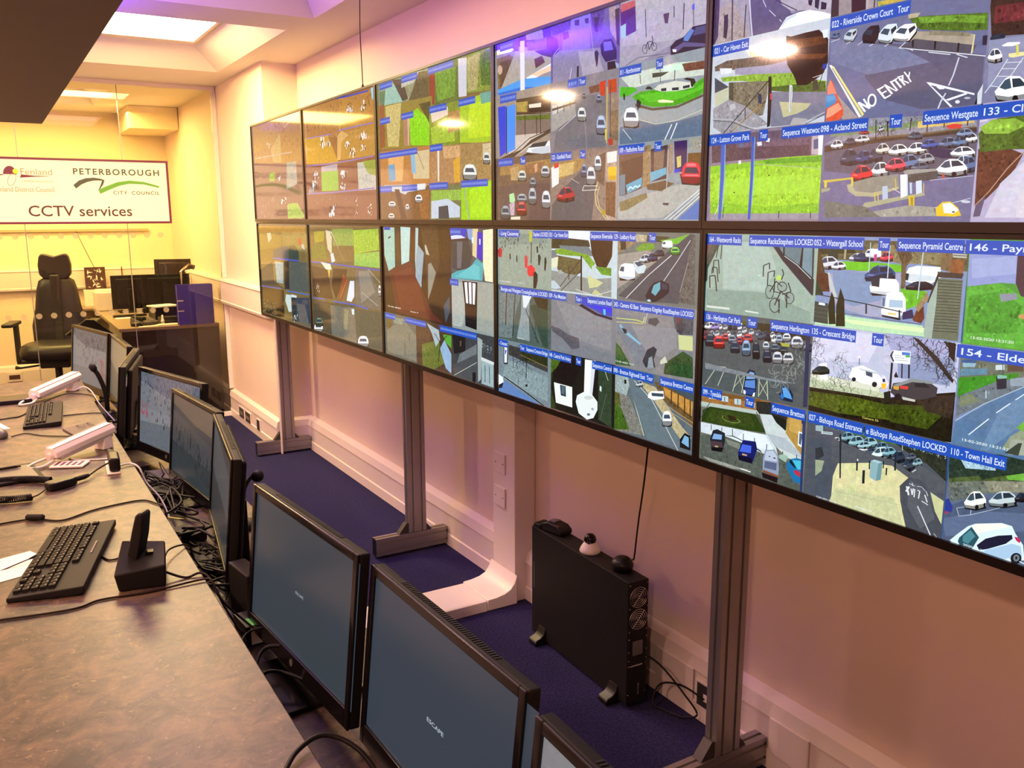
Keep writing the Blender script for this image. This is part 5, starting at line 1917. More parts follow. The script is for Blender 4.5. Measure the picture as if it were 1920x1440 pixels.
p 6c8cd8 0 231 585 247 585 247 603 231 603
p 6c8cd8 0 253 585 266 585 266 603 253 603
p 6c8cd8 0 272 585 282 585 282 603 272 603
p 6c8cd8 0 288 585 305 585 305 603 288 603
p 6c8cd8 0 311 585 323 585 323 603 311 603
p 6c8cd8 0 329 585 346 585 346 603 329 603
p 6c8cd8 0 352 585 370 585 370 603 352 603
p 6c8cd8 0 376 585 395 585 395 603 376 603
p 6c8cd8 0 401 585 411 585 411 603 401 603
p 6c8cd8 0 417 585 426 585 426 603 417 603
p 6c8cd8 0 432 585 446 585 446 603 432 603
p 6c8cd8 0 452 585 468 585 468 603 452 603
p 6c8cd8 0 474 585 487 585 487 603 474 603
p 6c8cd8 0 493 585 501 585 501 603 493 603
p 6c8cd8 0 507 585 518 585 518 603 507 603
p 6c8cd8 0 524 585 542 585 542 603 524 603
p 6c8cd8 0 548 585 559 585 559 603 548 603
p 6c8cd8 0 565 585 581 585 581 603 565 603
p 6c8cd8 0 587 585 604 585 604 603 587 603
p 6c8cd8 0 610 585 625 585 625 603 610 603
p 6c8cd8 0 631 585 639 585 639 603 631 603
p 6c8cd8 0 645 585 656 585 656 603 645 603
p 6c8cd8 0 662 585 679 585 679 603 662 603
p 6c8cd8 0 685 585 700 585 700 603 685 603
p 6c8cd8 0 706 585 725 585 725 603 706 603
p 6c8cd8 0 731 585 745 585 745 603 731 603
p 6c8cd8 0 751 585 771 585 771 603 751 603
p 6c8cd8 0 777 585 787 585 787 603 777 603
p a88058 3 1043 579 1549 594 1541 864 1030 858
p c8a070 3 1249 593 1528 602 1526 685 1268 681
p d0a038 2 1420 698 1526 676 1521 854 1436 861
p e0d8cc 0 1158 606 1192 608 1182 843 1159 842
v 1 e8e4dc 1545 743 1647 748 1543 808
p 2450b8 0 1031 569 1249 569 1249 618 1031 618
p 6c8cd8 0 1039 585 1057 585 1057 603 1039 603
p 6c8cd8 0 1063 585 1080 585 1080 603 1063 603
p 6c8cd8 0 1086 585 1096 585 1096 603 1086 603
p 6c8cd8 0 1102 585 1115 585 1115 603 1102 603
p 6c8cd8 0 1121 585 1140 585 1140 603 1121 603
p 6c8cd8 0 1146 585 1159 585 1159 603 1146 603
p 6c8cd8 0 1165 585 1178 585 1178 603 1165 603
p 6c8cd8 0 1184 585 1195 585 1195 603 1184 603
p 6c8cd8 0 1201 585 1219 585 1219 603 1201 603
p 6c8cd8 0 1225 585 1233 585 1233 603 1225 603
p 9c8050 3 1549 594 1995 607 1991 862 1541 855
p c8b890 3 1865 616 1995 616 1992 765 1863 722
v 1 d8e0dc 1555 734 1785 745 1552 846
v 1 c8d0cc 1864 669 1975 676 1862 749
p 6c4c2c 3 43 871 1030 868 993 1132 52 1134
p b8c4cc 1 105 839 959 855 932 895 602 908 548 928 414 903 102 884
p 3c2410 1 332 879 429 882 563 1122 454 1122
p d8dce0 0 526 852 935 849 920 890 537 885
p 8c5c34 3 783 912 1005 897 982 1121 847 1121
p 687048 3 1030 868 1541 874 1523 1130 1017 1131
p 88b048 3 1040 908 1540 912 1537 987 1036 989
p b8c8d8 1 1036 989 1323 974 1515 1035 1513 1111 1030 1121
p 283c48 2 1163 1031 1321 1023 1340 1121 1159 1121
p 90c81c 2 1541 883 1991 862 1987 1129 1533 1130
p a4d820 2 1663 915 1972 888 1969 1111 1678 1111
l 9c90a8 9.2 1582 894 1657 1130
v 1 e8e4e0 182 976 353 978 179 1026
v 1 dfe4e0 543 1003 623 1004 540 1057
v 1 e8e8ec 731 932 881 935 727 995
v 1 e8dcd0 175 1077 318 1077 171 1128
l 5c6c9c 11.2 -15 847 786 860
p 2450b8 0 12 851 276 851 276 900 12 900
p 6c8cd8 0 20 867 35 867 35 885 20 885
p 6c8cd8 0 41 867 57 867 57 885 41 885
p 6c8cd8 0 63 867 77 867 77 885 63 885
p 6c8cd8 0 83 867 101 867 101 885 83 885
p 6c8cd8 0 107 867 119 867 119 885 107 885
p 6c8cd8 0 125 867 137 867 137 885 125 885
p 6c8cd8 0 143 867 163 867 163 885 143 885
p 6c8cd8 0 169 867 178 867 178 885 169 885
p 6c8cd8 0 184 867 202 867 202 885 184 885
p 6c8cd8 0 208 867 226 867 226 885 208 885
p 6c8cd8 0 232 867 251 867 251 885 232 885
p 6c8cd8 0 257 867 266 867 266 885 257 885
p 2450b8 0 484 851 784 851 784 900 484 900
p 6c8cd8 0 492 867 503 867 503 885 492 885
p 6c8cd8 0 509 867 522 867 522 885 509 885
p 6c8cd8 0 528 867 537 867 537 885 528 885
p 6c8cd8 0 543 867 555 867 555 885 543 885
p 6c8cd8 0 561 867 581 867 581 885 561 885
p 6c8cd8 0 587 867 606 867 606 885 587 885
p 6c8cd8 0 612 867 623 867 623 885 612 885
p 6c8cd8 0 629 867 645 867 645 885 629 885
p 6c8cd8 0 651 867 660 867 660 885 651 885
p 6c8cd8 0 666 867 680 867 680 885 666 885
p 6c8cd8 0 686 867 694 867 694 885 686 885
p 6c8cd8 0 700 867 712 867 712 885 700 885
p 6c8cd8 0 718 867 731 867 731 885 718 885
p 6c8cd8 0 737 867 749 867 749 885 737 885
p 6c8cd8 0 755 867 774 867 774 885 755 885
p 2450b8 0 1005 851 1326 851 1326 900 1005 900
p 6c8cd8 0 1013 867 1024 867 1024 885 1013 885
p 6c8cd8 0 1030 867 1048 867 1048 885 1030 885
p 6c8cd8 0 1054 867 1068 867 1068 885 1054 885
p 6c8cd8 0 1074 867 1082 867 1082 885 1074 885
p 6c8cd8 0 1088 867 1102 867 1102 885 1088 885
p 6c8cd8 0 1108 867 1125 867 1125 885 1108 885
p 6c8cd8 0 1131 867 1150 867 1150 885 1131 885
p 6c8cd8 0 1156 867 1169 867 1169 885 1156 885
p 6c8cd8 0 1175 867 1195 867 1195 885 1175 885
p 6c8cd8 0 1201 867 1220 867 1220 885 1201 885
p 6c8cd8 0 1226 867 1240 867 1240 885 1226 885
p 6c8cd8 0 1246 867 1262 867 1262 885 1246 885
p 6c8cd8 0 1268 867 1282 867 1282 885 1268 885
p 6c8cd8 0 1288 867 1306 867 1306 885 1288 885
p 2450b8 0 1540 851 1935 851 1935 900 1540 900
p 6c8cd8 0 1548 867 1563 867 1563 885 1548 885
p 6c8cd8 0 1569 867 1586 867 1586 885 1569 885
p 6c8cd8 0 1592 867 1609 867 1609 885 1592 885
p 6c8cd8 0 1615 867 1628 867 1628 885 1615 885
p 6c8cd8 0 1634 867 1649 867 1649 885 1634 885
p 6c8cd8 0 1655 867 1673 867 1673 885 1655 885
p 6c8cd8 0 1679 867 1693 867 1693 885 1679 885
p 6c8cd8 0 1699 867 1709 867 1709 885 1699 885
p 6c8cd8 0 1715 867 1730 867 1730 885 1715 885
p 6c8cd8 0 1736 867 1755 867 1755 885 1736 885
p 6c8cd8 0 1761 867 1772 867 1772 885 1761 885
p 6c8cd8 0 1778 867 1794 867 1794 885 1778 885
p 6c8cd8 0 1800 867 1819 867 1819 885 1800 885
p 6c8cd8 0 1825 867 1844 867 1844 885 1825 885
p 6c8cd8 0 1850 867 1865 867 1865 885 1850 885
p 6c8cd8 0 1871 867 1883 867 1883 885 1871 885
p 6c8cd8 0 1889 867 1898 867 1898 885 1889 885
p 6c8cd8 0 1904 867 1919 867 1919 885 1904 885""",
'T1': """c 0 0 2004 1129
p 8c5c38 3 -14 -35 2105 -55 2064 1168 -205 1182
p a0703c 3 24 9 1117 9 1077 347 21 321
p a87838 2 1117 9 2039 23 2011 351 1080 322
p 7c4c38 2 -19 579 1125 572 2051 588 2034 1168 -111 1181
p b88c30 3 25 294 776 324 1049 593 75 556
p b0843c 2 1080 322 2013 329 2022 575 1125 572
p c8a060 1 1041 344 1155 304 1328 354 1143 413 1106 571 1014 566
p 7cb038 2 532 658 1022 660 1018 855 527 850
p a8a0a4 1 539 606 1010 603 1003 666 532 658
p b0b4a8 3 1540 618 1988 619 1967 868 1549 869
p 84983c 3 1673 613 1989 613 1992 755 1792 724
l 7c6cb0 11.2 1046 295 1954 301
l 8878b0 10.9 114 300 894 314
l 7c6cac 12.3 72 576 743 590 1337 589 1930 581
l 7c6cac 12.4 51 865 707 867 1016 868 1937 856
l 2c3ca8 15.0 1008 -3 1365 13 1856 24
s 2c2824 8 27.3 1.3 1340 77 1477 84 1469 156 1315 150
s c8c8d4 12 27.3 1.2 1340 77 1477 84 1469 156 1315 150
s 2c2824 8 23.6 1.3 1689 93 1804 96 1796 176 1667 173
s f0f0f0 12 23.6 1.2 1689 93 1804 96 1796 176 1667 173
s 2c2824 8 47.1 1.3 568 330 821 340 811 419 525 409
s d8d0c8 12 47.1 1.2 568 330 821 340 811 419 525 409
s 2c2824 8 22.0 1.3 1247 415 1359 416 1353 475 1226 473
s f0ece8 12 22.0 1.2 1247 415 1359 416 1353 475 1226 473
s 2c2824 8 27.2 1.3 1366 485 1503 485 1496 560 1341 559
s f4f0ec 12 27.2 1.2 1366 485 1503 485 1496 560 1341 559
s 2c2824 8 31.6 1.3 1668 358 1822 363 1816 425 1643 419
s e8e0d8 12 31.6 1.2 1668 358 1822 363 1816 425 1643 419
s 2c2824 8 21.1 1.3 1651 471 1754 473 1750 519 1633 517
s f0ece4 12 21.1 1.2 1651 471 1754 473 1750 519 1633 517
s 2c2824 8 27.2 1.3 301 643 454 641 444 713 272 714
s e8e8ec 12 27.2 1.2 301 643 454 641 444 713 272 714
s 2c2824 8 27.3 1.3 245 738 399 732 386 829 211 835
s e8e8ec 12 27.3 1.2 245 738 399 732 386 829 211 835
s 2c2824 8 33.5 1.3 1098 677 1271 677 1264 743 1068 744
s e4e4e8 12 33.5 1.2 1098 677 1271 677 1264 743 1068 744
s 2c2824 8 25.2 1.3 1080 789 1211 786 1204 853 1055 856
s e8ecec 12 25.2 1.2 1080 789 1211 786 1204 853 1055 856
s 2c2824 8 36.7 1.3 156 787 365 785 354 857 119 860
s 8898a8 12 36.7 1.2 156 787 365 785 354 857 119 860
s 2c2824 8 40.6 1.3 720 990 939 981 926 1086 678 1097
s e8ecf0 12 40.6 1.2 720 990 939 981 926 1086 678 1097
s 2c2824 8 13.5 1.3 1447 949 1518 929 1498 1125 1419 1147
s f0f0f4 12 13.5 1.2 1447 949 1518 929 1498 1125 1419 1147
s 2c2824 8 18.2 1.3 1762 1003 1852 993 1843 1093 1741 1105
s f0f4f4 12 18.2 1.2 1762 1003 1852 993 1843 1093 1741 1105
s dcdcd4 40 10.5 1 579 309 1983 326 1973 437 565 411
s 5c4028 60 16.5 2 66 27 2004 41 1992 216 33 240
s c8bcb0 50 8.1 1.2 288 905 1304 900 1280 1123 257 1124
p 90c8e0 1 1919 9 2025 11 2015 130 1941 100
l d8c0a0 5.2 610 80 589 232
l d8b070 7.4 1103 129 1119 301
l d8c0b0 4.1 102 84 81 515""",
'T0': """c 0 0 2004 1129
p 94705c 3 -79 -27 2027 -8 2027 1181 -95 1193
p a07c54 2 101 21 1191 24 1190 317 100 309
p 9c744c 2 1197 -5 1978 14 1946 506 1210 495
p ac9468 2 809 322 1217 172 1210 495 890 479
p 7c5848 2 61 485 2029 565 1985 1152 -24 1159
p 98988c 3 1414 506 1758 510 1767 751 1364 797
p 84a858 3 1358 975 1589 949 1994 1096 1850 1124 1360 1110
p 7ca82c 2 699 593 924 587 904 693 692 686
l a89c9c 9.8 82 389 1631 403
l c8b8a8 7.3 1347 24 1380 127 1689 55
l 5c4438 4.5 1166 22 1160 138
s 2c2824 8 20.4 1.3 1012 644 1141 641 1129 708 983 711
s e8e8ec 12 20.4 1.2 1012 644 1141 641 1129 708 983 711
s 2c2824 8 26.9 1.3 1160 890 1328 885 1316 952 1126 957
s e8e0d8 12 26.9 1.2 1160 890 1328 885 1316 952 1126 957
s 2c2824 8 21.0 1.3 675 229 810 231 797 298 644 296
s d8d8d0 12 21.0 1.2 675 229 810 231 797 298 644 296
s d8ccbc 40 11.2 1.6 289 865 1033 880 988 1125 234 1126
s 6c4830 40 22.7 2 163 26 1924 63 1856 487 82 389
p 8cb048 3 1386 961 1734 951 1991 1110 1358 1125""",
'B0': """c 0 0 2004 1129
p 6c6038 3 -59 30 2001 21 1963 1106 -66 1171
p 9c783c 3 -25 29 1928 22 1918 90 -9 109
p 80703c 3 23 117 1012 119 985 268 44 330
p 7c7448 3 1015 103 1967 89 1984 301 1043 266
p c0b8a0 0 401 112 570 106 599 177 452 231
p a8b4a8 0 1749 216 1850 213 1890 273 1792 261
p 3c4c58 1 639 380 634 312 985 268 1270 244 1253 406 629 431
p 24403c 1 1281 244 1540 233 1660 296 1640 422 1250 422
l 3c50b8 17.2 633 411 1643 403
p 2c3834 3 -9 583 595 450 610 690 1068 762 16 780
p 485450 3 1070 430 1968 408 1969 731 1235 767
p 101c20 1 1070 430 1267 422 1238 750 1039 764
p 90a8a8 3 687 446 1039 448 993 700 729 700
l 3450a8 14.4 14 789 895 765
l 3c68c0 13.2 1122 775 1964 762
p 201c14 4 12 799 1009 774 979 1107 39 1152
s a0b0a0 70 12.6 1.2 49 941 680 962 650 1121 41 1129
p c0d0d0 1 1086 819 1283 813 1277 1011 1164 1022 1044 898
p c8d8e0 0 1295 804 1500 805 1496 829 1290 837
p 283c50 2 1333 842 1959 794 1965 1090 1316 1107
p 1c2c34 2 1305 844 1442 834 1450 1110 1299 1109
p 5c5c5c 3 1485 895 1797 885 1915 1095 1557 1108
s 2c2824 8 21.9 1.3 1370 1044 1501 1024 1489 1098 1340 1121
s b8d0d4 12 21.9 1.2 1370 1044 1501 1024 1489 1098 1340 1121
p b03828 0 1657 156 1759 154 1772 230 1672 218""",
'B1': """c 0 0 2004 1129
p 64583c 3 -44 21 1995 -3 2001 1131 -40 1148
p 8c8c30 3 162 71 524 59 466 167 192 188
p 74984c 3 741 35 1333 29 1353 187 762 203
p 90b840 4 1331 42 1960 22 1977 208 1345 267
p 84b854 3 1345 267 1976 220 1980 370 1334 374
p 5c6c34 4 145 190 506 195 573 351 26 358
p c0c0a8 1 547 51 737 63 707 303 588 236
l c8c8b0 5.7 735 77 996 293
l 6c6c5c 17.2 693 78 1069 345
p b8d0dc 0 667 291 753 273 805 356 699 375
l 3c50b0 13.7 45 395 739 387 1333 388 1962 389
p d8dcc8 0 348 382 654 391 690 446 516 455
p d0b048 0 472 457 647 448 591 552 507 528
p 403024 3 39 433 560 453 661 678 695 748 63 767
p 2c2018 2 734 430 1139 424 1090 509 780 741 668 620
p 7c3c28 1 1015 472 1166 532 945 742 843 736
l c89068 4.1 1128 520 885 733
p d0dcec 0 1204 530 1319 523 1304 673 1221 734 1086 731
p 64645c 3 1368 413 1727 395 1975 634 1933 753 1333 752
p 7c7c74 2 1440 422 1691 409 1846 593 1484 726
l b8bcb4 5.2 1692 396 1986 507
l a8aca4 5.3 1494 618 1902 717
v 1 e8ecec 1918 524 1985 520 1910 627
l 4c5cb8 12.2 37 784 431 768
l 3c58c0 12.9 692 770 1295 755 1659 764
s d8d8c8 12 13.5 1.4 178 622 317 613 305 704 165 714
p 4c4434 4 34 800 690 792 646 1147 12 1127
p 6c6c60 3 601 814 1292 783 1332 1136 606 1122
p 485044 3 1291 797 1965 763 2002 1118 1332 1136
p 88886c 3 1016 821 1134 824 1073 1027 973 1023
v 1 e8f0f4 1340 1053 1653 1017 1329 1164
v 1 f0f4f4 21 1064 352 1030 7 1159
v 1 48604c 78 996 360 969 65 1090
p c8dce0 1 1214 803 1291 797 1285 852 1227 857""",
'B2': """c 0 0 1336 753
p 3c2a1c 2 0 0 1336 0 1336 753 0 753
p 3c2a1c 2 14 -3 1348 -14 1321 744 -47 760
p 5c2c24 1 127 373 621 279 724 412 800 498 977 666 1176 737 271 731 194 516
p 6a3428 1 233 404 590 326 747 479 872 676 364 698
p 98c4b8 1 38 9 276 7 268 341 126 385 41 253
p b4d4d0 1 404 0 604 4 564 281 404 317
p 4c3828 1 276 7 404 6 404 317 283 341
p 24302c 0 276 7 306 6 298 340 268 341
p 2c2c24 0 374 6 404 6 404 317 374 319
p 4c2c20 1 604 4 706 3 677 265 579 280
p a8c8c8 1 706 3 760 8 734 228 802 476 696 413 683 265
p 90a8b4 1 739 138 856 202 822 338 788 488 683 402 707 229
p 4c3a28 3 800 2 1157 -1 1173 213 1039 438 929 569 868 224
p 3c2c1c 3 1108 -1 1324 -3 1289 315 1187 461 1144 322
p b4b8a8 0 872 145 893 134 959 220 895 211
p 8c8c80 1 930 288 982 275 1068 348 985 486 916 575
p 302c2c 1 1182 582 1307 464 1310 734 1226 709
p 485460 1 1194 603 1294 518 1301 637 1225 732
p 302420 0 132 92 195 79 188 94 137 107
t e8e8dc 70 699 292 11.2 0 13-02-2020
t e8e8dc 562 704 160 10.6 0 Camera 17
p 3c50b0 0 51 4 185 3 183 29 49 31
c 1336 0 2004 376
p 485058 2 1336 0 2004 0 2004 376 1336 376
p 485058 2 1301 -13 1987 -9 1982 378 1286 390
p 2c38c0 2 1324 -3 1595 5 1571 66 1321 81
p d0d8f4 0 1334 60 1483 47 1571 71 1344 86
p 7c9cd8 1 1595 5 1702 4 1700 93 1615 75
p 3c2c2c 2 1321 86 1615 70 1625 90 1320 102
p 343c40 2 1332 96 1614 90 1676 194 1631 277 1475 316 1349 301
p 60646c 2 1436 99 1526 97 1498 294 1430 297
p 44a8b4 1 1311 356 1429 318 1631 288 1740 212 1843 248 1820 368 1311 378
p 58bcc4 1 1474 337 1696 254 1780 270 1779 361 1381 363
p d8c898 1 1681 4 1765 3 1740 212 1676 194
p 2c20c0 0 1754 23 1837 31 1823 229 1740 202
p e4e4c0 1 1837 12 1978 1 1972 369 1861 366 1833 248
p dcecf0 0 1780 72 1801 76 1796 116 1780 111
p c8ece8 0 1669 64 1701 63 1696 108 1668 104
c 0 0 2004 1129
p 2450b8 0 1323 4 1506 4 1506 53 1323 53
p 6c8cd8 0 1331 20 1342 20 1342 38 1331 38
p 6c8cd8 0 1348 20 1362 20 1362 38 1348 38
p 6c8cd8 0 1368 20 1381 20 1381 38 1368 38
p 6c8cd8 0 1387 20 1396 20 1396 38 1387 38
p 6c8cd8 0 1402 20 1410 20 1410 38 1402 38
p 6c8cd8 0 1416 20 1429 20 1429 38 1416 38
p 6c8cd8 0 1435 20 1449 20 1449 38 1435 38
p 6c8cd8 0 1455 20 1464 20 1464 38 1455 38
p 6c8cd8 0 1470 20 1489 20 1489 38 1470 38
c 1336 376 2004 753
p 8c9898 1 1336 376 2004 376 2004 753 1336 753
p 8c9898 1 1311 378 1982 378 1977 745 1298 735
p a8b0ac 1 1321 409 1529 396 1556 614 1508 724 1310 734
p 98a098 1 1746 393 1972 378 1967 736 1728 732
p 141418 0 1513 387 1747 383 1728 732 1553 719 1547 551
p 2c1c1c 1 1557 572 1721 568 1719 660 1555 656
p ececf8 0 1544 395 1589 392 1602 547 1569 548
p ececf8 0 1611 391 1654 390 1655 548 1620 547
p ececf8 0 1672 392 1719 393 1702 549 1672 547
t dce0e0 1369 733 116 8.6 0 Camera
c 0 0 2004 1129
p 2450b8 0 1309 380 1450 380 1450 429 1309 429
p 6c8cd8 0 1317 396 1332 396 1332 414 1317 414
p 6c8cd8 0 1338 396 1358 396 1358 414 1338 414
p 6c8cd8 0 1364 396 1373 396 1373 414 1364 414
p 6c8cd8 0 1379 396 1388 396 1388 414 1379 414
p 6c8cd8 0 1394 396 1404 396 1404 414 1394 414
p 6c8cd8 0 1410 396 1429 396 1429 414 1410 414
c 0 753 668 1129
p 68685c 3 0 753 668 753 668 1129 0 1129
p 68685c 3 -14 757 478 748 739 1135 22 1123
p 7c7c6c 2 38 916 418 778 723 924 713 1115 56 1106
p 6c5c38 4 31 790 175 777 169 865 38 916
p 889080 3 205 786 418 778 385 830 202 836
p 98c8cc 1 675 788 717 789 733 994 768 1107 685 1119 666 955
p 5c3830 3 717 789 812 785 808 1125 754 1121
l 20282c 4.8 428 984 433 1093
l 20282c 4.7 528 887 529 959
c 0 0 2004 1129
p 2450b8 0 17 757 236 757 236 806 17 806
p 6c8cd8 0 25 773 38 773 38 791 25 791
p 6c8cd8 0 44 773 63 773 63 791 44 791
p 6c8cd8 0 69 773 87 773 87 791 69 791
p 6c8cd8 0 93 773 106 773 106 791 93 791
p 6c8cd8 0 112 773 123 773 123 791 112 791
p 6c8cd8 0 129 773 143 773 143 791 129 791
p 6c8cd8 0 149 773 161 773 161 791 149 791
p 6c8cd8 0 167 773 186 773 186 791 167 791
p 6c8cd8 0 192 773 211 773 211 791 192 791
p 6c8cd8 0 217 773 236 773 236 791 217 791
c 668 753 1336 1129
p 503c2c 4 668 753 1336 753 1336 1129 668 1129
p 503c2c 4 758 779 1332 775 1320 1129 767 1131
p 647030 4 777 953 1095 880 1213 1044 954 1151 781 1129
p a8b8bc 2 880 767 1099 801 1120 877 1042 943 969 838
p 90b0d0 1 1118 945 1195 868 1313 964 1308 1120 1211 1089
p 58a038 2 1172 826 1318 820 1315 919 1219 887
l 342418 6.7 1082 1063 1120 899 1021 832
l 342418 5.5 1120 899 1246 829
c 0 0 2004 1129
p 2450b8 0 447 757 867 757 867 806 447 806
p 6c8cd8 0 455 773 469 773 469 791 455 791
p 6c8cd8 0 475 773 485 773 485 791 475 791
p 6c8cd8 0 491 773 504 773 504 791 491 791
p 6c8cd8 0 510 773 518 773 518 791 510 791
p 6c8cd8 0 524 773 535 773 535 791 524 791
p 6c8cd8 0 541 773 558 773 558 791 541 791
p 6c8cd8 0 564 773 583 773 583 791 564 791
p 6c8cd8 0 589 773 598 773 598 791 589 791
p 6c8cd8 0 604 773 614 773 614 791 604 791
p 6c8cd8 0 620 773 628 773 628 791 620 791
p 6c8cd8 0 634 773 645 773 645 791 634 791
p 6c8cd8 0 651 773 668 773 668 791 651 791
p 6c8cd8 0 674 773 685 773 685 791 674 791
p 6c8cd8 0 691 773 705 773 705 791 691 791
p 6c8cd8 0 711 773 725 773 725 791 711 791
p 6c8cd8 0 731 773 746 773 746 791 731 791
p 6c8cd8 0 752 773 770 773 770 791 752 791
p 6c8cd8 0 776 773 791 773 791 791 776 791
p 6c8cd8 0 797 773 814 773 814 791 797 791
p 6c8cd8 0 820 773 836 773 836 791 820 791
p 6c8cd8 0 842 773 861 773 861 791 842 791
c 1336 753 2004 1129
p 3c4044 3 1336 753 2004 753 2004 1129 1336 1129
p 3c4044 3 1320 765 1987 764 1972 1120 1319 1140
p 1c1c1c 4 1331 797 1551 794 1548 911 1361 957
p 6c7478 2 1455 945 1726 836 1724 909 1356 1101
p 484c50 2 1334 1049 1724 909 1741 1127 1356 1124
l c0c8bc 4.1 1723 972 1356 1124
p 9ca8a8 1 1738 782 1812 794 1785 1089 1741 1117
p 98b0b4 2 1799 941 1974 947 1972 1120 1795 1118
p d0d8d8 0 1788 921 1984 935 1974 957 1798 946
l 1c2c38 5.0 1850 975 1848 1099
l 1c2c38 5.0 1913 976 1915 1099
p 181818 0 1656 1056 1710 1048 1702 1134 1654 1131
s a8bcb8 60 8.2 1 1727 805 1956 828 1955 878 1768 882
p 5c4c44 0 1459 842 1486 838 1480 882 1457 885
p 202020 0 1528 828 1555 825 1549 874 1526 871
c 0 0 2004 1129
p 2450b8 0 1119 757 1727 757 1727 806 1119 806
p 6c8cd8 0 1127 773 1135 773 1135 791 1127 791
p 6c8cd8 0 1141 773 1157 773 1157 791 1141 791
p 6c8cd8 0 1163 773 1181 773 1181 791 1163 791
p 6c8cd8 0 1187 773 1202 773 1202 791 1187 791
p 6c8cd8 0 1208 773 1223 773 1223 791 1208 791
p 6c8cd8 0 1229 773 1247 773 1247 791 1229 791
p 6c8cd8 0 1253 773 1268 773 1268 791 1253 791
p 6c8cd8 0 1274 773 1284 773 1284 791 1274 791
p 6c8cd8 0 1290 773 1301 773 1301 791 1290 791
p 6c8cd8 0 1307 773 1321 773 1321 791 1307 791
p 6c8cd8 0 1327 773 1342 773 1342 791 1327 791
p 6c8cd8 0 1348 773 1358 773 1358 791 1348 791
p 6c8cd8 0 1364 773 1383 773 1383 791 1364 791
p 6c8cd8 0 1389 773 1404 773 1404 791 1389 791
p 6c8cd8 0 1410 773 1423 773 1423 791 1410 791
p 6c8cd8 0 1429 773 1439 773 1439 791 1429 791
p 6c8cd8 0 1445 773 1460 773 1460 791 1445 791
p 6c8cd8 0 1466 773 1485 773 1485 791 1466 791
p 6c8cd8 0 1491 773 1501 773 1501 791 1491 791
p 6c8cd8 0 1507 773 1524 773 1524 791 1507 791
p 6c8cd8 0 1530 773 1541 773 1541 791 1530 791
p 6c8cd8 0 1547 773 1556 773 1556 791 1547 791
p 6c8cd8 0 1562 773 1581 773 1581 791 1562 791
p 6c8cd8 0 1587 773 1596 773 1596 791 1587 791
p 6c8cd8 0 1602 773 1611 773 1611 791 1602 791
p 6c8cd8 0 1617 773 1630 773 1630 791 1617 791
p 6c8cd8 0 1636 773 1649 773 1649 791 1636 791
p 6c8cd8 0 1655 773 1674 773 1674 791 1655 791
p 6c8cd8 0 1680 773 1695 773 1695 791 1680 791
p 6c8cd8 0 1701 773 1717 773 1717 791 1701 791""",
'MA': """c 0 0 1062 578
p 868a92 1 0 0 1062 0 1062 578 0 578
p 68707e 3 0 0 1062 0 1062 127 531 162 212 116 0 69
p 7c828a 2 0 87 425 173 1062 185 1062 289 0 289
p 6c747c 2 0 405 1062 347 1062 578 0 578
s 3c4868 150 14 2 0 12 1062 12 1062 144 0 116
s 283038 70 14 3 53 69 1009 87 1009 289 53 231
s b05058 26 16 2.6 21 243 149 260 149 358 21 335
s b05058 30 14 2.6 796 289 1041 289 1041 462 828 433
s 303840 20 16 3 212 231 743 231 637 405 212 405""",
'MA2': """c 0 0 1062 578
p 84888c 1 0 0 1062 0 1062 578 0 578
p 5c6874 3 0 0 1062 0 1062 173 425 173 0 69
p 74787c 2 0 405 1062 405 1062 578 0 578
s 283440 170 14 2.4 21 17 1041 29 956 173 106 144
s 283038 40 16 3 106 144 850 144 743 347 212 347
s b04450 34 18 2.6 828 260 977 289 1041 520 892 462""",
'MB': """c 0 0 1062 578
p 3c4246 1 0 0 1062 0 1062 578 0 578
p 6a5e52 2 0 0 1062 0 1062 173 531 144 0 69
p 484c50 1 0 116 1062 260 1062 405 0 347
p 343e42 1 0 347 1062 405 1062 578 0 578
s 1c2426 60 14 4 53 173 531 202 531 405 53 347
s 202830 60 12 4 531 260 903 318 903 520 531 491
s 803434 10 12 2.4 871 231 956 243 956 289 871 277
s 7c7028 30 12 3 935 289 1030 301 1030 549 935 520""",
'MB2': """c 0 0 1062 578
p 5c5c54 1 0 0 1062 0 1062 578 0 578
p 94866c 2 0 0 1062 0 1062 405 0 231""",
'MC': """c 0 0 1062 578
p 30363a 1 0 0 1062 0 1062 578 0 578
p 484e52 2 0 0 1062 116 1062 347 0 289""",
'M1': """c 0 0 1062 578
p 3c464e 0 0 0 1062 0 1062 578 0 578
t a8b4bc 489 315 85 12 0 ESCAPE""",
'M2': """c 0 0 1062 578
p 3c4652 0 0 0 1062 0 1062 578 0 578
t c4d0d8 457 329 117 14 0 ESCAPE""",
'M3': """c 0 0 1062 578
p 8c8c90 1 0 0 1062 0 1062 578 0 578""",
}

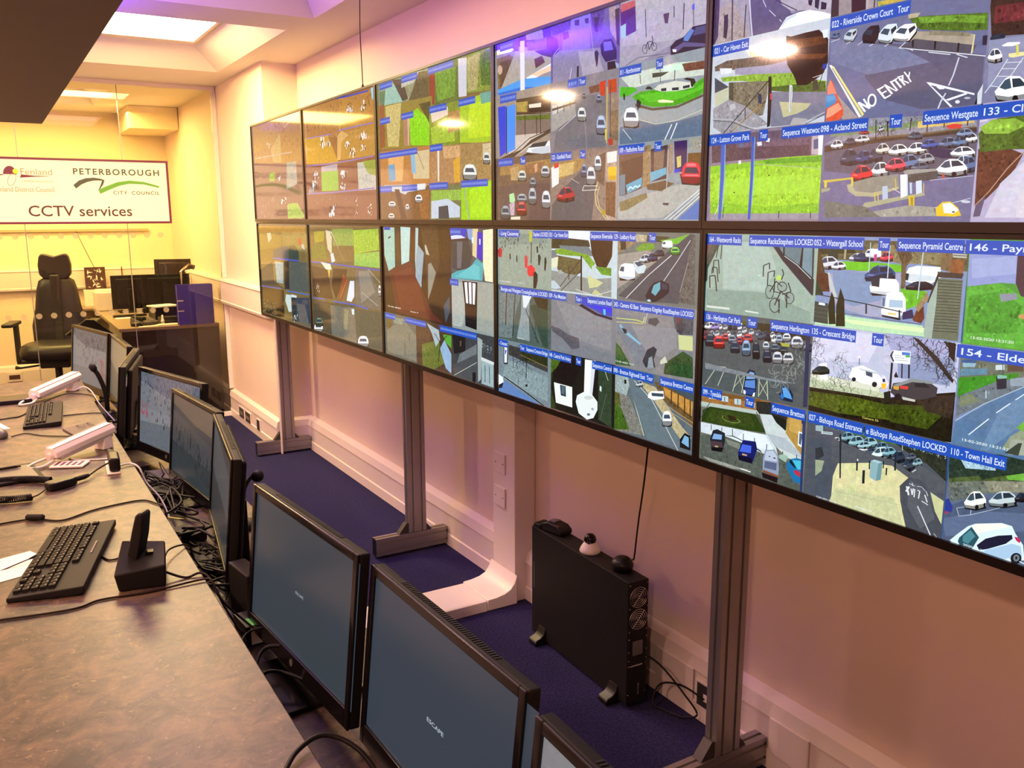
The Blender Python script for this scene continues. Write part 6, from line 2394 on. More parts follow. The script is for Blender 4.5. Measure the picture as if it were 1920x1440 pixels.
def dec(c): # sRGB hex -> linear
    v = [int(c[i:i+2], 16)/255 for i in (0, 2, 4)]
    return [x/12.92 if x <= .04045 else ((x+.055)/1.055)**2.4 for x in v]
def picture(parent, key, W, H, mat_, place, step=2e-5, boost=1):
    """flat picture of coloured shapes; place(u, v, h) maps picture coordinates (metres from top left) to the object"""
    vs, fs, cols = [], [], []; boxes = []
    def layer(x0, y0, x1, y1):
        L = 0
        for q in boxes:
            if q[0] < x1 and q[2] > x0 and q[1] < y1 and q[3] > y0 and q[4] >= L: L = q[4]+1
        boxes.append((x0, y0, x1, y1, L)); return L
    def poly(pts, col, nz, lay=None):
        if lay is None: lay = layer(min(p[0] for p in pts), min(p[1] for p in pts), max(p[0] for p in pts), max(p[1] for p in pts))
        k = len(vs); vs.extend(place(p[0], p[1], (lay+1)*step) for p in pts); fs.append(tuple(range(k, k+len(pts)))); cols.append((*[c*boost for c in col], nz))
    poly([(0, 0), (W, 0), (W, H), (0, H)], (.09, .09, .10), 0, -.8)
    rnd = random.Random(sum(map(ord, key))); K = .0005; clip = (0, 0, W, H)
    def cpoly(col, nz, pts):
        x0, y0, x1, y1 = clip
        for ax, val, sg in ((0, x0, 1), (0, x1, -1), (1, y0, 1), (1, y1, -1)):
            o = []
            for i in range(len(pts)):
                a, b_ = pts[i-1], pts[i]; ia = (a[ax]-val)*sg >= 0; ib = (b_[ax]-val)*sg >= 0
                if ia != ib: t = (val-a[ax])/(b_[ax]-a[ax]); o.append((a[0]+t*(b_[0]-a[0]), a[1]+t*(b_[1]-a[1])))
                if ib: o.append(b_)
            pts = o
            if len(pts) < 3: return
        col = dec(col); poly(pts, col, nz)
        x0, x1, y0, y1 = min(p[0] for p in pts), max(p[0] for p in pts), min(p[1] for p in pts), max(p[1] for p in pts); A = (x1-x0)*(y1-y0)
        if A < 9e-4 or nz == 0: return
        lay = boxes[-1][4]; big = nz < .25; n_ = int(min(700, A*(9000 if big else 60000*nz)))
        for j in range(n_):
            x, y = rnd.uniform(x0, x1), rnd.uniform(y0, y1)
            s_ = min(rnd.uniform(.004, .016), .12*min(x1-x0, y1-y0)) if big else rnd.uniform(.0012, .0040); asp = rnd.uniform(.3, .7) if big else rnd.uniform(.6, 1.6)
            def inside(x, y):
                ins = False
                for i in range(len(pts)):
                    a, b_ = pts[i-1], pts[i]
                    if (a[1] > y) != (b_[1] > y) and x < (b_[0]-a[0])*(y-a[1])/(b_[1]-a[1])+a[0]: ins = not ins
                return ins
            if not (inside(x-s_, y) and inside(x+s_, y) and inside(x, y-s_*asp) and inside(x, y+s_*asp)): continue
            d = min(x-clip[0], clip[2]-x, (y-clip[1])/asp, (clip[3]-y)/asp)
            s_ = min(s_, d)
            if s_ < .0006: continue
            g = 1+rnd.uniform(-1, 1)*(.075 if big else .25+nz*.6); tint = [1+rnd.uniform(-.06, .06) for _ in range(3)]; ph = rnd.random()*6; kk = len(vs)
            vs.extend(place(x+s_*cos(ph+i*pi/3)*(.7+.3*rnd.random()), y+s_*asp*sin(ph+i*pi/3)*(.7+.3*rnd.random()), (lay+1.3+.6*j/n_)*step) for i in range(6)); fs.append(tuple(range(kk, kk+6)))
            cols.append((*[min(1, max(0, c*g*q_)) for c, q_ in zip(col, tint)], nz))
    def stroke(col, w, pts):
        for a, b_ in zip(pts[:-1], pts[1:]):
            d = (b_[0]-a[0], b_[1]-a[1]); L = math.hypot(*d) or 1; nx, ny = -d[1]/L*w*.8, d[0]/L*w*.5
            cpoly(col, 0, [(a[0]+nx, a[1]+ny), (b_[0]+nx, b_[1]+ny), (b_[0]-nx, b_[1]-ny), (a[0]-nx, a[1]-ny)])
    def mixc(a, b_, t): return ''.join('%02x' % int(int(a[i:i+2], 16)*(1-t)+int(b_[i:i+2], 16)*t) for i in (0, 2, 4))
    for ln in ART.get(key, '').split('\n'):
        if not ln: continue
        k, a = ln[0], ln.split(' ')
        pr = lambda v: [(float(v[i])*K, float(v[i+1])*K) for i in range(0, len(v)-1, 2)]
        if k == 'c': clip = tuple(float(x)*K for x in a[1:5])
        elif k == 'p': cpoly(a[1], int(a[2])*.1, pr(a[3:]))
        elif k == 'l': stroke(a[1], float(a[2])*K, pr(a[3:]))
        elif k == 'e':
            c0, px, py = pr(a[3:]); cpoly(a[1], int(a[2])*.1, [(c0[0]+(px[0]-c0[0])*cos(t*pi/8)+(py[0]-c0[0])*sin(t*pi/8), c0[1]+(px[1]-c0[1])*cos(t*pi/8)+(py[1]-c0[1])*sin(t*pi/8)) for t in range(16)])
        elif k == 'v':   # a vehicle: painted shadow beneath, body, lower body, windows, roof
            col = a[2]; c0, px, py = pr(a[3:]); dk, gl, sk = mixc(col, '000000', .45), mixc('24384c', col, .12), mixc(col, 'ffffff', .35)
            def m(col, pts): cpoly(col, 0, [(c0[0]+(px[0]-c0[0])*u+(py[0]-c0[0])*v, c0[1]+(px[1]-c0[1])*u+(py[1]-c0[1])*v) for u, v in pts])
            if a[1] == '1':
                m('16181c', [(.02,.55),(.5,.4),(.98,.55),(1,.95),(.8,1.03),(.1,1)]); m(col, [(.08,.62),(.12,.3),(.25,.06),(.5,0),(.78,.05),(.92,.3),(.97,.62),(.9,.9),(.6,.97),(.15,.92)])
                m(dk, [(.08,.66),(.97,.66),(.9,.9),(.6,.97),(.15,.92)]); m(gl, [(.2,.5),(.26,.25),(.74,.25),(.85,.5)]); m(sk, [(.28,.2),(.33,.07),(.68,.07),(.74,.2)]); m(sk, [(.14,.62),(.3,.55),(.75,.55),(.9,.62)])
            elif a[1] in '24':
                m('181a1e', [(0,.75),(.5,.85),(1,.7),(1,.9),(.55,1.03),(.05,.95)]); m(col, [(.0,.6),(.12,.42),(.3,.12),(.45,.02),(.72,.03),(.88,.2),(1,.45),(1,.78),(.6,.95),(.08,.88)])
                m(dk, [(.0,.72),(.4,.78),(1,.62),(1,.78),(.6,.95),(.08,.88)]); m(gl, [(.14,.45),(.3,.17),(.44,.1),(.48,.46),(.3,.52)]); m(mixc(gl, '000000', .3), [(.52,.44),(.5,.12),(.72,.1),(.9,.36)])
                if a[1] == '2':
                    m('101014', [(.5,.84),(.55,.72),(.64,.72),(.68,.88),(.6,.98),(.52,.94)]); m('101014', [(.88,.7),(.93,.6),(.98,.62),(.97,.8),(.9,.82)]); m(sk, [(.05,.62),(.15,.55),(.35,.58),(.3,.64)]); m(sk, [(.46,.03),(.72,.04),(.7,.1),(.5,.1)])
            elif a[1] == '3':
                m('16181c', [(.0,.7),(.6,.75),(1,.3),(1,.5),(.7,1),(.05,.98)]); m(col, [(.0,.75),(.05,.5),(.3,.2),(.5,.05),(.95,.0),(1,.2),(.95,.45),(.68,.9),(.5,.98),(.1,.92)])
                m(gl, [(.12,.5),(.32,.25),(.62,.28),(.5,.58)]); m(mixc(gl, '000000', .4), [(.66,.3),(.92,.1),(.95,.25),(.7,.55)]); m(dk, [(.0,.8),(.5,.85),(.68,.78),(.6,.93),(.5,.98),(.1,.92)])
            else:
                m('181a1e', [(0,.8),(1,.8),(1,.98),(.1,1.02)]); m(col, [(.0,.5),(.15,.1),(.4,0),(.9,.05),(1,.3),(1,.85),(.6,.97),(.05,.85)]); m(mixc(col, '8090a0', .4), [(.0,.75),(1,.78),(1,.85),(.6,.97),(.05,.85)]); m(gl, [(.05,.45),(.16,.2),(.35,.2),(.33,.5)])
        elif k == 'w':
            n_, wd, ln_ = int(a[2]), float(a[3])*K, float(a[4])*K; q = pr(a[5:])
            for j in range(n_):
                s_, t_ = rnd.random(), rnd.random(); x = (q[0][0]*(1-s_)+q[1][0]*s_)*(1-t_)+(q[3][0]*(1-s_)+q[2][0]*s_)*t_; y = (q[0][1]*(1-s_)+q[1][1]*s_)*(1-t_)+(q[3][1]*(1-s_)+q[2][1]*s_)*t_
                an, l_ = rnd.uniform(0, 6.28), ln_*rnd.uniform(.5, 1.7)
                stroke(a[1], wd, [(x, y), (x+cos(an)*l_, y+sin(an)*l_), (x+cos(an+.5)*l_*1.6, y+sin(an+.5)*l_*1.6)])
        elif k == 't':
            u, v, L_, hgt = [float(x)*K for x in a[2:6]]; txt = ' '.join(a[7:]); tv, tf = text_mesh(txt, 1, .012)
            w_ = max(p.x for p in tv); sx_, sy_ = L_/w_, hgt/.70; lay = layer(u, v-hgt, u+L_, v); kk = len(vs)
            vs.extend(place(u+p.x*sx_, v-p.y*sy_, (lay+1)*step) for p in tv)
            for f in tf: fs.append(tuple(i+kk for i in f)); cols.append((*dec(a[1]), 0))
        elif k == 's':
            n_, size, asp = int(a[2]), float(a[3])*K, float(a[4]); q = pr(a[5:]); cl = dec(a[1])
            lay = layer(min(p[0] for p in q), min(p[1] for p in q), max(p[0] for p in q), max(p[1] for p in q))
            for j in range(n_):
                s_, t_ = rnd.random(), rnd.random()
                x = (q[0][0]*(1-s_)+q[1][0]*s_)*(1-t_)+(q[3][0]*(1-s_)+q[2][0]*s_)*t_; y = (q[0][1]*(1-s_)+q[1][1]*s_)*(1-t_)+(q[3][1]*(1-s_)+q[2][1]*s_)*t_
                r_s = size*.5*(.5+rnd.random()); ph = rnd.random()*6; br = rnd.uniform(.7, 1.25)
                pts = [(x+r_s*cos(ph+2*pi*i/5)*(.6+.4*rnd.random()), y+r_s*asp*sin(ph+2*pi*i/5)*(.6+.4*rnd.random())) for i in range(5)]
                pts = [(min(max(p[0], .0005), W-.0005), min(max(p[1], .0005), H-.0005)) for p in pts]
                kk = len(vs); vs.extend(place(p[0], p[1], (lay+1+j*.01)*step) for p in pts); fs.append(tuple(range(kk, kk+5))); cols.append((*[c*br for c in cl], .1))
    me = bpy.data.meshes.new('display_picture'); me.from_pydata([tuple(v) for v in vs], [], fs)
    at = me.color_attributes.new('pic', 'FLOAT_COLOR', 'CORNER')
    for p, c in zip(me.polygons, cols):
        for li in p.loop_indices: at.data[li].color = c
    me.materials.append(MT[mat_]); o = bpy.data.objects.new('display_picture', me); C.objects.link(o); o.parent = parent
    return o
desc = {
 ('T', 0): 'farthest wall screen of the upper row, at the left end, reflecting the back office',
 ('T', 1): 'second wall screen from the left in the upper row, mirrored CCTV lettering in it',
 ('T', 2): 'middle upper wall screen with a bright lamp reflection and green lawns',
 ('T', 3): 'upper wall screen showing the blue bus shelter, street scenes and Northminster roundabout',
 ('T', 4): 'nearest upper wall screen showing the NO ENTRY car park and Acland Street',
 ('B', 0): 'farthest wall screen of the lower row, at the left end, with dark street views',
 ('B', 1): 'second wall screen from the left in the lower row, with a lawn and road views',
 ('B', 2): 'middle lower wall screen with a large view of a red-floored corridor',
 ('B', 3): 'lower wall screen showing the Fox Meadow blue bus and the white column of Central Park',
 ('B', 4): 'nearest lower wall screen showing Wentworth bicycle racks and the Herlington car park'}
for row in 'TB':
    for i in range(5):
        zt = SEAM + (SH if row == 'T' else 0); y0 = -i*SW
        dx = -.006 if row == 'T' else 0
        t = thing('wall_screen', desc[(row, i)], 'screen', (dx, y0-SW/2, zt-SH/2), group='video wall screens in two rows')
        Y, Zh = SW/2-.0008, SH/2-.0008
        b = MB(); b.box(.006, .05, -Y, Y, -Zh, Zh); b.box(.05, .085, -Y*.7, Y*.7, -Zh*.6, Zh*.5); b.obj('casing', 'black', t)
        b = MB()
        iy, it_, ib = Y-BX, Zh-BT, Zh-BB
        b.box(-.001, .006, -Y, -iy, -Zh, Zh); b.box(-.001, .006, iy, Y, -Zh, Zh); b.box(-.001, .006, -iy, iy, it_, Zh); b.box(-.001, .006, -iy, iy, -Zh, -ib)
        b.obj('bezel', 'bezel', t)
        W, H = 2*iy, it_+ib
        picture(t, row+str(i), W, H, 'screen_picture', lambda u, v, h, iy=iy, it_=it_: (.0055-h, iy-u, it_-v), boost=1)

# ---------------------------------------------------------------- cable conduit and floor duct by the screens
struct(MB().box(.250, .349, -2.78, -2.60, .0, 1.9).obj('trim_4', 'pvc', bev=.004))
b = MB().prism([(.249, .125), (.249, .001), (.11, .001), (.11, .048), (.15, .050), (.19, .057), (.218, .070), (.236, .092)], -2.80, -2.58, 'y')
tag(b.obj('duct_elbow', 'pvc_cover', bev=.003), 'curved white elbow joining floor duct to the vertical wall conduit', 'cable duct')
b = MB(); b.prism([(-2.80, .001), (-2.58, .001), (-2.585, .042), (-2.60, .048), (-2.78, .048), (-2.795, .042)], -.92, .108, 'x')
tag(b.obj('floor_duct', 'pvc_cover', bev=.002), 'broad white cable duct crossing the blue carpet toward the desk', 'cable duct')
for z, lb in ((.575, 'upper blank white cover plate on the wall conduit above the black cabinet'), (.43, 'lower blank white cover plate on the wall conduit above the black cabinet')):
    t = thing('cover_plate', lb, 'wall plate', (.2495, -2.665, z), group='blank plates on the conduit')
    pl = MB().box(-.006, .0, -.043, .043, -.043, .043).obj('plate', 'pvc', t, bev=.002)
    for y in (-.03, .03): MB().lathe([(.004, 0), (.003, .0015)], n=10, M=T((-.0062, y, 0)) @ Matrix.Rotation(-pi/2, 4, 'Y')).obj('screw', 'steel', pl)
# sockets on the skirting trunking
def socket(x, y, z, label, m='ink', wide=.075, double=1):
    t = thing('wall_socket', label, 'socket', (x, y, z), group='sockets on the skirting trunking')
    MB().box(-.008, 0, -wide/2-.012, wide/2+.012, -.045, .045).obj('plate', 'pvc', t, bev=.002)
    fp = MB().box(-.0095, -.007, -wide/2, wide/2, -.038, .038).obj('faceplate', 'alu_dark', t, bev=.002)
    for k in range(double):
        yy = (k-(double-1)/2)*.04; MB().box(-.0105, -.009, yy-.012, yy+.012, -.015, .010).obj('switch', m, fp)
socket(.088, 1.045, .092, 'dark double socket on the skirting next to the glass partition', 'ink_grey', .14, 2)
socket(.088, .86, .092, 'dark data socket between two other sockets on the far skirting', 'ink_grey', .14, 3)
socket(.088, .565, .092, 'narrow dark socket on the skirting closest to the farthest post', 'ink', .07)
socket(.306, -3.865, .095, 'black and white socket on the skirting by the near aluminium post', 'white_plastic', .085)
b = MB()
b.box(.298, .304, -3.80, -3.62, .055, .165); tag(b.obj('cover_plate', 'pvc', bev=.002), 'wide blank white plate on the skirting left of the near post', 'wall plate')
b = MB(); b.box(.298, .304, -4.26, -4.12, .055, .165); tag(b.obj('cover_plate', 'pvc', bev=.002), 'wide blank white plate on the skirting right of the near post', 'wall plate')

# ---------------------------------------------------------------- rack unit standing on its side
t = thing('power_unit', 'flat black rack unit standing upright on the carpet by the wall', 'computer', (.19, -3.36, 0))
t.rotation_euler.z = radians(-2)
cse = MB().box(-.04, .04, -.305, .305, .014, .44).obj('case', 'black_matte', t, bev=.002)
for (z) in (.385, .31):
    b = MB()
    for r in (.034, .027, .020, .013, .006):
        b.tube([(cos(a)*r, -.307, z+sin(a)*r) for a in [2*pi*k/28 for k in range(29)]], .0011, 5)
    b.box(-.0355, .0355, -.0085, -.0065, -.001, .001, T((0, -.3, z)) @ Matrix.Rotation(radians(-50), 4, 'Y'))
    b.obj('fan_grille', 'steel', t)
for z in (.43, .35, .27, .245, .20, .17, .15, .05): 
    for x in (-.034, .034): MB().lathe([(.0022, 0), (.0015, .002)], n=8, M=T((x, -.3055, z)) @ Matrix.Rotation(pi/2, 4, 'X')).obj('screw', 'steel', cse)
MB().box(-.02, .02, -.3085, -.305, .185, .235).obj('power_inlet', 'grey_plastic', t, bev=.002)
MB().box(-.030, .020, -.308, -.305, .148, .152).obj('label_strip', 'steel', t)
MB().box(.004, .008, -.308, -.305, .045, .085).obj('card_bracket', 'steel', t)
MB().box(-.0408, -.0398, .285, .288, .20, .30).obj('side_legend', 'grey_plastic', t)
for y in (-.235, .225):
    b = MB().prism([(-.085, .002), (-.088, .014), (-.080, .024), (-.062, .030), (-.05, .042), (-.0405, .065), (-.0405, .014), (.0405, .014), (.0405, .05), (.06, .03), (.075, .015), (.075, .002)], y-.025, y+.025, 'y')
    b.obj('stand_foot', 'black', t, bev=.004)
# things on it
t = thing('desk_phone', 'black handheld device with dark red trim on top of the black cabinet', 'phone', (.20, -3.165, .44), radians(10))
b = MB().prism([(-.05, .003), (-.05, .02), (-.03, .034), (.02, .040), (.05, .030), (.056, .012), (.05, .003)], -.030, .030, 'x'); b.obj('body', 'black', t, bev=.005, seg=3)
MB().box(-.026, -.020, -.035, .03, .028, .036).obj('top_trim', 'dark_red', t, bev=.001)
MB().box(-.012, .016, .0, .03, .034, .043).obj('display', 'grey_plastic', t, bev=.002)
MB().box(-.028, .028, .06, .10, .001, .018).obj('cradle', 'black_matte', t, bev=.004)
t = thing('dome_camera', 'small white dome camera with black eye on the black cabinet', 'camera', (.19, -3.385, .44))
MB().lathe([(.036, .001), (.037, .008), (.033, .018), (.024, .032), (.018, .040), (.016, .043)], n=28).obj('base', 'white_plastic', t, smooth=True)
MB().lathe([(.002, -.022), (.012, -.019), (.019, -.011), (.022, 0), (.019, .011), (.012, .019), (.002, .022)], (0, 0, .046), 24).obj('eyeball', 'black_gloss', t, smooth=True)
MB().lathe([(.008, 0), (.008, .003), (.004, .004)], n=16, M=T((-.016, -.014, .043)) @ Matrix.Rotation(radians(41+90), 4, 'Z') @ Matrix.Rotation(radians(90), 4, 'X')).obj('lens', 'steel', t)
t = thing('speaker_puck', 'black rounded puck at the near top corner of the cabinet, under the hanging cable', 'speaker', (.19, -3.565, .44))
MB().lathe([(.028, .001), (.036, .008), (.037, .022), (.032, .034), (.02, .042), (.005, .044)], n=28).obj('body', 'black', t, smooth=True)
MB().lathe([(.026, .036), (.024, .041), (.016, .045), (.004, .046)], n=24).obj('top_ring', 'black_matte', t, smooth=True)
tag(MB().tube(smoothpath([(.205, -3.60, .484), (.203, -3.61, .50), (.165, -3.672, .642), (.122, -3.745, .79), (.082, -3.81, .95), (.066, -3.83, 1.0)]), .0028, 7).obj('cable', 'cable_brown'), 'thin dark cable hanging from the screens to the black cabinet', 'cable')
tag(MB().tube(smoothpath([(.20, -3.68, .19), (.24, -3.72, .15), (.27, -3.80, .08), (.285, -3.84, .03), (.26, -3.80, .008), (.24, -3.74, .006), (.22, -3.70, .02), (.26, -3.69, .07), (.29, -3.76, .09), (.292, -3.86, .09)]), .0032, 7).obj('cable', 'cable'), 'black power cable looping from the cabinet to the skirting socket', 'cable')
# cable hanging from the ceiling over the third screen
t = thing('pull_cord', 'thin dark cord hanging from the ceiling onto the top of the screens', 'cord', (.03, -1.825, 2.15))
MB().tube(smoothpath([(0, 0, .02), (.002, .01, .12), (-.003, .004, .25), (0, 0, Z0-2.152)]), .0022, 7).obj('string', 'cable_brown', t)
MB().lathe([(.008, -.002), (.007, .010), (.002, .022)], n=12).obj('knob', 'cable_brown', t)

# ---------------------------------------------------------------- operator desk
DZ = .75; DX = -1.14; DE = -.60
t = thing('control_desk', 'long mottled brown laminate control desk with a lower rear shelf', 'desk', (-1.9, -3.2, 0))
ox, oy = -1.9, -3.2
MB().box(-1.0, DX-ox, -3.8-oy*0-.4, DE-oy, .722, DZ).obj('worktop', 'laminate', t, bev=.003)
MB().box(DX-ox-.10, -.80-ox, -4.2, 3.12, .575, .60).obj('rear_shelf', 'laminate', t, bev=.002)
MB().box(DX-ox-.10, DX-ox-.08, -4.2, DE-oy, .60, .722).obj('riser', 'dark_panel', t)
for y in (-4.1, -2.6, -1.1, .4, 1.9, 2.5): MB().box(-.9, -.85-ox, y, y+.03, .0, .574 if 1 else 0).obj('end_panel', 'dark_panel', t)
for y in (-4.1, -1.1, 1.9): MB().box(-.95, DX-ox-.12, y+.035, y+.06, .574, .721).obj('bracket', 'dark_panel', t)

# ---------------------------------------------------------------- desktop monitors
def monitor(TL, TR, zt, label, art, tilt=8, H=.345, bar=.022, back='black_matte', stand=True, logo=None, bezel='black_gloss', sticker=0):
    A, B = Vector(TL), Vector(TR); c = (A+B)/2; d = B-A; Wd = d.length; rz = math.atan2(d.y, d.x)
    t = thing('desktop_monitor', label, 'monitor', (c.x, c.y, .601), rz, 'desktop monitors on the rear shelf')
    # local: x along screen, -y = viewing side; hinge at top
    hz = zt-.601
    M = T((0, 0, hz)) @ Matrix.Rotation(radians(-tilt), 4, 'X')
    w2 = Wd/2
    b = MB(); b.box(-w2, w2, 0, .022, -H, 0, M); cs = b.obj('casing', back, t, bev=.004)
    b = MB(); b.prism([(-w2*.8, -.02), (w2*.8, -.02), (w2*.8, -H+.03), (-w2*.8, -H+.03)], .022, .042, 'y', M); b.obj('rear_cover', back, t, bev=.012, seg=3)
    b = MB(); s = .017
    b.box(-w2, -w2+s, -.006, 0, -H, 0, M); b.box(w2-s, w2, -.006, 0, -H, 0, M); b.box(-w2+s, w2-s, -.006, 0, -s, 0, M); b.box(-w2+s, w2-s, -.006, 0, -H, -H+s+bar, M)
    bz = b.obj('bezel', bezel, t, bev=.002)
    picture(t, art, Wd-2*s, H-2*s-bar, 'screen_matte', lambda u, v, h: M @ Vector((-w2+s+u, -.0008-h, -s-v)))
    b = MB()
    for k in range(int(w2/.006)): b.box(-w2*.6+k*.0075, -w2*.6+k*.0075+.003, .006, .018, -.0002, .0012, M)
    b.obj('vent_slots', 'mesh_vent', cs)
    if logo: b = MB(); b.lathe([(.008, 0), (.008, .001), (.0065, .0012)], n=20, M=M @ T((0, -.0065, -H+.021)) @ Matrix.Rotation(pi/2, 4, 'X')); b.obj('badge', 'grey_plastic', bz)
    if sticker:
        MB().box(w2-.055, w2-.02, .0222, .0228, -.085, -.035, M).obj('sticker', 'paper', cs)
        if sticker > 1: MB().box(w2-.055, w2-.02, .0222, .0229, -.045, -.035, M).obj('sticker', 'green_label', cs)
    p = M @ Vector((0, .045, -H*.55))
    b = MB(); b.prism([(-.035, .012), (.035, .012), (.03, p.z), (-.03, p.z)], p.y, p.y+.025, 'y'); b.obj('stand_neck', back, t, bev=.004)
    b = MB(); R = 3; pts = []
    x0, x1, y0, y1 = -.115, .115, p.y-.15, p.y+.055
    for (cx, cy, a0) in ((x1-.02, y1-.02, 0), (x0+.02, y1-.02, 90), (x0+.02, y0+.02, 180), (x1-.02, y0+.02, 270)):
        pts += [(cx+.02*cos(radians(a0+q)), cy+.02*sin(radians(a0+q))) for q in (0, 30, 60, 90)]
    b.prism(pts, 0, .011, 'z'); b.obj('stand_base', 'black_gloss', t, bev=.002)
    return t
MON = [
 ((-1.020, -3.72), (-.972, -4.262), .975, 'desktop monitor in the foreground with dim blue-grey screen, left of the nearest large one', 'M1', 1),
 ((-.952, -4.275), (-.940, -4.795), .958, 'large dim blue-grey desktop monitor at the bottom centre of the picture', 'M2', 1),
 ((-.967, -4.862), (-.985, -5.44), .968, 'partly visible desktop monitor at the bottom edge, nearest the camera', 'M3', 0),
 ((-1.010, -1.90), (-.868, -2.43), .985, 'desktop monitor showing a busy pale square, behind the second white camera', 'MA', 1),
 ((-.955, -2.31), (-.905, -2.82), .958, 'desktop monitor with brownish reflection painted on, in the middle of the desk', 'MB', 0),
 ((-.938, -2.93), (-1.018, -3.50), .978, 'desktop monitor seen almost edge-on with a white sticker on its back', 'MC', 0),
 ((-1.12, -.20), (-.995, -.75), .99, 'farthest desktop monitor showing a pale square, in front of the office chair', 'MA2', 0),
 ((-.985, -.76), (-.975, -1.31), .99, 'desktop monitor seen obliquely beside the farthest pale screen', 'MB2', 0),
 ((-.955, -1.37), (-1.085, -1.905), .99, 'dark desktop monitor turned edge-on with a green and white sticker', 'MC', 0)]
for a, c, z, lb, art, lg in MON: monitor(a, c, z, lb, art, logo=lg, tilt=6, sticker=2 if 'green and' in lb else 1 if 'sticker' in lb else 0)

# ---------------------------------------------------------------- keyboards
def keyboard(name, label, corner, xdir, L, Wd, z=DZ, hi=.018, n_media=True):
    """corner: far-left of typist; xdir angle of the long axis; keys face up"""
    t = thing(name, label, 'keyboard', (corner[0], corner[1], z), xdir, 'computer keyboards on the control desk')
    sl = .07
    M = T((0, 0, .006)) @ Matrix.Rotation(sl, 4, 'X')
    b = MB().prism([(0, .001), (0, .012), (Wd, .012+Wd*sl), (Wd, .006), (Wd-.02, .001)], 0, L, 'x'); b.obj('case', 'black_matte', t, bev=.003)
    for xa in (.02, L-.05): MB().box(xa, xa+.03, Wd-.025, Wd-.01, .0005, .011).obj('tilt_foot', 'black', t)
    u = (L-.03)/22.6; km = None; rowsz = (Wd-.045)/6.3
    def key(x, y, w):
        nonlocal km
        b = MB(); a = .0009; w_, d_ = w*u-.0022, rowsz-.0022; h = .0065
        v = [(0, 0, 0), (w_, 0, 0), (w_, d_, 0), (0, d_, 0), (a, a, h), (w_-a, a, h), (w_-a, d_-a, h), (a, d_-a, h)]
        b.add([M @ Vector((x+p[0], y+p[1], .0062+p[2])) for p in v], [(3,2,1,0),(4,5,6,7),(0,1,5,4),(1,2,6,5),(2,3,7,6),(3,0,4,7)])
        return b.obj('key', 'keycap', t)
    rows = [[1.25,1.25,1.25,6.25,1.25,1.25,1.25,1.25], [2.25]+[1]*10+[2.75], [1.75]+[1]*11+[2.25], [1.5]+[1]*12+[1.5], [1]*13+[2], None]
    leg = MB()
    def lg(x, y, w): leg.box(x+.003, x+min(w*u*.45, .007), y+rowsz*.55, y+rowsz*.75, .0127, .0131, M)
    for r, ws in enumerate(rows[:5]):
        x = .014; y = .010+r*rowsz
        for w in ws: key(x, y, w); lg(x, y, w) if w < 5 else 0; x += w*u
    y = .010+5.25*rowsz; x = .014; key(x, y, 1); lg(x, y, 1); x += 2*u
    for g in range(3):
        for k in range(4): key(x, y, 1); lg(x, y, 1); x += u
        x += .5*u
    X = .014+15.25*u
    for (cx, r) in ((0, 0), (1, 0), (2, 0), (1, 1), (0, 3), (1, 3), (2, 3), (0, 4), (1, 4), (2, 4)): key(X+cx*u, .010+r*rowsz, 1); lg(X+cx*u, .010+r*rowsz, 1)
    X = .014+18.5*u
    for r in range(5):
        for cx in range(4):
            if r == 0 and cx == 1: continue
            key(X+cx*u, .010+r*rowsz, 1); lg(X+cx*u, .010+r*rowsz, 1)
    leg.obj('key_legends', 'legend', t)
    if n_media:
        for k in range(7): MB().box(L*.36+k*.012, L*.36+k*.012+.008, Wd-.022, Wd-.018, .0072, .0082, M).obj('media_button', 'legend', t)
    return t
# near keyboard: long axis from (-1.545,-3.64) ... rotated so its back edge faces the screens
keyboard('keyboard', 'black keyboard with chunky keys lying in the foreground beside the paper', (-1.565, -3.20), 0, .46, .158)
bpy.context.view_layer.update()
def place_kb(o, A, ang): o.location = (A[0], A[1], DZ); o.rotation_euler.z = ang
kb = [o for o in C.objects if o.name == 'keyboard'][0]
# user sits at -x; local +y (back row) points to +x side
place_kb(kb, (-1.425, -3.150), math.atan2(-3.650+3.150, -1.560+1.425)+0)
kb2 = keyboard('keyboard', 'grey-black keyboard farther up the desk near the middle monitors', (-1.405, -1.335), 0, .44, .14, n_media=False)
place_kb(kb2, (-1.412, -1.345), math.atan2(-1.845+1.345, -1.452+1.412))

# ---------------------------------------------------------------- things on the desk
def cable(label, pts, r=.0024, m='cable', n=8, name='cable', cat='cable'):
    return tag(MB().tube(smoothpath(pts, n), r, 7).obj(name, m, smooth=True), label, cat)
zt = DZ+.003
cable('dark cable with a ferrite bead crossing the desk from left to the monitors', [(-1.60, -3.03, zt), (-1.547, -3.008, zt), (-1.478, -3.006, zt), (-1.441, -3.029, zt), (-1.392, -3.063, zt), (-1.306, -3.011, zt), (-1.184, -2.989, zt), (-1.146, -3.05, zt+.001), (-1.132, -3.08, zt-.004), (-1.124, -3.10, .70), (-1.10, -3.12, .64)], .0026, 'cable_brown')
tag(MB().tube([(-1.483, -3.004, DZ+.0095), (-1.479, -3.0055, DZ+.0095), (-1.443, -3.026, DZ+.0095), (-1.439, -3.028, DZ+.0095)], [.006, .009, .009, .006], 12).obj('ferrite_bead', 'black_matte'), 'black ferrite bead clipped on the dark cable', 'ferrite bead')
cable('long dark cable running along the front of the keyboard and cordless phone', [(-1.62, -3.67, zt), (-1.558, -3.683, zt), (-1.459, -3.702, zt), (-1.407, -3.703, zt), (-1.363, -3.685, zt), (-1.265, -3.697, zt), (-1.150, -3.692, zt+.002), (-1.130, -3.71, zt-.002), (-1.115, -3.74, .71), (-1.05, -3.80, .64)], .0026, 'cable_brown')
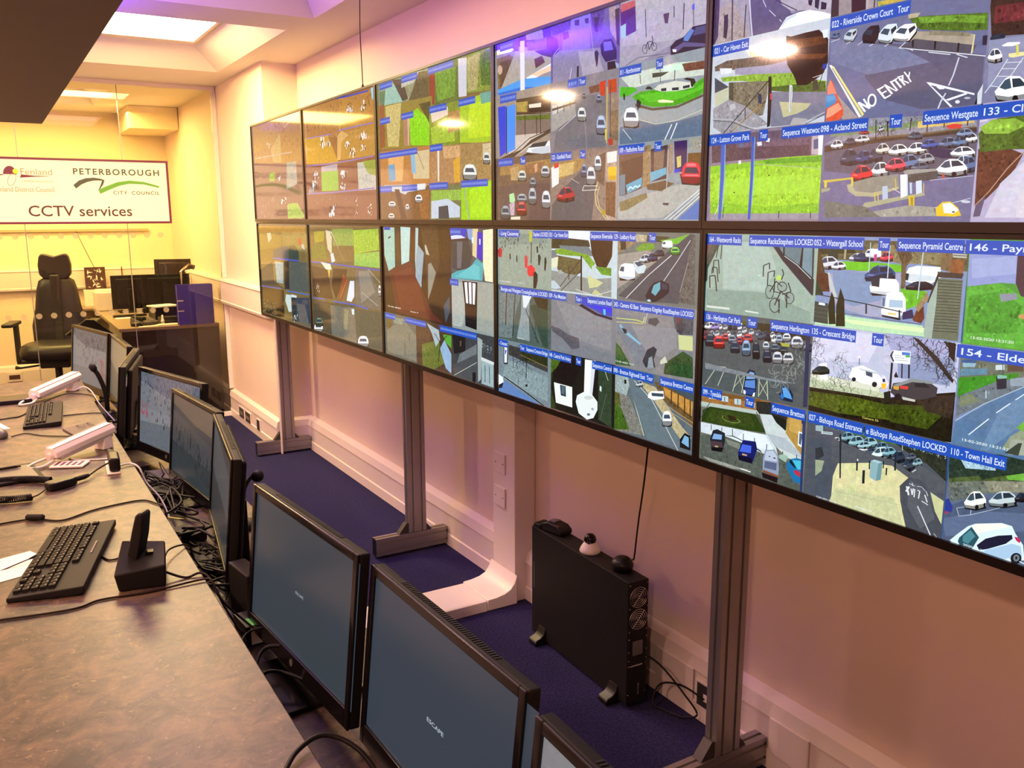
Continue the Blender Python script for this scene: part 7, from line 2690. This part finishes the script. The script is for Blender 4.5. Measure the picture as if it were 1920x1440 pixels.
cable('short dark cable from the keyboard to the cordless phone base', [(-1.335, -3.40, zt), (-1.32, -3.445, zt), (-1.298, -3.445, zt), (-1.275, -3.43, zt), (-1.26, -3.45, zt)], .0024, 'cable_brown')
cable('cable arching from the cordless phone base over the desk edge', [(-1.215, -3.58, DZ+.02), (-1.19, -3.50, DZ+.02), (-1.148, -3.45, zt+.006), (-1.128, -3.44, DZ-.005), (-1.115, -3.42, .70), (-1.08, -3.40, .64)], .0024, 'cable_brown')
cable('thin cable from the cordless phone base dropping behind the desk', [(-1.222, -3.635, DZ+.02), (-1.18, -3.655, zt), (-1.146, -3.655, zt+.004), (-1.128, -3.68, .745), (-1.11, -3.74, .69), (-1.09, -3.80, .65)], .0030, 'cable_brown')
cable('black cable arching from the far white camera down over the desk', [(-1.56, -1.55, zt), (-1.49, -1.53, zt), (-1.44, -1.50, zt), (-1.36, -1.28, zt), (-1.25, -1.12, zt+.006), (-1.155, -1.17, zt+.002), (-1.130, -1.23, DZ-.003), (-1.12, -1.26, .70), (-1.09, -1.28, .64)], .0026)
cable('black cable from the farther keyboard to the desk edge', [(-1.29, -1.60, zt), (-1.22, -1.60, zt), (-1.15, -1.63, zt+.001), (-1.128, -1.66, .745), (-1.12, -1.68, .70), (-1.09, -1.7, .64)], .0024)
cable('thin black mouse cable in front of the farther keyboard', [(-1.49, -1.90, zt), (-1.44, -1.87, zt), (-1.38, -1.95, zt), (-1.28, -2.02, zt), (-1.22, -2.03, zt)], .0022)
cable('white network cable trailing off the desk end plate onto the shelf', [(-1.20, -2.58, zt+.004), (-1.155, -2.56, zt+.004), (-1.130, -2.59, .747), (-1.115, -2.62, .70), (-1.085, -2.70, .66), (-1.075, -2.80, .614)], .0032, 'cable_white')
cable('white cable looping behind the gooseneck microphone', [(-1.20, -1.02, zt), (-1.155, -1.0, zt+.012), (-1.125, -1.04, .745), (-1.10, -1.10, .69), (-1.05, -1.2, .62)], .003, 'cable_white')
cable('white cable from the nearer white camera', [(-1.325, -2.36, zt), (-1.30, -2.40, zt), (-1.24, -2.43, zt), (-1.20, -2.44, zt)], .0028, 'cable_white')
cable('thick black cable looping over the desk corner at the bottom edge', [(-1.34, -4.62, DZ+.005), (-1.22, -4.53, DZ+.006), (-1.165, -4.47, DZ+.012), (-1.115, -4.455, DZ+.014), (-1.07, -4.49, DZ-.01), (-1.045, -4.56, DZ-.06), (-1.03, -4.65, .66)], .0042)
cable('thin black cable curving under the large foreground monitor', [(-1.125, -3.90, .66), (-1.08, -3.82, .66), (-1.02, -3.84, .66), (-.97, -3.93, .62)], .0024)
cable('black cable curving across the shelf beneath the foreground monitor', [(-1.13, -4.02, .62), (-1.08, -3.92, .655), (-1.03, -3.93, .66), (-.97, -4.0, .64)], .0042)
cable('black cable lying over the glossy monitor base in the foreground', [(-1.13, -4.03, .63), (-1.09, -4.00, .65), (-1.04, -4.04, .645), (-.98, -4.12, .62)], .0040)
# tangle on the shelf
rt = random.Random(5)
for (yc, lb) in ((-3.35, 'tangled black cable on the shelf behind the cordless phone'), (-3.1, 'tangled black cable on the shelf near the yellow tag'), (-2.75, 'tangled black cable on the shelf by the white plate'), (-2.45, 'tangled black cable on the shelf under the middle monitor'), (-1.6, 'tangled black cable on the shelf beyond the dark tablet')):
    for k in range(4):
        y = yc+rt.uniform(-.1, .1); pts = []
        for q in range(7): pts.append((rt.uniform(-1.11, -.98), y+rt.uniform(-.14, .14), .606+rt.uniform(0, .06)))
        tag(MB().tube(smoothpath(pts, 6), rt.choice((.0022, .003, .0038)), 6).obj('cable', 'cable', smooth=True), lb, 'cable', 'tangled cables on the rear shelf')
def boxy(name, label, cat, c, size, rz, m, bev=.004, z=.601, tilt=0):
    t = MB().box(-size[0]/2, size[0]/2, -size[1]/2, size[1]/2, 0, size[2]).obj(name, m, bev=bev)
    t.location = (c[0], c[1], z); t.rotation_euler = (0, tilt, rz); return tag(t, label, cat)
boxy('power_adapter', 'black power adapter on the shelf near the yellow tag', 'adapter', (-1.055, -2.98), (.06, .11, .032), .5, 'black_matte')
boxy('power_adapter', 'black power adapter on the shelf below the edge-on monitor', 'adapter', (-1.07, -3.27), (.055, .13, .03), -.3, 'black_matte')
boxy('power_adapter', 'black power adapter on the shelf beside the white plate', 'adapter', (-1.05, -2.52), (.07, .12, .035), .2, 'black_matte')
boxy('network_box', 'grey ribbed box on the shelf below the middle monitor pair', 'network box', (-1.02, -2.30), (.10, .15, .03), -.15, 'grey_plastic')
boxy('cable_tag', 'yellow tag among the cables on the shelf', 'tag', (-1.085, -2.86), (.03, .09, .003), .7, 'yellow_note', .0005, .64, .3)
# small box with green label
t = thing('thin_client', 'small upright black box with a round power button, left of the foreground monitor', 'computer', (-1.03, -3.61, .601), radians(8))
MB().box(-.022, .022, -.06, .06, 0, .13).obj('housing', 'black_matte', t, bev=.004)
MB().lathe([(.006, 0), (.005, .001)], n=16, M=T((0, -.0605, .115)) @ Matrix.Rotation(pi/2, 4, 'X')).obj('power_button', 'steel', t)
t = thing('spray_bottle', 'black bottle with a tan cap behind the edge-on monitor', 'bottle', (-.968, -3.56, .601))
MB().lathe([(.022, 0), (.024, .004), (.024, .125), (.018, .138)], n=20).obj('bottle_body', 'black', t, smooth=True)
MB().lathe([(.016, .138), (.018, .142), (.016, .180), (.010, .188)], n=18).obj('cap', 'tan', t, smooth=True)
t = thing('carton', 'small black box with a green and white label at the foot of the foreground monitor', 'box', (-1.045, -3.73, .601), radians(5))
MB().box(-.035, .035, -.045, .045, 0, .05).obj('carton_body', 'black', t, bev=.002)
MB().box(-.024, .024, -.0458, -.045, .004, .048).obj('white_label', 'paper', t)
MB().box(-.022, .022, -.043, .0, .050, .0508).obj('green_label', 'green_label', t)
# cordless phone on its charging base
t = thing('phone_charger', 'black wedge-shaped charging base on the desk in front of the keyboard', 'phone charger', (-1.262, -3.615, DZ+.001), radians(-12))
b = MB().add([(-.052, -.056, 0), (.048, -.052, 0), (.044, .052, 0), (-.048, .050, 0), (-.060, -.060, .042), (.050, -.056, .052), (.046, .056, .072), (-.046, .032, .092)],
             [(3,2,1,0),(4,5,6),(4,6,7),(0,1,5,4),(1,2,6,5),(2,3,7,6),(3,0,4,7)])
b.obj('charger_body', 'black_matte', t, bev=.004)
MB().box(.006, .022, .0, .02, .064, .067).obj('indicator', 'black_gloss', t)
t = thing('cordless_phone', 'black cordless handset standing tilted in its charging base', 'phone', (-1.275, -3.598, DZ+.056), radians(-12))
b = MB().prism([(-.013, -.004), (.013, -.006), (.014, .06), (.013, .10), (.006, .112), (-.006, .110), (-.012, .06)], -.023, .023, 'x', Matrix.Rotation(radians(14), 4, 'Y') @ Matrix.Rotation(radians(70), 4, 'Z')); b.obj('handset', 'black', t, bev=.006, seg=3)
# papers, mouse, tablet, pen
def sheet(name, label, pts, z, m='paper', th=.0006, cat='paper'):
    return tag(MB().prism(pts, z, z+th, 'z').obj(name, m), label, cat)
o = sheet('paper_sheet', 'white sheet of paper partly under the foreground keyboard', [(-1.62, -3.475), (-1.475, -3.430), (-1.452, -3.34), (-1.485, -3.27), (-1.62, -3.315)], DZ+.0006)
sheet('paper_sheet', 'small white paper at the left edge near the brown mouse', [(-1.58, -1.74), (-1.49, -1.735), (-1.525, -1.60), (-1.60, -1.58)], DZ+.0006)
t = thing('pen', 'black cable-tethered pen lying across the paper by the keyboard', 'pen', (-1.50, -3.36, DZ+.006))
M = Matrix.Rotation(radians(18), 4, 'Z') @ Matrix.Rotation(radians(-8), 4, 'Y')
MB().tube([M @ Vector(p) for p in ((.012, 0, .003), (.03, 0, .003), (.085, 0, .003), (.09, 0, .003))], [.002, .0045, .0045, .003], 10).obj('barrel', 'black', t)
MB().tube([M @ Vector((-.11, 0, .001)), M @ Vector((.014, 0, .003))], .0015, 8).obj('refill', 'cable_brown', t)
t = thing('mouse', 'brownish computer mouse at the left edge of the desk', 'mouse', (-1.535, -1.87, DZ+.001), .3)
b = MB().lathe([(.001, .036), (.016, .034), (.028, .024), (.033, .010), (.031, .0)][::-1], n=24, M=Matrix.Diagonal((1, 1.7, 1, 1))); b.obj('shell', 'grey_plastic', t, smooth=True)
MB().box(-.002, .002, .02, .05, .022, .033).obj('wheel', 'black', t, bev=.001)
t = thing('drawing_tablet', 'flat dark graphics tablet lying at the left edge behind the coiled cord', 'tablet', (-1.525, -2.50, DZ+.001), radians(8))
MB().box(-.10, .10, -.105, .105, 0, .010).obj('slab', 'black_matte', t, bev=.003)
MB().box(-.085, .085, -.085, .085, .010, .0108).obj('active_area', 'grey_plastic', t, bev=.001)
tag(MB().tube([(-1.60, -2.455, DZ+.0175), (-1.56, -2.452, DZ+.0175), (-1.49, -2.44, DZ+.0175), (-1.475, -2.437, DZ+.0165)], [.004, .005, .005, .002], 10).obj('stylus', 'black'), 'black stylus resting on the dark graphics tablet', 'stylus')
t = thing('notebook', 'long black slim device at the left edge below the far white camera', 'laptop', (-1.50, -1.14, DZ+.001), radians(-3))
MB().box(-.13, .115, -.07, .07, 0, .018).obj('slab', 'black', t, bev=.003)
t = thing('smartphone', 'small patterned white phone lying in front of the nearer white camera', 'phone', (-1.33, -2.456, DZ+.001), radians(-25))
MB().box(-.055, .055, -.036, .036, 0, .008).obj('body', 'white_plastic', t, bev=.003)
b = MB()
for k in range(5): b.box(-.045+k*.019, -.034+k*.019, -.026, .026-.008*(k % 2), .008, .0085)
b.obj('pattern', 'plum', t)
t = thing('tablet', 'dark glossy tablet lying behind the nearer white camera', 'tablet', (-1.225, -2.02, DZ+.001), radians(-78))
MB().box(-.16, .115, -.055, .050, .004, .012, Matrix.Rotation(radians(6), 4, 'X')).obj('glass_front', 'glass_dark', t, bev=.002)
MB().box(-.155, .11, -.05, .045, .0, .007).obj('back_shell', 'black', t, bev=.002)
t = thing('power_outlet', 'white desk outlet plate at the edge of the worktop with a black plug', 'outlet', (-1.208, -2.56, DZ+.001), radians(-4))
MB().box(-.02, .02, -.09, .09, 0, .004).obj('plate', 'white_plastic', t, bev=.001)
MB().box(-.012, .022, -.08, .02, .004, .052).obj('plug', 'black', t, bev=.008)
MB().prism([(-.01, .02), (.018, .02), (.0, .085), (-.012, .08)], .004, .048, 'z').obj('plug_housing', 'black_matte', t, bev=.004)
# coiled microphone cord
pts = []
path = smoothpath([(-1.66, -2.60, 0), (-1.56, -2.575, 0), (-1.47, -2.60, 0), (-1.40, -2.655, 0)], 60)
def coil(path, R=.0095, turns=60):
    out = []; n = len(path)
    for i in range(n*9):
        f = i/(n*9-1)*(n-1); k = int(min(f, n-2)); p = path[k].lerp(path[k+1], f-k); d = (path[k+1]-path[k]).normalized(); s = Vector((-d.y, d.x, 0))
        a = 2*pi*turns*i/(n*9-1); out.append(p + s*R*cos(a) + Vector((0, 0, DZ+R+.0035+R*sin(a))))
    return out
tag(MB().tube(coil(path), .0021, 5).obj('coiled_cord', 'cable'), 'black coiled cord behind the hand microphone', 'coiled cord')
tag(MB().tube(coil(smoothpath([(-1.66, -2.68, 0), (-1.60, -2.76, 0), (-1.53, -2.805, 0), (-1.46, -2.82, 0)], 50), .0095, 44), .0021, 5).obj('coiled_cord', 'cable'), 'lower black coiled cord curling at the left edge of the desk', 'coiled cord')
t = thing('hand_microphone', 'black hand-held radio microphone lying on the desk with its cords', 'microphone', (-1.375, -2.715, DZ+.001), radians(28))
MB().prism([(-.045, -.018), (-.03, -.024), (.03, -.022), (.048, -.014), (.048, .014), (.03, .022), (-.03, .024), (-.045, .018)], .0, .026, 'z').obj('body', 'black', t, bev=.006, seg=3)
MB().tube([(.046, 0, .013), (.085, .006, .012), (.10, .01, .012)], [.008, .008, .006], 10).obj('strain_relief', 'black_matte', t)
cable('short dark cable joining the hand microphone to the desk outlet', [(-1.29, -2.66, DZ+.012), (-1.26, -2.60, DZ+.012), (-1.235, -2.585, DZ+.02), (-1.215, -2.59, DZ+.03)], .0028, 'cable_brown')
cable('thin dark lead from the lower coiled cord to the hand microphone', [(-1.46, -2.82, DZ+.012), (-1.44, -2.79, DZ+.01), (-1.415, -2.74, DZ+.012)], .0024, 'cable_brown')
# white ribbed cameras lying on brackets
def bullet(label, A, B, zA, zB, back):
    A, B = Vector(A), Vector(B); d = (B-A); L = d.length; rz = math.atan2(d.y, d.x)
    t = thing('bullet_camera', label, 'camera', (A.x, A.y, DZ+.001), rz, 'white bullet cameras on the desk')
    M = T((0, 0, zA)) @ Matrix.Rotation(-math.atan2(zB-zA, L), 4, 'Y') @ Matrix.Diagonal((1, .82, .82, 1)); LL = math.hypot(L, zB-zA)
    b = MB().prism([(-.034, -.012), (-.036, .012), (-.020, .030), (.020, .030), (.036, .012), (.034, -.012)], 0, LL, 'x', M); b.obj('sun_shield', 'white_plastic', t, bev=.002)
    b = MB().prism([(-.026, -.030), (-.030, -.012), (.030, -.012), (.026, -.030)], .02, LL-.01, 'x', M); b.obj('housing', 'white_plastic', t, bev=.002)
    b = MB()
    for y in (-.021, .021): b.box(.0, LL, y-.0012, y+.0012, .029, .0325, M)
    b.obj('seam_rib', 'pvc', t)
    p = M @ Vector((LL*.84, 0, -.03))
    MB().prism([(p.x-.02, .0), (p.x+.028, .0), (p.x+.02, p.z+.012), (p.x-.012, p.z+.006)], -.024, .024, 'y').obj('bracket', 'white_plastic', t, bev=.003)
    MB().tube([(-.012, 0, zA-.006), (.0, 0, zA-.005), (.02, 0, zA-.002)], [.012, .015, .015], 14).obj('lens_barrel', 'pvc', t)
    loop = smoothpath([(.0, .01, .02), (-.04, .028, .010), (-.085, .012, .006), (-.09, -.012, .006), (-.05, -.024, .006), (-.0, -.012, .014)], 8)
    MB().tube(loop, .005, 8).obj('cable_loop', 'cable_white', t, smooth=True)
bullet('nearer white bullet camera lying tilted on the desk with a white cable loop', (-1.382, -2.395), (-1.175, -2.245), .030, .066, 0)
bullet('farther white bullet camera lying tilted near the far end of the desk', (-1.378, -1.20), (-1.178, -.955), .030, .062, 0)
# gooseneck microphones
def goose(label, base, head, zb=.601, r=.006):
    t = thing('gooseneck_microphone', label, 'microphone', (base[0], base[1], zb), 0, 'gooseneck microphones')
    h = Vector(head)-Vector((base[0], base[1], zb))
    MB().lathe([(.045, 0), (.045, .012), (.030, .022), (.012, .026)], n=24).obj('weighted_base', 'black', t, smooth=True)
    MB().tube(smoothpath([(0, 0, .02), (h.x*.1, h.y*.1, h.z*.5), (h.x*.6, h.y*.6, h.z*.85), tuple(h*.97)], 8), r, 8).obj('gooseneck', 'black_matte', t, smooth=True)
    d = (h-Vector((h.x*.6, h.y*.6, h.z*.85))).normalized()
    MB().tube([h-d*.02, h-d*.005, h+d*.015, h+d*.026], [.008, .017, .017, .006], 14).obj('windscreen', 'black_matte', t, smooth=True)
goose('gooseneck microphone between the farthest screen and the far white camera', (-1.052, -.95), (-1.100, -.95, .845), r=.011)
goose('gooseneck microphone rising behind the corner of the foreground monitor', (-.875, -2.96), (-.90, -3.255, .852))

# ---------------------------------------------------------------- far office
FD = .75
t = thing('office_desk', 'brown-topped desk with a dark full-height front panel behind the glass', 'desk', (-.30, 2.0, 0))
MB().box(-.39, .35, -.52, 1.30, FD-.025, FD).obj('worktop', 'far_worktop', t, bev=.002)
MB().box(-.37, .352, -.50, -.48, .04, FD-.026).obj('front_panel', 'dark_panel', t)
MB().box(-.37, -.35, -.47, .3, .001, FD-.026).obj('end_panel', 'dark_panel', t)
MB().box(-.37, -.35, 1.25, 1.27, .001, FD-.026).obj('leg', 'dark_panel', t)
# blue binder against the glass
t = thing('ring_binder', 'blue ring binder standing upright on the far desk against the glass', 'binder', (-.119, 1.515, FD+.001), 0)
MB().box(-.135, .135, -.030, -.027, 0, .315).obj('front_cover', 'blue_board', t, bev=.001)
MB().box(-.135, .135, .025, .028, 0, .315).obj('back_cover', 'blue_board', t, bev=.001)
MB().box(.135, .139, -.030, .028, 0, .315).obj('spine', 'white_plastic', t, bev=.001)
MB().box(-.128, .125, -.02, .018, .01, .305).obj('pages', 'paper', t)
b = MB()
for z in (.11, .19): b.box(-.1355, -.09, -.0315, -.0298, z-.004, z+.004)
b.obj('slot', 'white_plastic', t)
# monitors in the far office seen from behind
def backmon(label, c, w, h, z, rz, tilt=0, stand=1, m='black_matte', zb=FD):
    t = thing('desktop_monitor', label, 'monitor', (c[0], c[1], zb+.001), rz, 'monitors in the far office')
    M = T((0, 0, z-zb)) @ Matrix.Rotation(radians(tilt), 4, 'X')
    MB().box(-w/2, w/2, -.012, .012, -h, 0, M).obj('casing', m, t, bev=.003)
    MB().prism([(-w*.38, -.03), (w*.38, -.03), (w*.38, -h+.04), (-w*.38, -h+.04)], -.030, -.012, 'y', M).obj('rear_cover', m, t, bev=.008)
    MB().box(-w/2+.015, w/2-.015, .0121, .013, -h+.02, -.015, M).obj('display', 'glass_dark', t)
    MB().box(-.03, .03, -.05, -.03, 0, (z-zb)-h*.4).obj('stand_neck', m, t, bev=.003)
    MB().box(-.11, .11, -.12, .06, 0, .012).obj('stand_base', m, t, bev=.003)
backmon('low black monitor seen from behind, leftmost on the far desk', (-.42, 2.80), .31, .30, 1.075, .0)
backmon('wide black monitor seen from behind on the far desk', (-.17, 2.46), .40, .335, 1.095, -.05)
backmon('tall brown-backed monitor raised above the others on the far desk', (-.02, 2.86), .34, .40, 1.205, -.25, m='dark_panel')
tag(MB().box(-.383, -.375, 3.585, 3.595, 1.03, 1.115).obj('marker_pen', 'plum'), 'small dark upright stick above the monitors by the far wall', 'pen')
t = thing('desk_lamp', 'slim pale angled lamp arm rising behind the blue binder', 'lamp', (-.16, 1.78, FD+.001), 0)
MB().lathe([(.05, 0), (.05, .012), (.01, .016)], n=20).obj('base', 'steel', t)
MB().tube([(0, 0, .01), (0, 0, .40), (.02, 0, .42), (.075, .02, .455)], .008, 10).obj('arm', 'steel', t)
MB().tube([(.06, .015, .445), (.11, .03, .43)], [.016, .02], 12).obj('head', 'dark_panel', t)
t = thing('wall_bulb', 'white bulb-shaped lamp beside a bunch of dark keys over the binder', 'lamp', (.035, 2.55, FD+.001), 0)
MB().tube([(0, 0, 0), (0, 0, .25)], .006, 8).obj('stem', 'steel', t)
MB().lathe([(.008, .24), (.016, .26), (.022, .29), (.018, .33), (.006, .345)], n=20).obj('bulb', 'bulb', t, smooth=True)
t = thing('key_bunch', 'bunch of dark keys and cords hanging by the dado above the binder', 'keys', (-.005, 2.35, 1.03), 0)
for k in range(4): MB().tube(smoothpath([(0, .0, .06), (.01*k-.015, .005*k, .0), (.006*k, .0, -.14-.01*k)], 5), .004, 6).obj('cord', 'cable', t)
# printer, paper tray, boxes
t = thing('printer', 'low white desktop printer beside the office chair', 'printer', (-.52, 3.08, FD+.001), 0)
MB().box(-.17, .12, -.13, .13, 0, .17).obj('body', 'white_plastic', t, bev=.01)
MB().box(-.15, .06, -.10, .12, .17, .185).obj('lid', 'white_plastic', t, bev=.005)
MB().box(.015, .075, -.1325, -.128, .115, .130).obj('panel_display', 'ink', t)
MB().prism([(.030, .055), (.055, .055), (.042, .085)], -.133, -.130, 'y').obj('warning_mark', 'logo_dark', t)
tag(MB().box(-.80, -.31, 3.31, 3.64, FD-.02, FD).obj('side_table', 'far_worktop', bev=.002), 'brown side table holding the white printer behind the chair', 'table')
tag(MB().box(-.78, -.76, 3.33, 3.58, .001, FD-.021).obj('table_panel', 'dark_panel'), 'dark end panel under the printer table', 'table panel')
t = thing('framed_print', 'black and white abstract print leaning on the far wall behind the chair', 'picture', (-.62, 3.52, .93), 0)
MB().box(-.095, .085, -.008, .008, -.02, .19).obj('frame', 'ink', t, bev=.002)
b = MB(); rp = random.Random(3)
for k in range(26):
    x, z, a, l = rp.uniform(-.07, .05), rp.uniform(.0, .165), rp.uniform(0, pi), rp.uniform(.01, .03); w_ = rp.uniform(.002, .007)
    dx, dz = cos(a)*l, sin(a)*l; nx, nz = -sin(a)*w_, cos(a)*w_
    cl = lambda p: (min(max(p[0], -.085), .07), -.0085-.0001*k, min(max(p[1], -.012), .18))
    b.add([cl((x-dx, z-dz)), cl((x+nx, z+nz)), cl((x+dx, z+dz)), cl((x-nx, z-nz))], [(0, 1, 2, 3)])
b.obj('artwork', 'paper', t)
tag(MB().box(-.735, -.53, 3.50, 3.56, .75, .908).obj('white_box', 'white_plastic', bev=.003), 'white box under the black and white print', 'box')
def flat(name, label, cat, c, s, rz, m, z=FD+.001, h=.004):
    o = MB().box(-s[0]/2, s[0]/2, -s[1]/2, s[1]/2, 0, h).obj(name, m, bev=min(.001, h*.3)); o.location = (c[0], c[1], z); o.rotation_euler.z = rz; return tag(o, label, cat)
t = thing('desk_organiser', 'black desk organiser on the far desk with papers on top', 'organiser', (-.27, 1.95, FD+.001), .1)
MB().box(-.11, .11, -.10, .10, 0, .012).obj('tray', 'black', t); MB().box(-.11, .11, .08, .10, .012, .11).obj('tray_back', 'black', t)
MB().box(-.11, .11, -.10, .10, .105, .112).obj('tray', 'black', t); MB().box(-.11, -.10, -.10, .10, .012, .105).obj('tray_side', 'black', t); MB().box(.10, .11, -.10, .10, .012, .105).obj('tray_side', 'black', t)
flat('paper_stack', 'stack of white papers on top of the black organiser', 'papers', (-.29, 1.94), (.20, .16), .35, 'paper', FD+.114, .010)
flat('paper_sheet', 'sheet of paper on the far desk left of the blue binder', 'paper', (-.34, 1.60), (.20, .09), .1, 'paper', FD+.001, .003)
flat('paper_sheet', 'white sheet by the keyboard in front of the printer', 'paper', (-.56, 2.25), (.12, .10), .1, 'paper', FD+.001, .003)
flat('paper_sheet', 'loose sheet of paper at the front edge of the far desk', 'paper', (-.47, 1.545), (.14, .05), .1, 'paper', FD+.001, .002)
flat('computer_keyboard', 'dark keyboard on the far desk in front of the printer', 'keyboard', (-.50, 2.32), (.26, .06), .05, 'black', FD+.005, .016)
t = thing('desk_telephone', 'dark office telephone with pale buttons on the far desk', 'phone', (-.47, 1.74, FD+.001), .5)
MB().prism([(-.08, 0), (-.08, .02), (.07, .055), (.08, 0)], -.075, .075, 'x').obj('body', 'grey_plastic', t, bev=.004)
b = MB()
for i in range(3):
    for j in range(4): b.box(.0+i*.02, .014+i*.02, -.06+j*.022, -.045+j*.022, .026+j*.005, .032+j*.005)
b.obj('buttons', 'legend', t)
MB().box(-.072, -.035, -.08, .07, .035, .065).obj('receiver', 'black', t, bev=.01)
t = thing('office_mouse', 'black mouse at the front edge of the far desk', 'mouse', (-.545, 1.60, FD+.001), .9)
MB().lathe([(.030, 0), (.032, .010), (.026, .024), (.014, .032), (.001, .034)], n=20, M=Matrix.Diagonal((1, 1.6, 1, 1))).obj('shell', 'black', t, smooth=True)
cable('thin black cable looping across the far desk papers', [(-.52, 1.66, FD+.006), (-.42, 1.58, FD+.008), (-.30, 1.62, FD+.03), (-.20, 1.66, FD+.006)], .003)
cable('black headset lead hanging beside the printer', [(-.43, 2.90, 1.0), (-.40, 2.86, .95), (-.41, 2.84, .88), (-.36, 2.84, .86), (-.34, 2.84, .97)], .004)
cable('thin dark wire slanting down from the sign to the printer', [(-.745, 3.612, 1.455), (-.66, 3.40, 1.18), (-.585, 3.13, .945)], .0028, 'cable_brown', 2)
t = thing('black_box', 'dark box among the clutter on the far desk beside the binder', 'box', (-.28, 1.72, FD+.001), .1)
MB().box(-.08, .06, -.05, .05, 0, .05).obj('carton_body', 'black', t, bev=.003)
tag(MB().lathe([(.012, 0), (.014, .02), (.007, .05), (.007, .07)], (-.345, 1.66, FD+.001), 14).obj('bottle', 'bulb', smooth=True), 'tiny bright bottle on the far desk between the box and the telephone', 'bottle')

# office chair
def cushion(b, sec, n=20):
    """sec: list of (centre, half width, half depth, tilt) loops along z -> superellipse sections"""
    k0 = len(b.v)
    for (c, hw, hd) in sec:
        for j in range(n):
            a = 2*pi*j/n; ca, sa = cos(a), sin(a)
            b.v.append((c[0]+hw*math.copysign(abs(ca)**.55, ca), c[1]+hd*math.copysign(abs(sa)**.55, sa), c[2]))
    for i in range(len(sec)-1):
        for j in range(n): a = k0+i*n+j; q = k0+i*n+(j+1) % n; b.f.append((a, q, q+n, a+n))
    b.f.append(tuple(k0+j for j in range(n))[::-1]); b.f.append(tuple(k0+(len(sec)-1)*n+j for j in range(n)))
    return b
t = thing('office_chair', 'high-backed black leather operator chair with winged headrest behind the glass', 'chair', (-1.055, 2.36, 0), radians(-14))
cushion(MB(), [((0, .10, .47), .17, .03), ((0, .12, .52), .205, .055), ((0, .135, .70), .21, .065), ((0, .14, .85), .175, .06), ((0, .15, 1.0), .155, .055), ((0, .16, 1.07), .135, .05), ((0, .165, 1.10), .09, .03)]).obj('backrest', 'leather', t, smooth=True)
b = MB()   # headrest with two raised wings
prof = [(-.12, 1.12), (-.125, 1.20), (-.11, 1.275), (-.085, 1.295), (-.05, 1.285), (0, 1.27), (.05, 1.285), (.085, 1.295), (.11, 1.275), (.125, 1.20), (.12, 1.12), (.085, 1.085), (0, 1.07), (-.085, 1.085)]
b.prism(prof, .115, .185, 'y'); b.obj('headrest', 'leather', t, bev=.022, seg=4)
sc = [((0, -.12, .46), .20, .20), ((0, -.12, .48), .24, .25), ((0, -.12, .53), .25, .26), ((0, -.12, .575), .235, .245), ((0, -.11, .59), .18, .19)]
cushion(MB(), sc, 28).obj('seat', 'leather', t, smooth=True)
for s in (-1, 1):
    b = MB(); b.prism([(s*.30-.04, -.30), (s*.30+.04, -.30), (s*.30+.045, .0), (s*.30-.045, .0)], .735, .765, 'z'); ar = b.obj('armrest', 'leather', t, bev=.012, seg=3)
    b = MB(); b.box(s*.28-.014, s*.28+.014, -.14, -.06, .44, .736); b.box(min(s*.12, s*.294), max(s*.12, s*.294), -.13, -.07, .42, .445); b.obj('arm_support', 'alu_dark', ar, bev=.004)
MB().box(-.11, .11, -.22, .0, .39, .46).obj('tilt_mechanism', 'alu_dark', t, bev=.01)
b = MB().tube([(-.09, -.12, .41), (-.26, -.16, .395), (-.30, -.16, .40)], [.008, .008, .016], 10); b.obj('lever', 'alu_dark', t)
MB().box(-.035, .035, .06, .13, .42, 1.12).obj('back_spine', 'alu_dark', t, bev=.01)
MB().tube([(0, -.1, .10), (0, -.1, .40)], .028, 16).obj('gas_column', 'alu_dark', t)
for k in range(5):
    a = 2*pi*k/5+.3; e_ = (cos(a)*.29, -.1+sin(a)*.29)
    MB().tube([(0, -.1, .11), (e_[0], e_[1], .075)], [.028, .017], 8).obj('base_spoke', 'alu_dark', t); sp_ = list(C.objects)[-1]
    MB().tube([(e_[0]-.018*sin(a), e_[1]+.018*cos(a), .031), (e_[0]+.018*sin(a), e_[1]-.018*cos(a), .031)], .029, 14).obj('caster', 'black', sp_)
# black wedge on the sill in front of the chair
t = thing('document_holder', 'dark wedge-shaped holder on a pole between the chair and the farthest monitor', 'holder', (-.90, 1.62, .0), 0)
MB().tube([(0, 0, .015), (0, 0, .73)], .012, 10).obj('pole', 'black', t); MB().lathe([(.09, 0), (.09, .012), (.02, .016)], n=20).obj('foot', 'black', t)
MB().prism([(-.15, .715), (.0, .825), (.055, .820), (.19, .70), (.0, .70)], -.03, .03, 'y').obj('wedge', 'black', t, bev=.004)
# socket on the far skirting
t = thing('wall_socket', 'dark socket on the back wall skirting, left of the chair base', 'socket', (-1.38, 3.612, .115), 0)
MB().box(-.06, .06, -.010, 0, -.04, .04).obj('plate', 'pvc', t); MB().box(-.045, .045, -.013, -.009, -.02, .02).obj('faceplate', 'ink', t)
